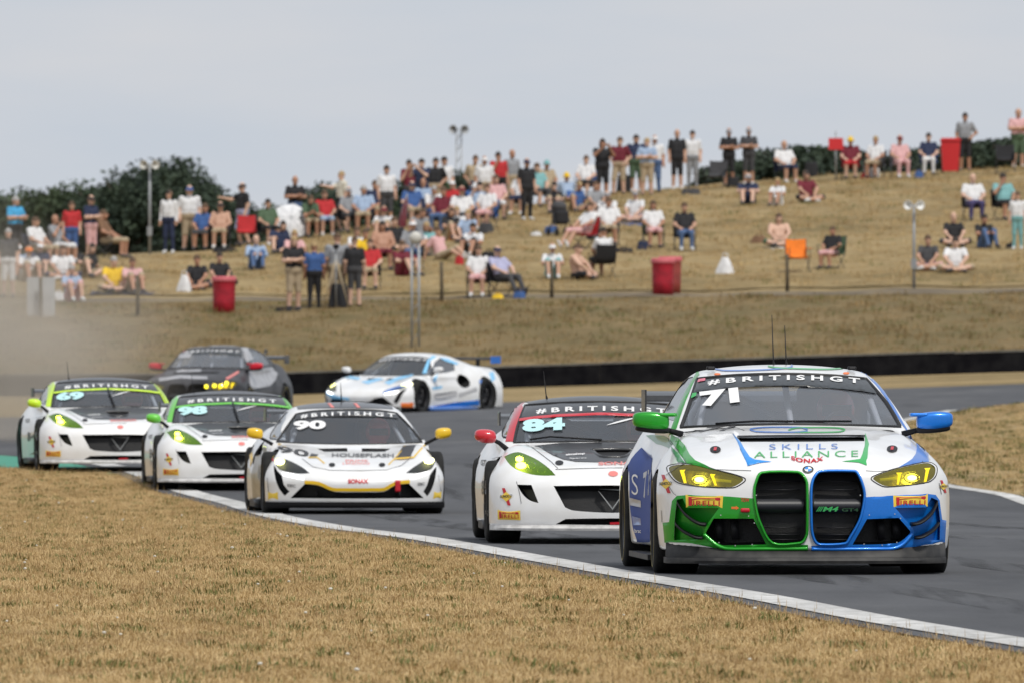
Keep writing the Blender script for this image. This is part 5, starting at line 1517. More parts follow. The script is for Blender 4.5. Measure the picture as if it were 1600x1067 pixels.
# ================================================================== mid-engined cars (two)
km = cv(370, 610, 4.706)
A_w = Cur((0, .85), (.35, .905), (.85, .945), (1.3, .92), (1.8, .885), (2.4, .90), (3.0, .965), (3.55, .985), (4.2, .95), (4.6, .88))
A_in = Cur((.05, .03), (.18, .01), (.35, 0), (.5, .012), (.6, .045), (.7, .10), (.8, .17), (.95, .27))
A_t = Cur((-.1, .32), (.0, .37), (.1, .45), (.28, .51), (.6, .58), (1.0, .65), (1.35, .71), (1.8, .74), (2.6, .80), (3.3, .88), (4.0, .90), (4.6, .87))
A_dr = Cur((0, 0), (.4, .008), (.7, .04), (.9, .10), (1.1, .2))
A_fx = Cur((0, 0), (.25, .015), (.45, .06), (.6, .13), (.75, .235), (.85, .35), (.92, .50), (.96, .66), (1.1, .85))
A_fz = Cur((0, .08), (.13, .03), (.24, .01), (.34, 0), (.45, .06), (.6, .22), (.8, .5))
A_rf = Cur((.8, .55), (1.2, .69), (1.5, .85), (1.85, 1.035), (2.1, 1.115), (2.4, 1.152), (2.7, 1.145), (3.2, 1.06), (3.8, .95), (4.3, .87), (4.6, .82))
def A_gh(x, y, z):
    ax = np.abs(x)
    yy = y - .24*np.minimum(ax/.75, 1.2)**2 * np.clip((2.4-y)/1.2, 0, 1)
    top = (z - A_rf(yy) + .06*(ax/.6)**2.2) * .84
    side = (ax - (.85 - .70*np.maximum(z-.70, 0) - .12*np.clip((y-2.8)/1.6, 0, 1))) * .83
    return smax(top, side, .07)
def A_f(x, y, z):
    ax = np.abs(x)
    g1 = ax - A_w(y) + A_in(z)
    bump = .10*np.exp(-((ax-.74)/.17)**2)*np.exp(-((y-.95)/.5)**2) + .06*np.exp(-((ax-.78)/.2)**2)*np.exp(-((y-3.5)/.6)**2)
    g2 = (z - A_t(y) + A_dr(ax) - bump) * .93
    g3 = (A_fx(ax) + A_fz(z) - y) * .8
    g4 = y - (4.48 - .15*(ax/.95)**4)
    low = smax(smax(smax(g1, g2, .13), g3, .07), g4, .1)
    low = smax(low, .11 - z, .03)
    gh = smax(smax(A_gh(x, y, z), .45 - z, .05), np.maximum(1.0 - y, y - 4.35), .05)
    return smin(low, gh, .04)
def A_cav(x, y, z):
    g = np.maximum(A_gh(x, y, z) + .035, np.abs(x) - .70)
    return np.maximum(np.maximum(g, .50 - z), np.maximum(1.35 - y, y - 3.0))
A_M = place(559, 145.5, -.222, 4.1)
a_ref = Body(A_f, (-1.1, -.12, .05), (1.1, 4.7, 1.25), .0165, A_M)
a_cav = nets(A_cav, (-.8, 1.25, .42), (.8, 3.15, 1.22), .03, 2)
b = a_ref
A_SCR = smooth_poly(km((292, 378), (350, 290), (435, 172), (560, 150), (800, 140), (1040, 145), (1175, 165), (1270, 260), (1366, 382), (1150, 390), (830, 395), (500, 388)), 4, (0, 2, 6, 8))
A_HL = smooth_poly(km((276, 495), (330, 492), (420, 525), (500, 570), (545, 608), (460, 613), (330, 590), (285, 555)), 3, (4,))
A_HR = smooth_poly(km((1235, 608), (1290, 565), (1360, 520), (1420, 488), (1458, 488), (1460, 530), (1430, 580), (1330, 608)), 3, (0,))
A_DL = smooth_poly(km((272, 545), (300, 590), (332, 625), (345, 690), (388, 740), (352, 772), (312, 720), (282, 640)), 2, (4, 5))
A_DR = smooth_poly(km((1455, 570), (1468, 560), (1460, 640), (1430, 730), (1400, 775), (1372, 740), (1400, 690), (1420, 620)), 2, (4, 5))
A_LOW = smooth_poly(km((500, 684), (600, 695), (720, 742), (890, 745), (1080, 742), (1165, 695), (1265, 682), (1375, 788), (890, 792), (395, 788)), 3, (0, 6, 7, 9))
A_V1 = km((592, 425), (810, 420), (815, 446), (645, 448)); A_V2 = km((918, 422), (1130, 425), (1085, 448), (920, 448))
A_SIDE = [(1.60, .76), (2.0, .98), (2.3, 1.055), (2.6, 1.05), (2.75, .96), (2.6, .82), (2.2, .78)]
A_DUCT = ellipse(2.72, .62, .22, .13, 20)
a_root = empty('race_car'); a_root.matrix_world = A_M
M_WHITE3 = mat('white_supercar_paint', (.84, .845, .855), .28, coat=.7, var=.06, vs=4, col2=(.76, .755, .74))
M_AYEL = mat('yellow_accent', (.80, .50, .015), .35, coat=.4)
M_ROOF = mat('roof_finish', (.03, .031, .035), .3, coat=.5)
M_FLK = mat('flank_panel', (.42, .39, .34), .35, coat=.4, var=.4, vs=5, col2=(.25, .22, .16))
passes = [[(b.prism(A_SCR, .4, .25), 1), (b.prism(A_HL, .06, .3, .92), 1), (b.prism(A_HR, .06, .3, .92), 1), (b.prism(A_LOW, .12), 1), (b.prism(A_V1, .06), 1), (b.prism(A_V2, .06), 1),
           (cyl_x(.95, .325, .35, .62, 1.3), 1), (cyl_x(.95, .325, .35, -1.3, -.62), 1), (cyl_x(3.58, .34, .37, .58, 1.3), 1), (cyl_x(3.58, .34, .37, -1.3, -.58), 1),
           (prism_x(A_DUCT, .72, 1.3), 1), (prism_x(A_DUCT, -1.3, -.72), 1)],
          [(b.prism(A_DL, .08), 1), (b.prism(A_DR, .08), 1), (prism_x(A_SIDE, -1.2, 1.2), 1)]]
o = shell(b, a_root, [M_WHITE3, M_VOID], passes, a_cav)
o.data.set_sharp_from_angle(angle=R(40))
jobs = [('door', [((0, 1.42, 0), (0, 1, 0)), ((0, 2.46, 0), (0, -1, 0)), ((.55*s, 0, 0), (s, 0, 0)), ((0, 0, .2), (0, 0, 1)), ((0, 0, .74), (0, 0, -1))], None) for s in (-1, 1)]
jobs.append(('bonnet', [((0, .30, 0), (0, 1, 0)), ((0, 1.24, 0), (0, -1, 0)), ((-.52, 0, 0), (1, 0, 0)), ((.52, 0, 0), (-1, 0, 0)), ((0, 0, .42), (0, 0, 1))], lambda c, n: n.z > .3))
jobs.append(('front_bumper', [((0, .40, 0), (0, -1, 0)), ((0, 0, .40), (0, 0, -1))], None))
carve(o, jobs, a_root)
def apart(name, md, m, parent=None): return obj(name, md, m, parent or a_root)
apart('intake_mesh', b.onto(*_flat(A_LOW), off=-.10), M_MESH)
a_ = b.hit(*km((890, 775))[0])[0]
for cx in (590, 760, 1000, 1200):
    q = km((cx-8, 735), (cx+8, 735), (cx+8, 790), (cx-8, 790)); apart('intake_vane', _bar(b, q, .03, .05), M_BLACK)
for poly, drl, core in ((A_HL, km((335, 598), (412, 612), (490, 634), (486, 652), (410, 636), (340, 622)), km((315, 520))[0]), (A_HR, km((1275, 628), (1340, 612), (1412, 592), (1408, 610), (1340, 636), (1278, 648)), km((1412, 512))[0])):
    h = empty('headlight'); h.parent = a_root
    obj('bowl', b.onto(*_flat(poly, .92), off=-.045), mat('lamp_bowl_dark', (.10, .11, .04), .35, metal=.2), h)
    obj('lamp', _slab(b, ellipse(core[0], core[1], 8, 5.5, 14), -.025, .01), mat('warm_beam', (1, 1, .6), .3, emit=(1.0, .95, .35), es=14.0), h)
    obj('lens', b.patch(poly, -.001, 5), M_LENSC, h)
    obj('light_bar', _slab(b, drl, .004, .006), M_DRLW, h)
apart('windscreen', b.patch(A_SCR, -.006, 6), M_SCREEN)
apart('windscreen_seal', b.ring(A_SCR, .022, .005, 0), M_RUBBER)
for s in (-1, 1): apart('side_window', side_pane(b, A_SIDE, s), M_SIDEGL)
roof_skin(b, 2.0, 3.0, .50, .004, M_ROOF, a_root)
bn = apart('windscreen_banner', b.patch(km((430, 215), (470, 205), (800, 190), (1100, 195), (1195, 205), (1172, 168), (1040, 148), (800, 143), (560, 153), (438, 175)), .003, 4), mat('dark_banner_film', (.035, .037, .042), .3))
banner_text(b, bn, km((470, 207), (810, 186), (1162, 200)), 6.2)
xs = np.linspace(-.93, .93, 41); V, F = [], []
for x in xs:
    y = min(float(A_fx(abs(x))), .5) - .04
    V += [(x, y, .07), (x, y-.004, .10), (x, y+.03, .132), (x, .58, .132), (x, .58, .07)]
for i in range(len(xs)-1):
    for j in range(5): F.append((i*5+j, i*5+(j+1) % 5, i*5+5+(j+1) % 5, i*5+5+j))
F += [(0, 4, 3, 2, 1), tuple((len(xs)-1)*5+j for j in range(5))]
autosmooth(apart('splitter', (V, F), mat('splitter_black', (.006, .006, .007), .75, spec=.08)))
M_SKIRT = mat('skirt_black', (.0105, .0105, .012), .5, spec=.25)
for s in (-1, 1):
    md = box(.80, .95, 1.32, 3.2, .06, .14); apart('side_skirt', md if s > 0 else mirror(md), M_SKIRT)
    me = empty('door_mirror'); me.parent = a_root
    obj('housing', mirror_housing((s*.985, 1.50, .835), (.085, .08, .058), s, .3, 3.0), M_AYEL, me)
    obj('stalk', tube([(s*.80, 1.56, .72), (s*.88, 1.53, .765), (s*.95, 1.51, .80)], [.02, .016, .016], 8), M_BLACK, me)
rw = empty('rear_wing'); rw.parent = a_root
M_PLATE = mat('wing_plate', (.031, .031, .034), .3)
obj('wing_blade', prism_x([(4.25, 1.02), (4.31, 1.05), (4.58, 1.07), (4.58, 1.06), (4.33, 1.03)], -.72, .72), M_CARBON, rw, False)
for s in (-1, 1):
    obj('end_plate', box(s*.72-.006, s*.72+.006, 4.2, 4.6, .95, 1.09), M_PLATE, rw, False)
    obj('pylon', box(s*.36-.008, s*.36+.008, 4.28, 4.42, .84, 1.03), M_BLACK, rw, False)
for x, y, r_ in ((-.80, .95, .325), (.80, .95, .325), (-.825, 3.58, .34), (.825, 3.58, .34)):
    add_wheel(a_root, x, y, r_, r_, .28, .23)
apart('dashboard', roundbox_md((0, 1.55, .62), (.66, .18, .08), .05, .03), M_VOID)
apart('cabin_floor', box(-.70, .70, 1.36, 2.98, .505, .512), M_VOID)
apart('seat', roundbox_md((.34, 2.35, .70), (.22, .10, .28), .06, .03), M_BLACK)
cage(a_root, [[(-.56, 2.4, .55), (-.54, 2.4, .85), (-.42, 2.4, 1.04), (.42, 2.4, 1.04), (.54, 2.4, .85), (.56, 2.4, .55)], [(-.64, 1.55, .62), (-.44, 2.4, 1.04)], [(.64, 1.55, .62), (.44, 2.4, 1.04)]])
apart('aerial', tube([(-.02, 2.5, 1.14), (-.02, 2.5, 1.17), (-.03, 2.5, 1.36)], [.012, .008, .0025], 6), M_BLACK)
a_plain = copy_tree(a_root, {M_ROOF: M_WHITE3, M_AYEL: M_WHITE3, M_SKIRT: M_BLUEM, M_PLATE: M_BLUE, M_CARBON: M_BLACK})
# -- graphics of the car numbered 90
def adeco(name, poly, m, off=.004, g=3.0): return obj(name, b.patch(poly, off, g), m, a_root)
adeco('yellow_nose_line', stroke(smooth_poly(km((500, 672), (600, 680), (700, 722), (790, 726), (890, 727), (1000, 726), (1085, 722), (1165, 680), (1270, 668)), 3, (), False), 5), M_AYEL, .006)
adeco('black_bonnet_panel', km((1225, 405), (1320, 400), (1275, 490), (1165, 495)), M_DECALK)
adeco('yellow_bonnet_line', stroke(km((1240, 405), (1165, 495), (1115, 545)), 2.0), M_AYEL)
adeco('yellow_bonnet_line', stroke(km((1385, 395), (1300, 492), (1160, 502)), 2.6), M_AYEL, .006)
adeco('yellow_bonnet_line', stroke(km((305, 390), (365, 420)), 2.5), M_AYEL)
adeco('yellow_bonnet_line', stroke(km((525, 492), (590, 490), (645, 535)), 2.0), M_AYEL)
adeco('black_bonnet_panel', km((545, 462), (600, 470), (580, 490), (530, 492)), M_DECALK)
for t, base, h, m, bo in (('90', km((300, 450), (530, 490)), 9.5, M_DECALK, .02), ('HOUSEFLASH', km((700, 488), (1155, 492)), 5.5, M_DECALG, .02), ('PRIME', km((800, 525), (965, 525)), 3.5, M_PINKR, .0), ('LENDING', km((780, 543), (975, 543)), 3.0, M_PINKR, .0),
                          ('SONAX', km((818, 682), (968, 682)), 6.5, M_RED, .045), ('EBC', km((375, 705), (435, 710)), 4.5, M_DECALG, .02), ('EBC', km((1330, 695), (1378, 693)), 4.5, M_DECALG, .02)):
    obj('lettering', b.text(t, base, h, .007, bold=bo), m, a_root)
obj('race_number', b.text('90', km((418, 290), (655, 285)), 14, .008, bold=.05), M_DECALW, a_root)
tyre_sticker(b, a_root, km((232, 798), (305, 798), (303, 745), (232, 742)), False)
tyre_sticker(b, a_root, km((1442, 792), (1500, 790), (1502, 740), (1450, 742)), False)
fuel_sticker(b, a_root, *km((258, 482))[0], 5)
for ln_ in (km((480, 500), (560, 560), (680, 585), (890, 588), (1100, 583), (1210, 550), (1290, 480)), km((225, 640), (235, 745)), km((1480, 620), (1500, 740))):
    adeco('panel_gap', stroke(ln_, .7), M_DECALG)
for x in (700, 1068): adeco('bonnet_pin', ellipse(*km((x, 546))[0], 5, 3, 14), M_BLACK, .006)
for x in (690, 880): adeco('roof_mark', km((x-25, 95), (x, 95), (x+30, 128), (x+5, 128)), M_PINKR, .008)
c = b.hit(*km((1183, 700))[0])[0]
apart('tow_strap', roundbox_md((c.x, c.y-.015, c.z), (.028, .018, .06), .008, .01), M_RED)
adeco('flank_graphic', km((140, 480), (178, 470), (182, 790), (120, 800), (105, 620)), M_FLK)
adeco('flank_graphic', km((95, 470), (118, 450), (120, 520), (100, 560)), M_AYEL, .006)
tag(a_root, 'white and yellow low supercar numbered 90 with black roof and yellow mirrors', 'race car', 'race cars on the track')
# -- the white and blue one farther back
A2_M = place(556, 266.0, .235, -27.0)
a_plain.matrix_world = A2_M
b2 = Body.__new__(Body); b2.__dict__.update(a_ref.__dict__); b2.M = A2_M; b2.Mi = A2_M.inverted(); b2.eye = b2.Mi @ Vector((0, 0, HC))
kx = cv(480, 530, 5.0)
M_SKY = mat('sky_blue_vinyl', (.22, .55, .85), .35, coat=.3)
for nm, poly, m in (('blue_pillar_paint', kx((900, 265), (940, 160), (980, 125), (1010, 135), (960, 170), (930, 265)), M_SKY),
                    ('blue_stripe', kx((600, 335), (700, 295), (830, 270), (820, 285), (720, 315), (640, 355)), M_SKY),
                    ('blue_stripe', kx((590, 415), (640, 385), (760, 355), (770, 365), (650, 400), (600, 425)), M_BLUEM),
                    ('blue_sill_paint', kx((985, 520), (1150, 490), (1340, 470), (1345, 515), (1150, 530), (985, 545)), M_BLUE),
                    ('blue_flank_mark', kx((985, 300), (1020, 265), (1010, 320), (985, 340)), M_SKY), ('blue_flank_mark', kx((975, 372), (1055, 360), (1050, 380), (980, 390)), M_SKY),
                    ('flank_lettering', kx((990, 425), (1170, 400), (1170, 440), (995, 465)), M_SILV),
                    ('blue_nose_mark', kx((150, 400), (230, 440), (330, 455), (330, 475), (200, 465), (150, 430)), M_SKY), ('blue_bonnet_mark', kx((250, 285), (330, 280), (420, 300), (400, 315), (300, 300)), M_SKY), ('blue_bonnet_mark', kx((420, 330), (560, 300), (600, 310), (470, 350)), M_SKY), ('blue_roof_mark', kx((1030, 140), (1100, 150), (1180, 185), (1170, 200), (1080, 170)), M_SKY), ('blue_tail_mark', kx((1420, 260), (1455, 250), (1470, 310), (1440, 330)), M_SKY), ('grey_flank_mark', kx((1180, 420), (1320, 370), (1330, 400), (1190, 450)), M_SILV), ('orange_sticker', kx((730, 495), (830, 490), (825, 530), (735, 545)), M_ORANGE), ('blue_arch_paint', kx((1340, 320), (1400, 300), (1390, 325), (1345, 345)), M_BLUEM)):
    obj(nm, b2.patch(poly, .005, 2.0), m, a_plain)
tag(a_plain, 'white and pale blue low supercar turning broadside in front of the black barrier', 'race car', 'race cars on the track')

# ================================================================== dark grey sister of the leading car, far back
B2_M = place(292, 258.0, .128, -12.0)
far = empty('race_car'); far.matrix_world = B2_M
M_GREY = mat('dark_grey_paint', (.020, .020, .023), .5, coat=.12, spec=.3, var=.5, vs=3.5, col2=(.055, .055, .06))
M_LGREY = mat('light_grey_paint', (.40, .40, .42), .35, coat=.3, var=.3, vs=6)
swp = {M_WHITE: M_GREY, M_GREEN: M_BLACK, M_BLUE: M_BLACK}
keepers = ('body', 'bonnet', 'door', 'front_bumper', 'grille_frame', 'grille_mesh', 'intake_mesh', 'air_dam', 'splitter', 'side_skirt', 'windscreen', 'windscreen_seal', 'side_window', 'rear_window',
           'rear_wing', 'wheel', 'dashboard', 'cabin_floor', 'seat', 'door_mirror', 'headlight', 'roll_cage_tube', 'windscreen_banner')
M_LAMPY = mat('yellow_beam', (1, .9, .1), .3, emit=(1.0, .80, .02), es=2.2)
for ch in list(hero.children):
    if ch.name.split('.')[0] in keepers:
        c_ = copy_tree(ch, {**swp, M_LAMP: M_LAMPY, M_DRL: M_LAMPY}, far)
        if ch.name.startswith('door_mirror'):
            for q in c_.children:
                for sl in q.material_slots:
                    if sl.material == M_BLACK and q.name.startswith(('housing', 'winglet')): sl.link = 'OBJECT'; sl.material = mat('red_mirror_paint', (.62, .012, .03), .35)
b3 = Body.__new__(Body); b3.__dict__.update(b_ref.__dict__); b3.M = B2_M; b3.Mi = B2_M.inverted(); b3.eye = b3.Mi @ Vector((0, 0, HC))
kf = cv(180, 530, 5.517)
for nm, poly, m in (('bonnet_lettering', kf((370, 335), (560, 308), (790, 320), (800, 345), (560, 335), (385, 362)), M_LGREY), ('bonnet_lettering', kf((530, 262), (740, 255), (740, 280), (530, 285)), M_LGREY),
                    ('roof_paint', kf((530, 70), (800, 48), (1050, 50), (1060, 62), (800, 62), (540, 84)), M_LGREY), ('number_panel', kf((530, 125), (660, 120), (650, 160), (540, 165)), M_LGREY),
                    ('flank_panel', kf((1150, 270), (1350, 240), (1400, 290), (1380, 350), (1330, 400), (1160, 430)), M_LGREY), ('pillar_panel', kf((1085, 75), (1140, 70), (1190, 170), (1130, 200), (1100, 150)), M_LGREY),
                    ('red_stripe', kf((950, 335), (1060, 270), (1070, 285), (965, 350)), M_PINKR)):
    obj(nm, b3.patch(poly, .006, 2.0), m, far)
for cx, cy in kf((785, 405), (855, 397), (910, 400), (960, 375), (300, 415)):
    co, no, d = b3.hit(cx, cy); obj('driving_lamp', sphere_md(tuple(co - d*.02), (.036, .03, .036)), M_LAMPY, far)
tag(far, 'dark grey race coupe with red mirrors and clustered yellow driving lamps', 'race car', 'race cars on the track')

for M_, x, y, z, lab in ((G_M, .34, 2.35, .86, 'white coupe with a red mirror'), (place(377, 160.0, -.13, 4.2), .34, 2.35, .86, 'white coupe with a bright green mirror'), (place(188, 169.5, .005, 6.4), .34, 2.35, .86, 'white coupe with a lime yellow mirror'), (A_M, .34, 2.12, .84, 'supercar with yellow mirrors')):
    if 'red' in lab or 'super' in lab:
        d_ = pilot(M_, x, y, z); src_ = d_
    else:
        d_ = copy_tree(src84); d_.matrix_world = M_
    if 'red' in lab: src84 = d_
    tag(d_, 'helmeted driver behind the windscreen of the ' + lab, 'person', 'drivers at the wheel')
# ================================================================== spectators
def bone_field(bones, k=.035):
    def f(x, y, z):
        r = None
        for (a, b_, ra, rb) in bones:
            ax, ay, az = a; bx, by, bz = b_
            L = max((bx-ax)**2+(by-ay)**2+(bz-az)**2, 1e-9)
            t = np.clip(((x-ax)*(bx-ax)+(y-ay)*(by-ay)+(z-az)*(bz-az))/L, 0, 1)
            d = np.sqrt((x-ax-t*(bx-ax))**2+(y-ay-t*(by-ay))**2+(z-az-t*(bz-az))**2) - (ra + (rb-ra)*t)
            r = d if r is None else smin(r, d, k)
        return r
    return f
# slots: 0 skin 1 top 2 bottoms 3 shoes 4 forearm 5 shin 6 eyes
def pose_mesh(name, J):
    """one continuous figure; J gives joints for pelvis, chest, neck, head, and per side hip knee ankle toe shoulder elbow wrist"""
    v = lambda n: np.array(J[n], float)
    bones, slot = [], []
    def add(a, b_, ra, rb, s): bones.append((tuple(a), tuple(b_), ra, rb)); slot.append(s)
    pel, che, nec, hd = v('pelvis'), v('chest'), v('neck'), v('head')
    for s in (-1, 1):
        o = np.array([s, 1, 1.0])
        add(pel + (s*.065, 0, 0), (pel + che)/2 + (s*.06, -.01, 0), .130, .128, 1)
        add((pel + che)/2 + (s*.06, -.01, 0), che + (s*.08, 0, 0), .128, .128, 1)
    mid = pel*.9 + che*.1
    add(pel - (.07, 0, 0), pel + (.07, 0, 0), .138, .138, 2)
    add(che + (0, 0, .02), nec, .09, .058, 1); add(nec, hd, .055, .055, 0)
    ends = []
    for s, n in ((-1, 'r'), (1, 'l')):
        hip, kn, an, to = v('hip'+n), v('knee'+n), v('ankle'+n), v('toe'+n)
        sh, el, wr = v('sho'+n), v('elb'+n), v('wri'+n)
        add(hip, kn, .108, .074, 2); add(kn, an, .066, .046, 5); add(an, to, .047, .036, 3)
        add(che + (s*.06, 0, .03), sh, .088, .069, 1); add(sh, (sh*.35+el*.65), .072, .064, 1); add((sh*.35+el*.65), el, .050, .046, 4); add(el, wr, .045, .031, 4)
        d = (wr - el)/max(np.linalg.norm(wr - el), 1e-6); add(wr, wr + d*.07, .030, .034, 0); ends.append((wr + d*.075, d, s))
    f = bone_field(bones)
    P_ = np.array([b_[0] for b_ in bones] + [b_[1] for b_ in bones]); lo = P_.min(0) - .2; hi = P_.max(0) + .2
    V, Q = nets(f, lo, hi, .032, 3)
    fc = V[Q].mean(1)
    best = np.full(len(fc), 9.0); ms = np.zeros(len(fc), int)
    for (a, b_, ra, rb), s in zip(bones, slot):
        a, b2_ = np.array(a), np.array(b_); L = max(((b2_-a)**2).sum(), 1e-9)
        t = np.clip(((fc - a)@(b2_-a))/L, 0, 1); d = np.linalg.norm(fc - a - t[:, None]*(b2_-a), axis=1) - (ra+(rb-ra)*t)
        m = d < best; best[m] = d[m]; ms[m] = s
    VV = [tuple(p) for p in V]; FF = [tuple(int(i) for i in q) for q in Q]; MM = list(ms)
    # head with brow, nose, chin and ears
    def fh(x, y, z):
        x, y, z = x - hd[0], y - hd[1], z - hd[2]
        h = (np.sqrt((x/.078)**2+((y-.008)/.098)**2+((z-.02)/.115)**2)-1)*.085
        jaw = (np.sqrt((x/.056)**2+((y+.025)/.07)**2+((z+.065)/.062)**2)-1)*.06
        nose = np.sqrt(x**2+(y+.102)**2+((z+.012)*.6)**2)-.017
        r = smin(smin(h, jaw, .03), nose, .015)
        for s in (-1, 1):
            r = smin(r, (np.sqrt(((x-s*.08)/.014)**2+((y-.01)/.024)**2+((z-.0)/.034)**2)-1)*.014, .008)
        return r
    hv, hq = nets(fh, hd - (.13, .15, .16), hd + (.13, .15, .17), .019, 3)
    n = len(VV); VV += [tuple(p) for p in hv]; FF += [tuple(int(i)+n for i in q) for q in hq]; MM += [0]*len(hq)
    for s in (-1, 1):
        e = sphere_md((hd[0]+s*.032, hd[1]-.088, hd[2]+.018), (.013, .008, .008), 6, 4); n = len(VV); VV += e[0]; FF += [tuple(i+n for i in q) for q in e[1]]; MM += [6]*len(e[1])
    # five fingers on each hand
    for w_, d, s in ends:
        side = np.cross(d, (0, 1, 0)); side = side/max(np.linalg.norm(side), 1e-3)
        bend = np.cross(side, d)
        for q, (o, l_) in enumerate(((-.026, .062), (-.009, .074), (.009, .070), (.026, .055))):
            p0 = w_ + side*o; p1 = p0 + d*l_*.55; p2 = p1 + d*l_*.4 - bend*.02
            e = tube([tuple(p0), tuple(p1), tuple(p2)], [.010, .009, .007], 5); n = len(VV); VV += e[0]; FF += [tuple(i+n for i in q_) for q_ in e[1]]; MM += [0]*len(e[1])
        p0 = w_ - d*.05 - side*.028*s; p1 = p0 - side*.03*s + d*.025; p2 = p1 + d*.035
        e = tube([tuple(p0), tuple(p1), tuple(p2)], [.012, .010, .008], 5); n = len(VV); VV += e[0]; FF += [tuple(i+n for i in q_) for q_ in e[1]]; MM += [0]*len(e[1])
    me = md_mesh(name, VV, FF)
    for i in range(7): me.materials.append(M_SKIN)
    me.polygons.foreach_set('material_index', MM)
    return me, hd

M_SKIN = mat('skin', (.50, .29, .20), .6)
SKINS = [M_SKIN, mat('skin_light', (.60, .38, .28), .6), mat('skin_tan', (.42, .22, .14), .6), mat('skin_dark', (.16, .085, .055), .6)]
M_EYE = mat('eye_dark', (.03, .025, .02), .3); M_SHOE = mat('shoe_dark', (.05, .045, .045), .7); M_SHOEW = mat('shoe_white', (.6, .6, .6), .7)
COL = dict(w=(.74, .74, .75), k=(.016, .016, .019), n=(.02, .03, .075), b=(.045, .11, .30), lb=(.34, .44, .60), sb=(.05, .36, .66), g=(.28, .29, .31), dg=(.06, .06, .065), r=(.50, .025, .03), m=(.16, .015, .03),
           y=(.80, .52, .02), o=(.85, .22, .02), t=(.20, .42, .43), be=(.42, .33, .22), pk=(.68, .40, .40), gr=(.075, .125, .07), lv=(.42, .42, .60), br=(.20, .11, .06), cr=(.68, .64, .54), s=None, pu=(.07, .06, .16), jn=(.08, .14, .28))
def cloth(c): return mat('cloth_' + c, COL[c], .85, var=.18, vs=7)
def sym(**k):
    J = dict(k)
    for n in ('hip', 'knee', 'ankle', 'toe', 'sho', 'elb', 'wri'):
        if n in J:
            x, y, z = J.pop(n); J[n+'r'] = (-x, y, z); J[n+'l'] = (x, y, z)
    return J
def stand(**o):
    J = sym(pelvis=(0, 0, .96), chest=(0, .01, 1.30), neck=(0, .01, 1.47), head=(0, -.015, 1.62), hip=(.085, 0, .90), knee=(.105, -.02, .49), ankle=(.12, .02, .085), toe=(.135, -.14, .045),
            sho=(.185, .01, 1.40), elb=(.25, .03, 1.13), wri=(.25, -.06, .90)); J.update(o); return J
def seat(**o):
    J = sym(pelvis=(0, .02, .50), chest=(0, .12, .86), neck=(0, .12, 1.03), head=(0, .08, 1.18), hip=(.09, -.02, .48), knee=(.13, -.44, .50), ankle=(.14, -.42, .10), toe=(.15, -.58, .05),
            sho=(.185, .12, .96), elb=(.27, .0, .72), wri=(.15, -.22, .62)); J.update(o); return J
def floor(**o):
    J = sym(pelvis=(0, .0, .13), chest=(0, .05, .48), neck=(0, .03, .65), head=(0, -.01, .80), hip=(.09, -.03, .12), knee=(.14, -.36, .48), ankle=(.12, -.60, .09), toe=(.13, -.76, .05),
            sho=(.185, .04, .58), elb=(.25, -.14, .40), wri=(.09, -.40, .42)); J.update(o); return J
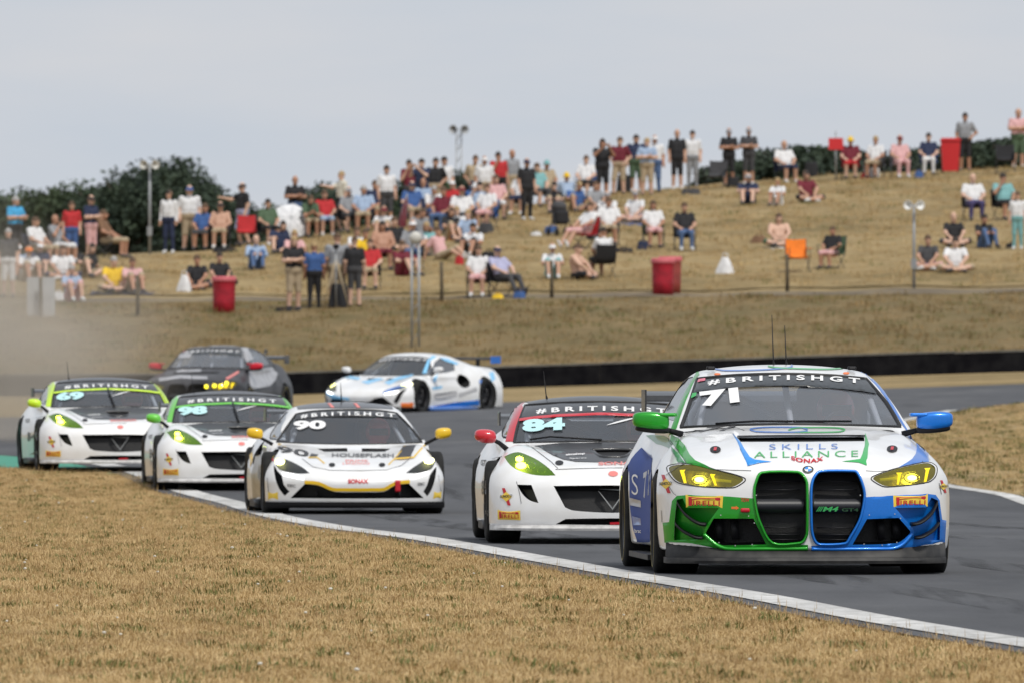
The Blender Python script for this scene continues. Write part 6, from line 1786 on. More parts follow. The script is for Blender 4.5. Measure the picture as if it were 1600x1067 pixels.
POSES = dict(
    st=stand(), sh=stand(kneer=(-.12, -.05, .49), elbl=(.34, .06, 1.16), wril=(.18, -.06, 1.02)),
    sf=stand(elbr=(-.27, -.06, 1.16), elbl=(.27, -.06, 1.16), wrir=(.06, -.20, 1.20), wril=(-.06, -.22, 1.17)),
    sp=stand(elbr=(-.26, -.16, 1.26), elbl=(.26, -.16, 1.26), wrir=(-.08, -.34, 1.50), wril=(.08, -.34, 1.50)),
    sr=stand(elbr=(-.20, -.24, 1.28), wrir=(-.18, -.50, 1.33), kneer=(-.10, -.10, .50), anklel=(.12, .14, .09)),
    ch=seat(), c2=seat(wrir=(-.10, -.12, 1.02), elbr=(-.26, -.06, .76), kneel=(.2, -.42, .50), anklel=(.24, -.36, .10)), cl=seat(chest=(0, .20, .82), neck=(0, .24, .98), head=(0, .22, 1.14), shor=(-.185, .22, .92), shol=(.185, .22, .92), ankler=(-.13, -.72, .10), toer=(-.14, -.80, .22), anklel=(.12, -.70, .10), toel=(.12, -.78, .22)),
    c3=seat(chest=(0, -.08, .82), neck=(0, -.16, .97), head=(0, -.25, 1.08), shor=(-.185, -.13, .91), shol=(.185, -.13, .91), elbr=(-.2, -.34, .62), elbl=(.2, -.34, .62), wrir=(-.05, -.5, .72), wril=(.05, -.52, .70)),
    s2=stand(pelvis=(.03, 0, .95), kneel=(.16, -.10, .49), anklel=(.2, -.06, .085), toel=(.26, -.20, .045), elbr=(-.24, -.10, 1.16), wrir=(-.07, -.16, 1.46), head=(-.02, -.03, 1.61)),
    s3=stand(elbr=(-.30, .08, 1.14), elbl=(.30, .08, 1.14), wrir=(-.17, -.06, .98), wril=(.17, -.06, .98), head=(.02, -.02, 1.62), kneer=(-.14, -.08, .49), ankler=(-.17, -.02, .085), toer=(-.22, -.16, .045)),
    g2=floor(chest=(.06, .03, .47), neck=(.10, .0, .63), head=(.12, -.05, .78), kneel=(.30, -.30, .20), anklel=(.02, -.42, .08), toel=(-.1, -.46, .07), elbl=(.30, .10, .34), wril=(.36, .22, .06)),
    gk=floor(), gx=floor(kneer=(-.36, -.28, .17), kneel=(.36, -.28, .17), ankler=(.10, -.36, .08), anklel=(-.10, -.42, .09), toer=(.22, -.40, .06), toel=(-.22, -.46, .07), wrir=(-.14, -.28, .26), wril=(.14, -.28, .26)),
    gl=floor(chest=(0, .14, .46), neck=(0, .16, .62), head=(0, .13, .77), kneer=(-.10, -.44, .26), kneel=(.12, -.42, .34), ankler=(-.10, -.86, .08), anklel=(.12, -.80, .08), toer=(-.11, -.92, .20), toel=(.13, -.88, .20), shor=(-.185, .15, .55), shol=(.185, .15, .55), elbr=(-.28, .26, .32), elbl=(.28, .26, .32), wrir=(-.30, .34, .06), wril=(.30, .34, .06)))
PM = {k: pose_mesh('person_body', J) for k, J in POSES.items()}
# head wear, made round the head centre
def cap_md(brim=.0, fall=0.0, crown=1.0, full=False):
    V, F = [], []; n = 16; rows = 6
    for i in range(rows+1):
        a = math.pi/2*(1 - i/rows)
        for k in range(n):
            w_ = 2*math.pi*k/n
            low = -.012 - (fall if math.sin(w_) > -.25 else 0.0)*(i/rows)
            V.append((.088*math.cos(a)*math.cos(w_), .010 + .107*math.cos(a)*math.sin(w_), .035 + .104*crown*math.sin(a) + low*(i/rows)))
    for i in range(rows):
        for k in range(n): F.append((i*n+k, (i+1)*n+k, (i+1)*n+(k+1) % n, i*n+(k+1) % n))
    if brim:
        m = len(V); r0 = (rows)*n
        for k in range(n):
            w_ = 2*math.pi*k/n; x, y, z = V[r0+k]
            e = brim if full else brim*max(0, -math.sin(w_))**1.5
            V.append((x + e*math.cos(w_), y + e*math.sin(w_), z - .018*(e > .01)))
        for k in range(n): F.append((r0+k, m+k, m+(k+1) % n, r0+(k+1) % n))
    return V, F
HEADS = {'h': md_mesh('hair', *cap_md()), 'l': md_mesh('hair', *cap_md(fall=.17)), 'c': md_mesh('cap', *cap_md(.085, 0, .85)), 'u': md_mesh('sun_hat', *cap_md(.085, 0, 1.0, True))}
HAIRC = dict(d=(.025, .016, .011), b=(.09, .05, .025), f=(.36, .25, .12), g=(.34, .33, .32))
PEOPLE_N = [0]
def person(x, y, pose, rot, top, bot, head, label, legs='', arms='', skin=None, scale=1.0, chair=None, at=None, grp='spectators on the bank'):
    g = at or on_ground(x, y, 325)
    i = PEOPLE_N[0]; PEOPLE_N[0] += 1
    sk = SKINS[skin if skin is not None else (i*7 % 3)]
    rz = R(rot + random.uniform(-22, 22))
    # people face the camera side by default
    p = empty('person', g, rz); wd_ = scale*random.choice((.93, .97, 1.0, 1.05, 1.1)); p.scale = (wd_, wd_, scale)
    tag(p, label, 'person', grp)
    me, hd = PM[pose]
    o = bpy.data.objects.new('body', me); C.objects.link(o); o.parent = p
    tm = sk if top == 's' else cloth(top); bm_ = cloth(bot)
    ms = [sk, tm, bm_, M_SHOEW if i % 3 == 0 else M_SHOE, tm if arms == 'L' else sk, bm_ if legs == 'L' else sk, M_EYE]
    for s_, m_ in zip(o.material_slots, ms): s_.link = 'OBJECT'; s_.material = m_
    if head != '-':
        k, c = head[0], head[1:]
        nm = {'h': 'hair', 'l': 'hair', 'c': 'cap', 'u': 'sun_hat'}[k]
        hm = mat('hair_' + c, HAIRC[c], .7) if k in 'hl' else cloth(c)
        q = bpy.data.objects.new(nm, HEADS[k]); C.objects.link(q); q.parent = p; q.location = tuple(hd)
        q.material_slots or HEADS[k].materials.append(hm)
        q.material_slots[0].link = 'OBJECT'; q.material_slots[0].material = hm
        if k in 'cu':
            q = bpy.data.objects.new('hair', HEADS['h']); C.objects.link(q); q.parent = p; q.location = (hd[0], hd[1]+.006, hd[2]-.02); q.scale = (.97, .97, .9)
            if not HEADS['h'].materials: HEADS['h'].materials.append(hm)
            q.material_slots[0].link = 'OBJECT'; q.material_slots[0].material = mat('hair_b', HAIRC['b'], .7)
    if chair:
        camp_chair(g, rz, chair, label)
    return p
_ch = {}
M_POLE = mat('chair_tube', (.05, .05, .055), .45, metal=.5)
def camp_chair(g, rz, c, who, name='camp_chair', lab=None, group='camp chairs on the bank'):
    """folding chair: crossed legs, slung seat and back, arms"""
    if 'm' not in _ch:
        legs = []
        for s in (-1, 1):
            legs.append(tube([(s*.27, -.24, .0), (s*.27, .26, .40)], .011, 6)); legs.append(tube([(s*.27, .26, .0), (s*.27, -.24, .42)], .011, 6))
            legs.append(tube([(s*.27, .24, .40), (s*.27, .34, .88)], .011, 6)); legs.append(tube([(s*.27, -.24, .42), (s*.27, -.24, .62)], .011, 6))
        legs.append(tube([(-.27, -.24, .0), (.27, .26, .0)], .009, 6)); legs.append(tube([(.27, -.24, .0), (-.27, .26, .0)], .009, 6))
        V, F = [], []
        path = [(-.25, .415), (0, .375), (.20, .39), (.27, .55), (.33, .87)]
        for y, z in path:
            for k in range(7): x = -.265 + .53*k/6; V.append((x, y, z - .02*math.cos(x*5.5)))
        for i in range(len(path)-1):
            for k in range(6): F.append((i*7+k, i*7+k+1, i*7+8+k, i*7+7+k))
        arms = join(box(-.31, -.235, -.26, .26, .62, .635), box(.235, .31, -.26, .26, .62, .635))
        _ch['m'] = [md_mesh('leg_frame', *join(*legs)), md_mesh('sling', V, F), md_mesh('armrest', *arms, False)]
    e = empty(name, g, rz)
    tag(e, lab or ('%s chair under the %s' % (CN[c], who)), 'chair', group)
    for nm, me, m in zip(('leg_frame', 'sling', 'armrest'), _ch['m'], (M_POLE, cloth(c), cloth(c))):
        o = bpy.data.objects.new(nm, me); C.objects.link(o); o.parent = e
        if not me.materials: me.materials.append(m)
        o.material_slots[0].link = 'OBJECT'; o.material_slots[0].material = m
    return e
CN = dict(k='black', r='red', b='blue', n='navy', m='maroon', o='orange', gr='green', dg='dark grey', g='grey', t='teal')
# x, y of the feet or seat on the photo, pose, turn, top, bottoms, head, label, then extras
W_ = [
 (24, 408, 'sf', 50, 'sb', 'k', 'hg', 'person in bright blue jacket with folded arms, black shorts', {}),
 (13, 467, 'st', 10, 'dg', 'w', 'hg', 'grey haired person in dark grey tee and white shorts', {}),
 (45, 442, 'gk', 10, 'w', 'be', 'co', 'seated person in orange cap', {}),
 (60, 418, 'ch', 35, 'w', 'be', 'hb', 'person in white tee and beige shorts beside the navy chair sitter', dict(chair='n')),
 (63, 436, 'gk', 0, 'n', 'n', 'cw', 'person in navy tee and white cap sitting on the grass', {}),
 (90, 414, 'c2', 40, 'g', 'w', '-', 'bald person in grey tee and white shorts', dict(chair='dg')),
 (112, 411, 'st', 0, 'r', 'b', 'hb', 'person in red top and blue shorts', dict(scale=.93)),
 (142, 409, 'sf', 60, 'n', 'pk', 'ck', 'person in navy shirt, pink shorts and black cap', {}),
 (167, 405, 'ch', 70, 'br', 'be', 'hb', 'person in brown top leaning forward in a chair', dict(chair='k')),
 (112, 473, 'gk', 25, 'lb', 'pk', 'hg', 'person in pale blue tee and pink shorts on the grass', {}),
 (178, 459, 'gx', 30, 'y', 'be', 'hg', 'person in yellow tee on a dark blanket', {}),
 (207, 460, 'gk', 10, 'pk', 'be', 'hb', 'person in pale pink vest on a dark blanket', {}),
 (264, 398, 'st', 0, 'w', 'n', 'ln', 'standing person in open white jacket over black, dark jeans', dict(legs='L', arms='L')),
 (296, 394, 'st', 5, 'w', 'be', 'cb', 'person in white polo shirt, beige shorts and blue cap', dict(scale=1.04)),
 (319, 388, 'ch', 0, 'b', 'dg', 'hb', 'person in blue top slouched in black chair', dict(chair='k')),
 (344, 388, 'ch', 0, 's', 'be', 'ck', 'shirtless person in beige shorts', dict(chair='dg')),
 (379, 384, 'sr', -60, 'k', 'lv', 'ck', 'person in black tee and lavender shorts reaching out an arm', {}),
 (308, 456, 'gx', 0, 'k', 'dg', 'hb', 'person in black tee beside white carrier bag', {}),
 (343, 452, 'gx', 0, 'k', 'k', 'hd', 'person in black tee behind the red drum bin', {}),
 (400, 424, 'gk', 25, 'lb', 'jn', '-', 'bald person in light blue shirt and jeans on the grass', dict(legs='L', arms='L')),
 (461, 374, 'sf', 10, 'k', 'jn', '-', 'bald person in black tee behind the white parasol', dict(legs='L')),
 (508, 371, 'ch', 0, 'r', 'lb', 'hb', 'person in bright red tee and pale shorts', dict(chair='n')),
 (534, 362, 'sr', -70, 'cr', 'k', 'hf', 'person in cream top and black shorts with arms held out', {}),
 (568, 364, 'ch', 15, 'lb', 'be', 'hg', 'person in pale blue shirt and sun-lit knees', dict(chair='n')),
 (604, 356, 'st', 30, 'w', 'dg', 'hd', 'person in white tee and dark shorts standing by the maroon folded parasol', {}),
 (659, 345, 'sp', -20, 'n', 'n', 'hd', 'person in navy top raising a hand behind the orange chair', {}),
 (661, 352, 'ch', 0, 'lb', 'w', '-', 'person in light blue shirt seated in orange chair', dict(chair='o')),
 (694, 340, 'st', 15, 'w', 'gr', 'hd', 'person in white tee and green skirt', {}),
 (459, 488, 'sf', 10, 'k', 'be', 'lf', 'fair haired person in black vest and beige shorts by the path', dict(scale=1.06)),
 (491, 485, 'st', 190, 'b', 'k', 'hf', 'person in blue tee and black trousers seen from behind', dict(legs='L', scale=.95)),
 (527, 482, 'st', 180, 'g', 'be', 'hb', 'person in grey tee at the camera tripod', dict(scale=1.05)),
 (554, 482, 'st', 165, 'k', 'dg', 'hb', 'person in black shirt and shorts seen from behind', {}),
 (460, 415, 'gk', 0, 'pk', 'pk', 'lf', 'person in pale pink top sitting behind the black vest wearer', {}),
 (558, 410, 'gk', 15, 'w', 'be', 'lb', 'person in white vest sitting behind the tripod', {}),
 (578, 455, 'ch', 20, 'r', 'be', 'hb', 'person in red top and beige shorts with bare legs', dict(chair='k')),
 (598, 425, 'ch', 0, 's', 'm', 'ld', 'bare shouldered person in maroon shorts holding a black bag', dict(chair='dg')),
 (645, 424, 'ch', 10, 'g', 'jn', 'cw', 'person in striped grey shirt and white cap', dict(chair='k', legs='L')),
 (628, 433, 'gk', 20, 'm', 'm', 'hb', 'person in maroon top hugging knees', {}),
 (691, 367, 'ch', 0, 'm', 'jn', 'hb', 'person in maroon tee and jeans', dict(chair='n', legs='L')),
 (722, 366, 'ch', 10, 'w', 'dg', 'cm', 'person in white tee and checked maroon cap', dict(chair='k')),
 (714, 376, 'gk', 15, 'w', 'b', 'hf', 'person in white top and blue shorts below the maroon cap wearer', {}),
 (757, 340, 'st', 20, 'w', 'be', 'cw', 'standing person in white cap and white top', {}),
 (760, 362, 'ch', 0, 'w', 'pk', 'hb', 'person in white tee and pink shorts', dict(chair='b')),
 (748, 358, 'c2', -10, 'lb', 'n', 'hd', 'person in pale blue top drinking', dict(chair='n')),
 (739, 404, 'gk', 0, 'w', 'dg', 'hd', 'person in white tee above the pair of black loungers', {}),
 (747, 466, 'ch', 0, 'w', 'pk', 'hb', 'person in white tee and pink shorts in black lounger', dict(chair='k')),
 (786, 465, 'cl', 20, 'lv', 'dg', 'cn', 'person in lavender shirt reclining in black lounger', dict(chair='dg', legs='L')),
 (800, 327, 'st', 20, 'g', 'be', '-', 'bald person in grey tee and beige trousers', dict(legs='L')),
 (823, 346, 'st', 20, 'k', 'k', 'cn', 'person in long black dress and navy cap', dict(legs='L')),
 (841, 326, 'ch', 15, 't', 'dg', 'hb', 'person in turquoise tee', dict(chair='k')),
 (856, 320, 'ch', 0, 'be', 'be', 'ut', 'person in tan top and teal sun hat', dict(chair='b')),
 (888, 318, 'gl', 40, 'lb', 'be', 'uy', 'person in pale blue top and yellow sun hat', {}),
 (915, 313, 'ch', 0, 'w', 'k', 'hb', 'person in white and blue shirt with black shorts', dict(chair='b')),
 (941, 310, 'sp', 40, 'k', 'k', 'ld', 'person in black dress holding up a phone', {}),
 (913, 391, 'cl', -35, 'w', 'pk', 'hb', 'person in white tee slumped in red chair', dict(chair='r')),
 (949, 352, 'gx', 0, 'w', 'b', 'cg', 'person in white tee and grey cap high on the bank', {}),
 (951, 386, 'ch', 0, 'w', 'be', 'hb', 'person in white tee and beige shorts beside the red chair', dict(chair='g')),
 (863, 438, 'gk', 0, 'w', 't', 'cw', 'person in white tee, white cap and teal shorts', {}),
 (903, 439, 'gx', 60, 's', 'k', 'hb', 'shirtless person bending over on the grass', {}),
 (941, 436, 'ch', 180, 'w', 'k', 'hd', 'person in white tee seen from behind in black chair', dict(chair='k')),
 (994, 302, 'st', 0, 'n', 'gr', 'hd', 'person in navy tee and dark green shorts', {}),
 (1011, 308, 'sf', 0, 'lb', 'be', 'hf', 'person in denim blue tee and beige shorts with folded arms', {}),
 (1023, 303, 'st', 10, 'w', 'jn', 'cw', 'person in white tee behind the denim blue tee wearer', dict(legs='L')),
 (1058, 298, 'st', 0, 'k', 'k', '-', 'broad person in black tee and black shorts', dict(scale=1.05)),
 (1082, 296, 'st', 10, 'w', 'g', 'hd', 'person in white tee and grey trousers', dict(legs='L', scale=1.02)),
 (1139, 293, 'sf', 0, 'k', 'k', 'cg', 'person in black tee with orange print and grey cap', dict(scale=1.02)),
 (1170, 291, 'sf', 0, 'dg', 'dg', 'cg', 'person in dark grey tee and shorts with folded arms', dict(scale=1.02)),
 (1169, 322, 'gk', 15, 'n', 'n', 'cg', 'person in navy outfit hugging knees', {}),
 (1215, 324, 'gk', 0, 'w', 'w', 'hf', 'fair haired child in white', dict(scale=.9)),
 (1227, 288, 'ch', 0, 'w', 'n', '-', 'bald person in white tee and navy shorts', dict(chair='n')),
 (993, 350, 'gx', 0, 'w', 'pk', 'cg', 'person in white tee with pink print on blue blanket', {}),
 (1021, 390, 'ch', 0, 'w', 'pk', 'lb', 'person in white top seated beside the navy bag', dict(chair='gr')),
 (1070, 394, 'ch', 0, 'k', 'jn', 'hb', 'person in black tee and blue jeans', dict(chair='dg', legs='L')),
 (1217, 388, 'gx', 0, 's', 'gr', 'lb', 'long haired sunbather on white towel', {}),
 (1299, 422, 'ch', -10, 'k', 'pk', 'hb', 'person in black vest in green chair', dict(chair='gr', scale=.85)),
 (1260, 318, 'gx', 0, 'm', 'k', 'ld', 'dark haired person in maroon top on black rug', {}),
 (1329, 282, 'ch', 0, 'm', 'r', 'uy', 'person in maroon tee and straw hat', dict(chair='r')),
 (1367, 281, 'ch', 0, 'w', 'be', 'hf', 'person in white tee and beige shorts on the crest', dict(chair='dg')),
 (1407, 280, 'ch', 0, 'pk', 'pk', 'cm', 'person in long salmon pink dress', dict(chair='g', legs='L')),
 (1451, 276, 'ch', 0, 'n', 'w', 'hd', 'person in navy top and white trousers', dict(chair='b', legs='L')),
 (1508, 270, 'sh', 0, 'g', 'k', 'hd', 'person in grey tee and black shorts leaning on the bin', dict(scale=1.04)),
 (1591, 264, 'sf', 0, 'pk', 'gr', '-', 'person in pink polo and dark green shorts', dict(scale=1.04)),
 (1521, 347, 'ch', 15, 'w', 'pu', '-', 'person in white shirt and purple trousers', dict(chair='dg', legs='L')),
 (1569, 346, 'c2', 0, 't', 'k', 'hd', 'person in pale teal top in tall black chair', dict(chair='k')),
 (1590, 392, 'st', 0, 'w', 't', 'hb', 'child in white tee and turquoise trousers', dict(legs='L', scale=.88)),
 (1490, 388, 'gx', 0, 'k', 'dg', '-', 'person in black tee with white print', {}),
 (1538, 390, 'gk', 20, 'k', 'jn', 'hd', 'person in black top and jeans hugging knees', dict(legs='L')),
 (1450, 425, 'gx', 0, 'dg', 'pk', 'hb', 'person in charcoal tee and pink shorts beside the lamp pole', {}),
 (1493, 428, 'gx', 0, 'w', 'be', 'hd', 'person in white football shirt', {}),
 (585, 354, 'ch', 0, 'n', 'be', 'hb', 'person in navy polo beside the maroon folded parasol', dict(chair='k')),
 (640, 340, 's2', 0, 'm', 'dg', 'hd', 'standing person in maroon shirt behind the blue chair', {}),
 (645, 357, 'ch', 0, 'b', 'be', 'cn', 'person in blue tee and navy cap in blue chair', dict(chair='b')),
 (676, 359, 'c3', 0, 'w', 'b', 'hg', 'grey haired person in white shirt beside the orange chair', dict(chair='n')),
 (680, 334, 's3', 0, 'k', 'be', 'hd', 'standing person in black tee behind the green skirt wearer', {}),
 (706, 354, 'ch', 0, 'r', 'w', 'cw', 'person in red tee and white cap', dict(chair='dg')),
 (735, 354, 'c3', 15, 'b', 'be', 'uw', 'person in blue tee and white sun hat', dict(chair='k')),
 (742, 338, 's3', 0, 'be', 'n', 'hb', 'standing person in tan shirt and navy shorts', {}),
 (776, 346, 'ch', 0, 'pk', 'w', 'lb', 'person in pink top and white shorts', dict(chair='k')),
 (779, 332, 's2', 20, 'r', 'k', 'hd', 'standing person in red shirt behind the bald grey tee wearer', {}),
 (705, 378, 'gk', 0, 'k', 'be', 'lb', 'person in black top hugging knees by the orange bag', {}),
 (731, 382, 'gx', 0, 'lb', 'dg', 'hf', 'fair person in pale blue tee sitting cross legged', {}),
 (655, 378, 'g2', 0, 'g', 'n', 'hb', 'person in grey top sitting below the orange chair', {}),
 (600, 376, 'gk', 0, 'w', 'be', 'cm', 'person in white tee and maroon cap on the slope', {}),
 (616, 394, 'gx', 10, 'k', 'be', 'hb', 'person in black tee cross legged above the maroon top', {}),
 (666, 402, 'gk', 0, 't', 'w', 'lf', 'fair haired person in turquoise top above the lattice mast', {}),
 (690, 408, 'gl', 30, 'pk', 'be', 'hb', 'person in pink top leaning back above the wooden post', {}),
 (546, 366, 'ch', 0, 'g', 'dg', 'cg', 'person in grey polo and grey cap beside the cream top', dict(chair='k')),
 (483, 374, 'c3', 0, 'gr', 'be', 'hb', 'person in green tee beside the white parasol', dict(chair='dg')),
 (420, 386, 'ch', 0, 'gr', 'k', 'hd', 'person in dark green shirt beside the blue cool box', dict(chair='k')),
 (436, 398, 'g2', 0, 'n', 'n', 'ld', 'long haired person in navy sitting below the cool box', {}),
 (571, 414, 'gx', 0, 'y', 'n', 'hb', 'person in yellow vest above the red top wearer', {}),
 (814, 338, 'ch', 0, 'w', 'n', 'cn', 'person in white polo and navy cap beside the black dress', dict(chair='n')),
 (866, 336, 'gk', 0, 'k', 'be', 'hd', 'person in black top above the pushchair', {}),
 (899, 334, 'g2', 0, 'b', 'be', 'hf', 'person in blue top below the yellow sun hat', {}),
 (930, 334, 'gx', 0, 'g', 'k', 'hb', 'person in grey vest below the phone holder', {}),
 (968, 306, 's3', 0, 'm', 'be', 'hb', 'person in maroon polo beside the tall black bag', {}),
 (927, 376, 'g2', 0, 'r', 'n', 'hb', 'person in red tee behind the red chair', {}),
 (98, 440, 'gx', 0, 'w', 'n', 'hb', 'person in white tee cross legged behind the pale blue tee', {}),
 (136, 436, 'g2', 0, 'k', 'be', 'ld', 'long haired person in black above the yellow tee', {}),
 (28, 438, 'gk', 0, 'lb', 'be', 'cw', 'person in pale blue shirt and white cap beside the orange cap', {}),
]
for x, y, po, ro, tp, bo, hd_, lab, ex in W_:
    if hd_ == 'ln': hd_ = 'ld'
    person(x, y, po, ro, tp, bo, hd_, lab, **ex)

# ------------------------------------------------------------------ things on the bank
def drum_bin(x, y, label, m, wheels=False):
    g = on_ground(x, y, 325); e = empty('litter_bin', g); tag(e, label, 'bin', 'red litter bins')
    if wheels:
        V = []; 
        for z, a, b_ in ((.08, .23, .26), (.98, .29, .33)): V += [(-a, -b_, z), (a, -b_, z), (a, b_, z), (-a, b_, z)]
        obj('body', (V, [(3, 2, 1, 0), (4, 5, 6, 7), (0, 1, 5, 4), (1, 2, 6, 5), (2, 3, 7, 6), (3, 0, 4, 7)]), m, e, False)
        obj('lid', join(box(-.31, .31, -.36, .34, .985, 1.03), box(-.27, .27, -.30, .28, 1.03, 1.07)), m, e, False)
        for s in (-1, 1): obj('wheel', xf(lathe([(.0, -.03), (.10, -.03), (.10, .03), (.0, .03)], 16, 'x'), Matrix.Translation((s*.24, .28, .10))), M_BLACK, e)
        obj('handle', tube([(-.25, .36, 1.0), (.25, .36, 1.0)], .015, 6), M_BLACK, e)
    else:
        obj('body', lathe([(.0, .0), (.262, .0), (.272, .30), (.276, .60), (.285, .86), (.297, .88), (.285, .90), (.26, .88), (.25, .3), (.0, .3)], 28), m, e)
        obj('bag_liner', lathe([(.30, .80), (.305, .86), (.285, .915), (.25, .90), (.22, .80)], 24), mat('liner_pink', (.55, .12, .14), .6), e)
M_BIN = mat('red_drum_paint', (.42, .012, .03), .45, var=.35, vs=5); M_BIN2 = mat('red_plastic', (.60, .025, .03), .5)
drum_bin(350, 491, 'red drum litter bin in front of the seated person in black tee', M_BIN)
drum_bin(1036, 462, 'red drum litter bin standing alone by the path', M_BIN)
drum_bin(1047, 459, 'faded red drum litter bin tucked behind another drum', mat('faded_red_paint', (.36, .06, .05), .6, var=.4, vs=4))
drum_bin(1485, 272, 'red wheeled litter bin on the crest', M_BIN2, True)

M_WOOD = mat('weathered_post', (.12, .095, .06), .9, var=.4, vs=9)
for x, y, h, lab in ((215, 498, 1.05, 'thin wooden post in front of the pink vest wearer'), (690, 477, 1.05, 'thin wooden post beside the lattice mast'), (862, 468, .95, 'thin wooden post below the teal shorts wearer'), (1230, 457, .95, 'thin wooden post below the orange chair'), (362, 489, 1.0, 'thin wooden post beside the red drum bin'), (64, 500, 1.0, 'wooden post between the two grey panels')):
    g = on_ground(x, y, 325); o = obj('fence_post', tube([(0, 0, -.1), (.005, 0, h*.5), (-.01, 0, h)], [.05, .045, .042], 8), M_WOOD); o.location = g; tag(o, lab, 'post', 'posts along the footpath')
for x, lab in ((52, 'grey upright board on one side of the post'), (76, 'grey upright board with white bag behind it')):
    g = on_ground(x, 498, 325); e = empty('notice_board', g); tag(e, lab, 'board', 'grey boards by the path')
    obj('panel', box(-.155, .155, -.02, .02, .02, 1.0), mat('galvanised_sheet', (.50, .51, .52), .5, var=.15, vs=3), e, False)
    obj('rail', box(-.14, .14, .022, .05, .30, .36), M_WOOD, e, False)
# loudspeaker poles
M_GALV = mat('galvanised_steel', (.32, .33, .34), .5, metal=.5); M_HORN = mat('horn_speaker', (.55, .54, .50), .5)
def horns(e, z, col, s=1.0):
    for sx, rz in ((-1, 200), (1, -20)):
        md = lathe([(.035*s, 0), (.05*s, .10*s), (.09*s, .18*s), (.17*s, .26*s), (.20*s, .28*s), (.18*s, .27*s), (.03*s, .06*s)], 20, 'x')
        obj('horn', xf(md, Matrix.Translation((sx*.14*s, -.05, z)) @ Matrix.Rotation(R(-90 + (25 if sx > 0 else -25)), 4, 'Z')), col, e)
    obj('cross_arm', tube([(-.25*s, 0, z), (.25*s, 0, z)], .02, 6), M_GALV, e)
def mast(x, y, ytop, label, d0=325, r_=.05, col=None, hs=1.0):
    g = on_ground(x, y, d0) if d0 else None
    top = HC - (ytop - YH)/FPX*g.y; h = top - g.z
    e = empty('loudspeaker_pole', g); tag(e, label, 'pole', 'loudspeaker poles')
    obj('pole', tube([(0, 0, -.2), (0, 0, h*.5), (0, 0, h)], [r_, r_*.9, r_*.8], 10), M_GALV, e); horns(e, h, col or M_HORN, hs)
    obj('junction_box', box(-.07, .07, -.10, -.05, .5, .75), M_GALV, e, False)
    return e
mast(234, 398, 258, 'loudspeaker pole with twin horns in front of the dark trees', r_=.042, hs=.62)
mast(1428, 452, 321, 'loudspeaker pole with two white horns on the open grass', r_=.042, col=mat('white_horn', (.78, .78, .76), .5), hs=.6)
# lattice mast in front of the bank
g = on_ground(649, 546, 300); h = HC - (372-YH)/FPX*g.y - g.z
e = empty('lattice_mast', g); tag(e, 'tall pale twin tube lattice mast with a round fitting on top', 'mast')
for s in (-1, 1): obj('upright', tube([(s*.085, 0, -.1), (s*.085, 0, h)], .028, 8), mat('pale_steel', (.36, .38, .40), .5, metal=.3), e)
for k in range(int(h/.35)): obj('brace', tube([(-.085, 0, .2+k*.35), (.085, 0, .37+k*.35)], .010, 5), M_GALV, e)
obj('fitting', sphere_md((0, -.05, h), (.15, .10, .15), 16, 10), M_HORN, e)
# distant mast over the bushes
d = 600.0; top = HC - (203-YH)/FPX*d; X = (717-CX)/FPX*d; z0 = gz(X, d)
e = empty('loudspeaker_pole', (X, d, z0)); tag(e, 'distant lattice loudspeaker pole above the grey green bush', 'pole', 'loudspeaker poles')
for s in (-1, 1): obj('upright', tube([(s*.14, 0, -.2), (s*.10, 0, top-z0)], .035, 6), M_GALV, e)
for k in range(14): obj('brace', tube([(-.12, 0, (top-z0)*(k/14)), (.12, 0, (top-z0)*((k+.8)/14))], .02, 5), M_GALV, e)
horns(e, top - z0, M_GALV, .95)
# red sign, bags, boxes, rugs, parasols
g = on_ground(1306, 284, 325); e = empty('sign', g); tag(e, 'small red sign on a thin post at the crest', 'sign')
obj('post', tube([(0, 0, -.1), (0, 0, 1.5)], .03, 6), M_GALV, e); obj('board', box(-.22, .22, -.05, -.03, .95, 1.30), M_BIN2, e, False)
def sack(name, x, y, sz, c, label, cat, top=.6, group='bags and boxes on the grass'):
    """slumped bag: sagging sides, gathered top, handles"""
    g = on_ground(x, y, 325)
    def f(X, Y, Z):
        t = np.clip(Z/sz[2], 0, 1); k = 1 - (1-top)*t**1.4 + .06*np.sin(5*X/sz[0])*(1-t)
        return (np.maximum((np.abs(X/(sz[0]*k))**3 + np.abs(Y/(sz[1]*k))**3)**(1/3), np.abs(Z/sz[2] - .5)*2) - 1)*min(sz)*.5
    V, Q = nets(f, (-sz[0]*1.3, -sz[1]*1.3, -.06), (sz[0]*1.3, sz[1]*1.3, sz[2]*1.2), max(sz)/14, 2)
    e = empty(name, g, R(random.uniform(-30, 30))); tag(e, label, cat, group)
    link('body', np_mesh('body', V, Q), cloth(c), e)
    obj('handle', tube([(-sz[0]*.4, 0, sz[2]*.96), (-sz[0]*.2, 0, sz[2]*1.22), (sz[0]*.2, 0, sz[2]*1.22), (sz[0]*.4, 0, sz[2]*.96)], .014, 6), cloth(c), e)
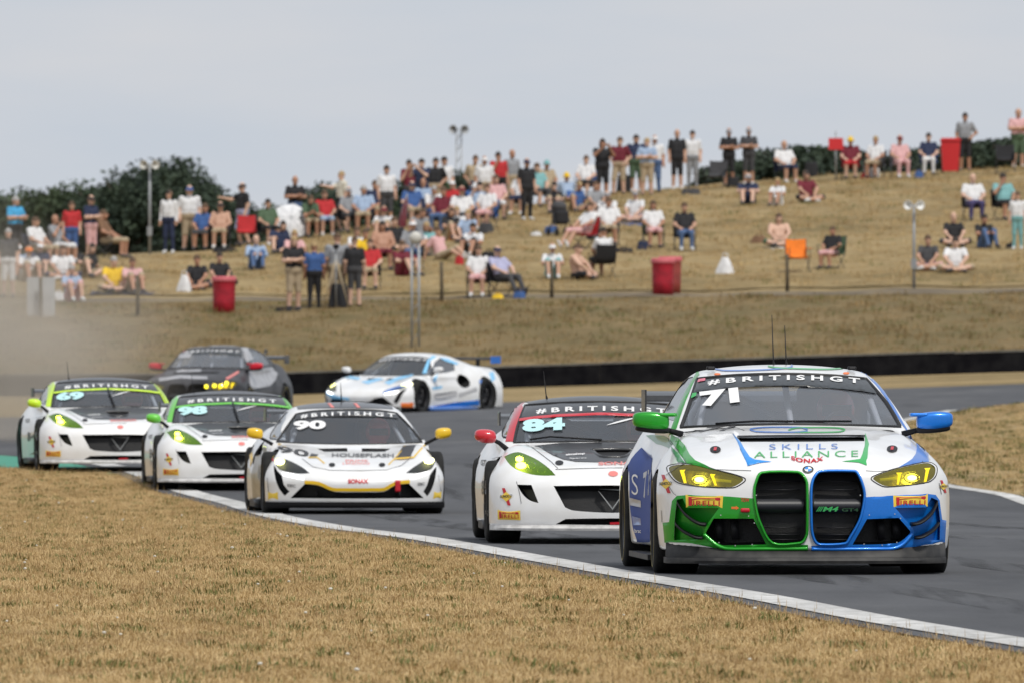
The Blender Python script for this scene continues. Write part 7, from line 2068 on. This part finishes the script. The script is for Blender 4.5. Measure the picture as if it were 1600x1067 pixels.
for a in (('carrier_bag', 288, 459, (.20, .14, .46), 'w', 'white carrier bag beside the person in black tee', 'bag', .35), ('carrier_bag', 1133, 431, (.25, .18, .46), 'w', 'white carrier bag alone on the open slope', 'bag', .3),
          ('carrier_bag', 92, 472, (.16, .12, .22), 'w', 'small white bag beside the pale blue tee wearer', 'bag', .6), ('backpack', 1160-14, 296, (.20, .14, .36), 'k', 'black backpack beside the black tee with orange print', 'bag', .75),
          ('backpack', 1080, 306, (.30, .16, .20), 'dg', 'dark holdall at the feet of the grey trousers wearer', 'bag', .8), ('backpack', 975, 303, (.22, .16, .55), 'k', 'tall black bag beside the navy tee wearer', 'bag', .8),
          ('backpack', 1268, 270, (.22, .15, .46), 'k', 'black backpack on the crest beside the bald white tee wearer', 'bag', .8), ('backpack', 1436, 280, (.14, .12, .22), 'b', 'bright blue bag below the navy top wearer', 'bag', .7),
          ('backpack', 1005, 393, (.16, .12, .26), 'n', 'navy bag beside the green chair', 'bag', .8), ('backpack', 1186, 382, (.24, .16, .22), 'br', 'brown bag beside the sunbather', 'bag', .6),
          ('backpack', 975, 397, (.26, .16, .14), 'k', 'flat black bag on the grass below the grey chair', 'bag', .8), ('backpack', 1352, 282, (.14, .12, .20), 'r', 'red bag between the straw hat and white tee wearers', 'bag', .8),
          ('backpack', 450, 490, (.34, .18, .14), 'k', 'flat black bag at the feet of the black vest wearer', 'bag', .8), ('backpack', 530, 484, (.26, .20, .62), 'k', 'large black camera bag under the tripod', 'bag', .7),
          ('backpack', 760, 366, (.20, .16, .30), 'dg', 'charcoal rucksack below the blue chair', 'bag', .8), ('backpack', 862, 366, (.20, .14, .20), 'b', 'blue bag beside the pushchair', 'bag', .8),
          ('backpack', 838, 371, (.16, .12, .12), 'w', 'white bundle beside the blue bag', 'bag', .8), ('backpack', 763, 408, (.18, .14, .24), 'k', 'black rucksack above the lavender shirt wearer', 'bag', .8),
          ('backpack', 718, 415, (.12, .10, .22), 'r', 'red flask bag above the black loungers', 'bag', .8), ('backpack', 812, 468, (.16, .14, .18), 'b', 'blue bag beside the reclining person', 'bag', .8),
          ('backpack', 778, 470, (.16, .12, .14), 'y', 'yellow bag between the two loungers', 'bag', .7), ('backpack', 675, 374, (.26, .16, .10), 'o', 'orange bag below the orange chair', 'bag', .8), ('backpack', 712, 378, (.20, .14, .10), 'o', 'orange bag below the maroon cap wearer', 'bag', .8),
          ('backpack', 1580, 389, (.14, .12, .14), 'k', 'small black bag beside the turquoise trousers', 'bag', .8), ('backpack', 352, 396, (.34, .18, .14), 'k', 'flat black bag under the shirtless person', 'bag', .8)):
    sack(*a)
def coolbox(x, y, c, label):
    g = on_ground(x, y, 325); e = empty('cool_box', g, R(12)); tag(e, label, 'cool box', 'bags and boxes on the grass')
    obj('tub', roundbox_md((0, 0, .16), (.22, .15, .16), .03, .025), cloth(c), e); obj('lid', roundbox_md((0, 0, .35), (.23, .16, .035), .02, .02), cloth('w'), e)
    obj('handle', tube([(-.2, -.16, .30), (-.2, -.17, .42), (.2, -.17, .42), (.2, -.16, .30)], .012, 6), cloth('w'), e)
coolbox(436, 381, 'b', 'blue cool box beside the white parasol'); coolbox(1362, 280, 'w', 'white cool box below the white tee wearer on the crest')
def rug(x, y, w_, d_, c, label):
    g = on_ground(x, y, 325); V, F = [], []
    for i in range(13):
        for j in range(9):
            X, D = g.x - w_ + 2*w_*i/12, g.y - d_ + 2*d_*j/8; V.append((X - g.x, D - g.y, gz(X, D) - g.z + .03 + .012*math.sin(i*1.7+j)))
    for i in range(12):
        for j in range(8): F.append((i*9+j, i*9+9+j, i*9+10+j, i*9+1+j))
    o = obj('picnic_rug', (V, F), cloth(c)); o.location = g; tag(o, label, 'rug', 'picnic rugs on the grass')
rug(192, 459, .8, .8, 'n', 'dark rug under the yellow tee and pink vest wearers'); rug(1216, 389, .4, .7, 'w', 'white towel under the sunbather'); rug(995, 352, .45, .7, 'b', 'blue blanket under the pink print tee wearer'); rug(1256, 319, .45, .5, 'k', 'black rug under the maroon top wearer')
def parasol(x, y, c, label, open_=True, h=1.0, tilt=0):
    g = on_ground(x, y, 325); e = empty('parasol', g); tag(e, label, 'parasol')
    m = Matrix.Rotation(R(tilt), 4, 'Y') @ Matrix.Rotation(R(58 if open_ else 0), 4, 'X') if open_ else Matrix.Rotation(R(tilt), 4, 'Y')
    m = Matrix.Translation((0, 0, .30 if open_ else 0)) @ m
    obj('shaft', xf(tube([(0, 0, 0), (0, 0, h)], .014, 6), m), M_GALV, e)
    n = 8; V = [(0, 0, h)]; F = []
    rows = [(.25, .95), (.45, .83), (.58, .68)] if open_ else [(.05, .8), (.10, .45), (.13, .12)]
    for r_, z in rows:
        for k in range(n*2): a = 2*math.pi*k/(n*2); q = 1 - .07*(k % 2); V.append((r_*q*math.cos(a), r_*q*math.sin(a), h*z))
    for k in range(n*2): F.append((0, 1+k, 1+(k+1) % (n*2)))
    for i in range(2):
        for k in range(n*2): F.append((1+i*16+k, 17+i*16+k, 17+i*16+(k+1) % 16, 1+i*16+(k+1) % 16))
    obj('canopy', xf((V, F), m), cloth(c), e)
    for k in range(0, 16, 2): obj('rib', xf(tube([V[0], V[1+k], V[17+k], V[33+k]], .006, 4), m), M_GALV, e)
parasol(453, 376, 'w', 'open white parasol tipped towards the track', True, .62, 8); parasol(626, 362, 'm', 'folded maroon parasol standing upright', False, 1.05, 10)
# camera tripod
g = on_ground(525, 485, 325); e = empty('camera_tripod', g); tag(e, 'pale camera tripod in front of the grey tee wearer', 'tripod')
for a in (0, 2.09, 4.19): obj('leg', tube([(.0, 0, 1.25), (.38*math.sin(a), .38*math.cos(a), 0)], [.022, .016], 6), mat('tripod_wood', (.36, .28, .17), .6), e)
obj('column', tube([(0, 0, .02), (0, -.02, 1.50)], .022, 8), M_GALV, e); obj('camera', roundbox_md((0, -.02, 1.55), (.07, .10, .055), .02, .02), M_BLACK, e)
# pushchair
g = on_ground(876, 370, 325); e = empty('pushchair', g, R(20)); tag(e, 'black pushchair parked on the slope', 'pushchair')
obj('frame', join(tube([(-.22, -.35, .12), (-.22, .15, .75), (-.22, .38, 1.0)], .014, 6), tube([(.22, -.35, .12), (.22, .15, .75), (.22, .38, 1.0)], .014, 6), tube([(-.22, .38, 1.0), (.22, .38, 1.0)], .016, 6), tube([(-.22, .32, .12), (-.22, -.02, .5)], .013, 6), tube([(.22, .32, .12), (.22, -.02, .5)], .013, 6)), M_POLE, e)
obj('seat', roundbox_md((0, .03, .52), (.19, .22, .20), .08, .035), cloth('k'), e); obj('hood', (lambda md: md)(sphere_md((0, .12, .80), (.21, .26, .17), 14, 8)), cloth('dg'), e)
for sx in (-1, 1):
    for yy in (-.35, .32): obj('wheel', xf(lathe([(.0, -.02), (.10, -.02), (.115, 0), (.10, .02), (.0, .02)], 16, 'x'), Matrix.Translation((sx*.24, yy, .115))), M_BLACK, e)
# empty chairs and a folding table
camp_chair(on_ground(1247, 427, 325), R(10), 'o', '', lab='bright orange chair standing empty below the sunbather'); camp_chair(on_ground(1117, 297, 325), R(-20), 'dg', '', lab='empty dark grey chair beside the black tee with orange print'); camp_chair(on_ground(1571, 272, 325), R(0), 'k', '', lab='empty black chair beside the pink polo wearer'); camp_chair(on_ground(386, 386, 325), R(0), 'r', '', lab='empty red chair below the lavender shorts wearer')
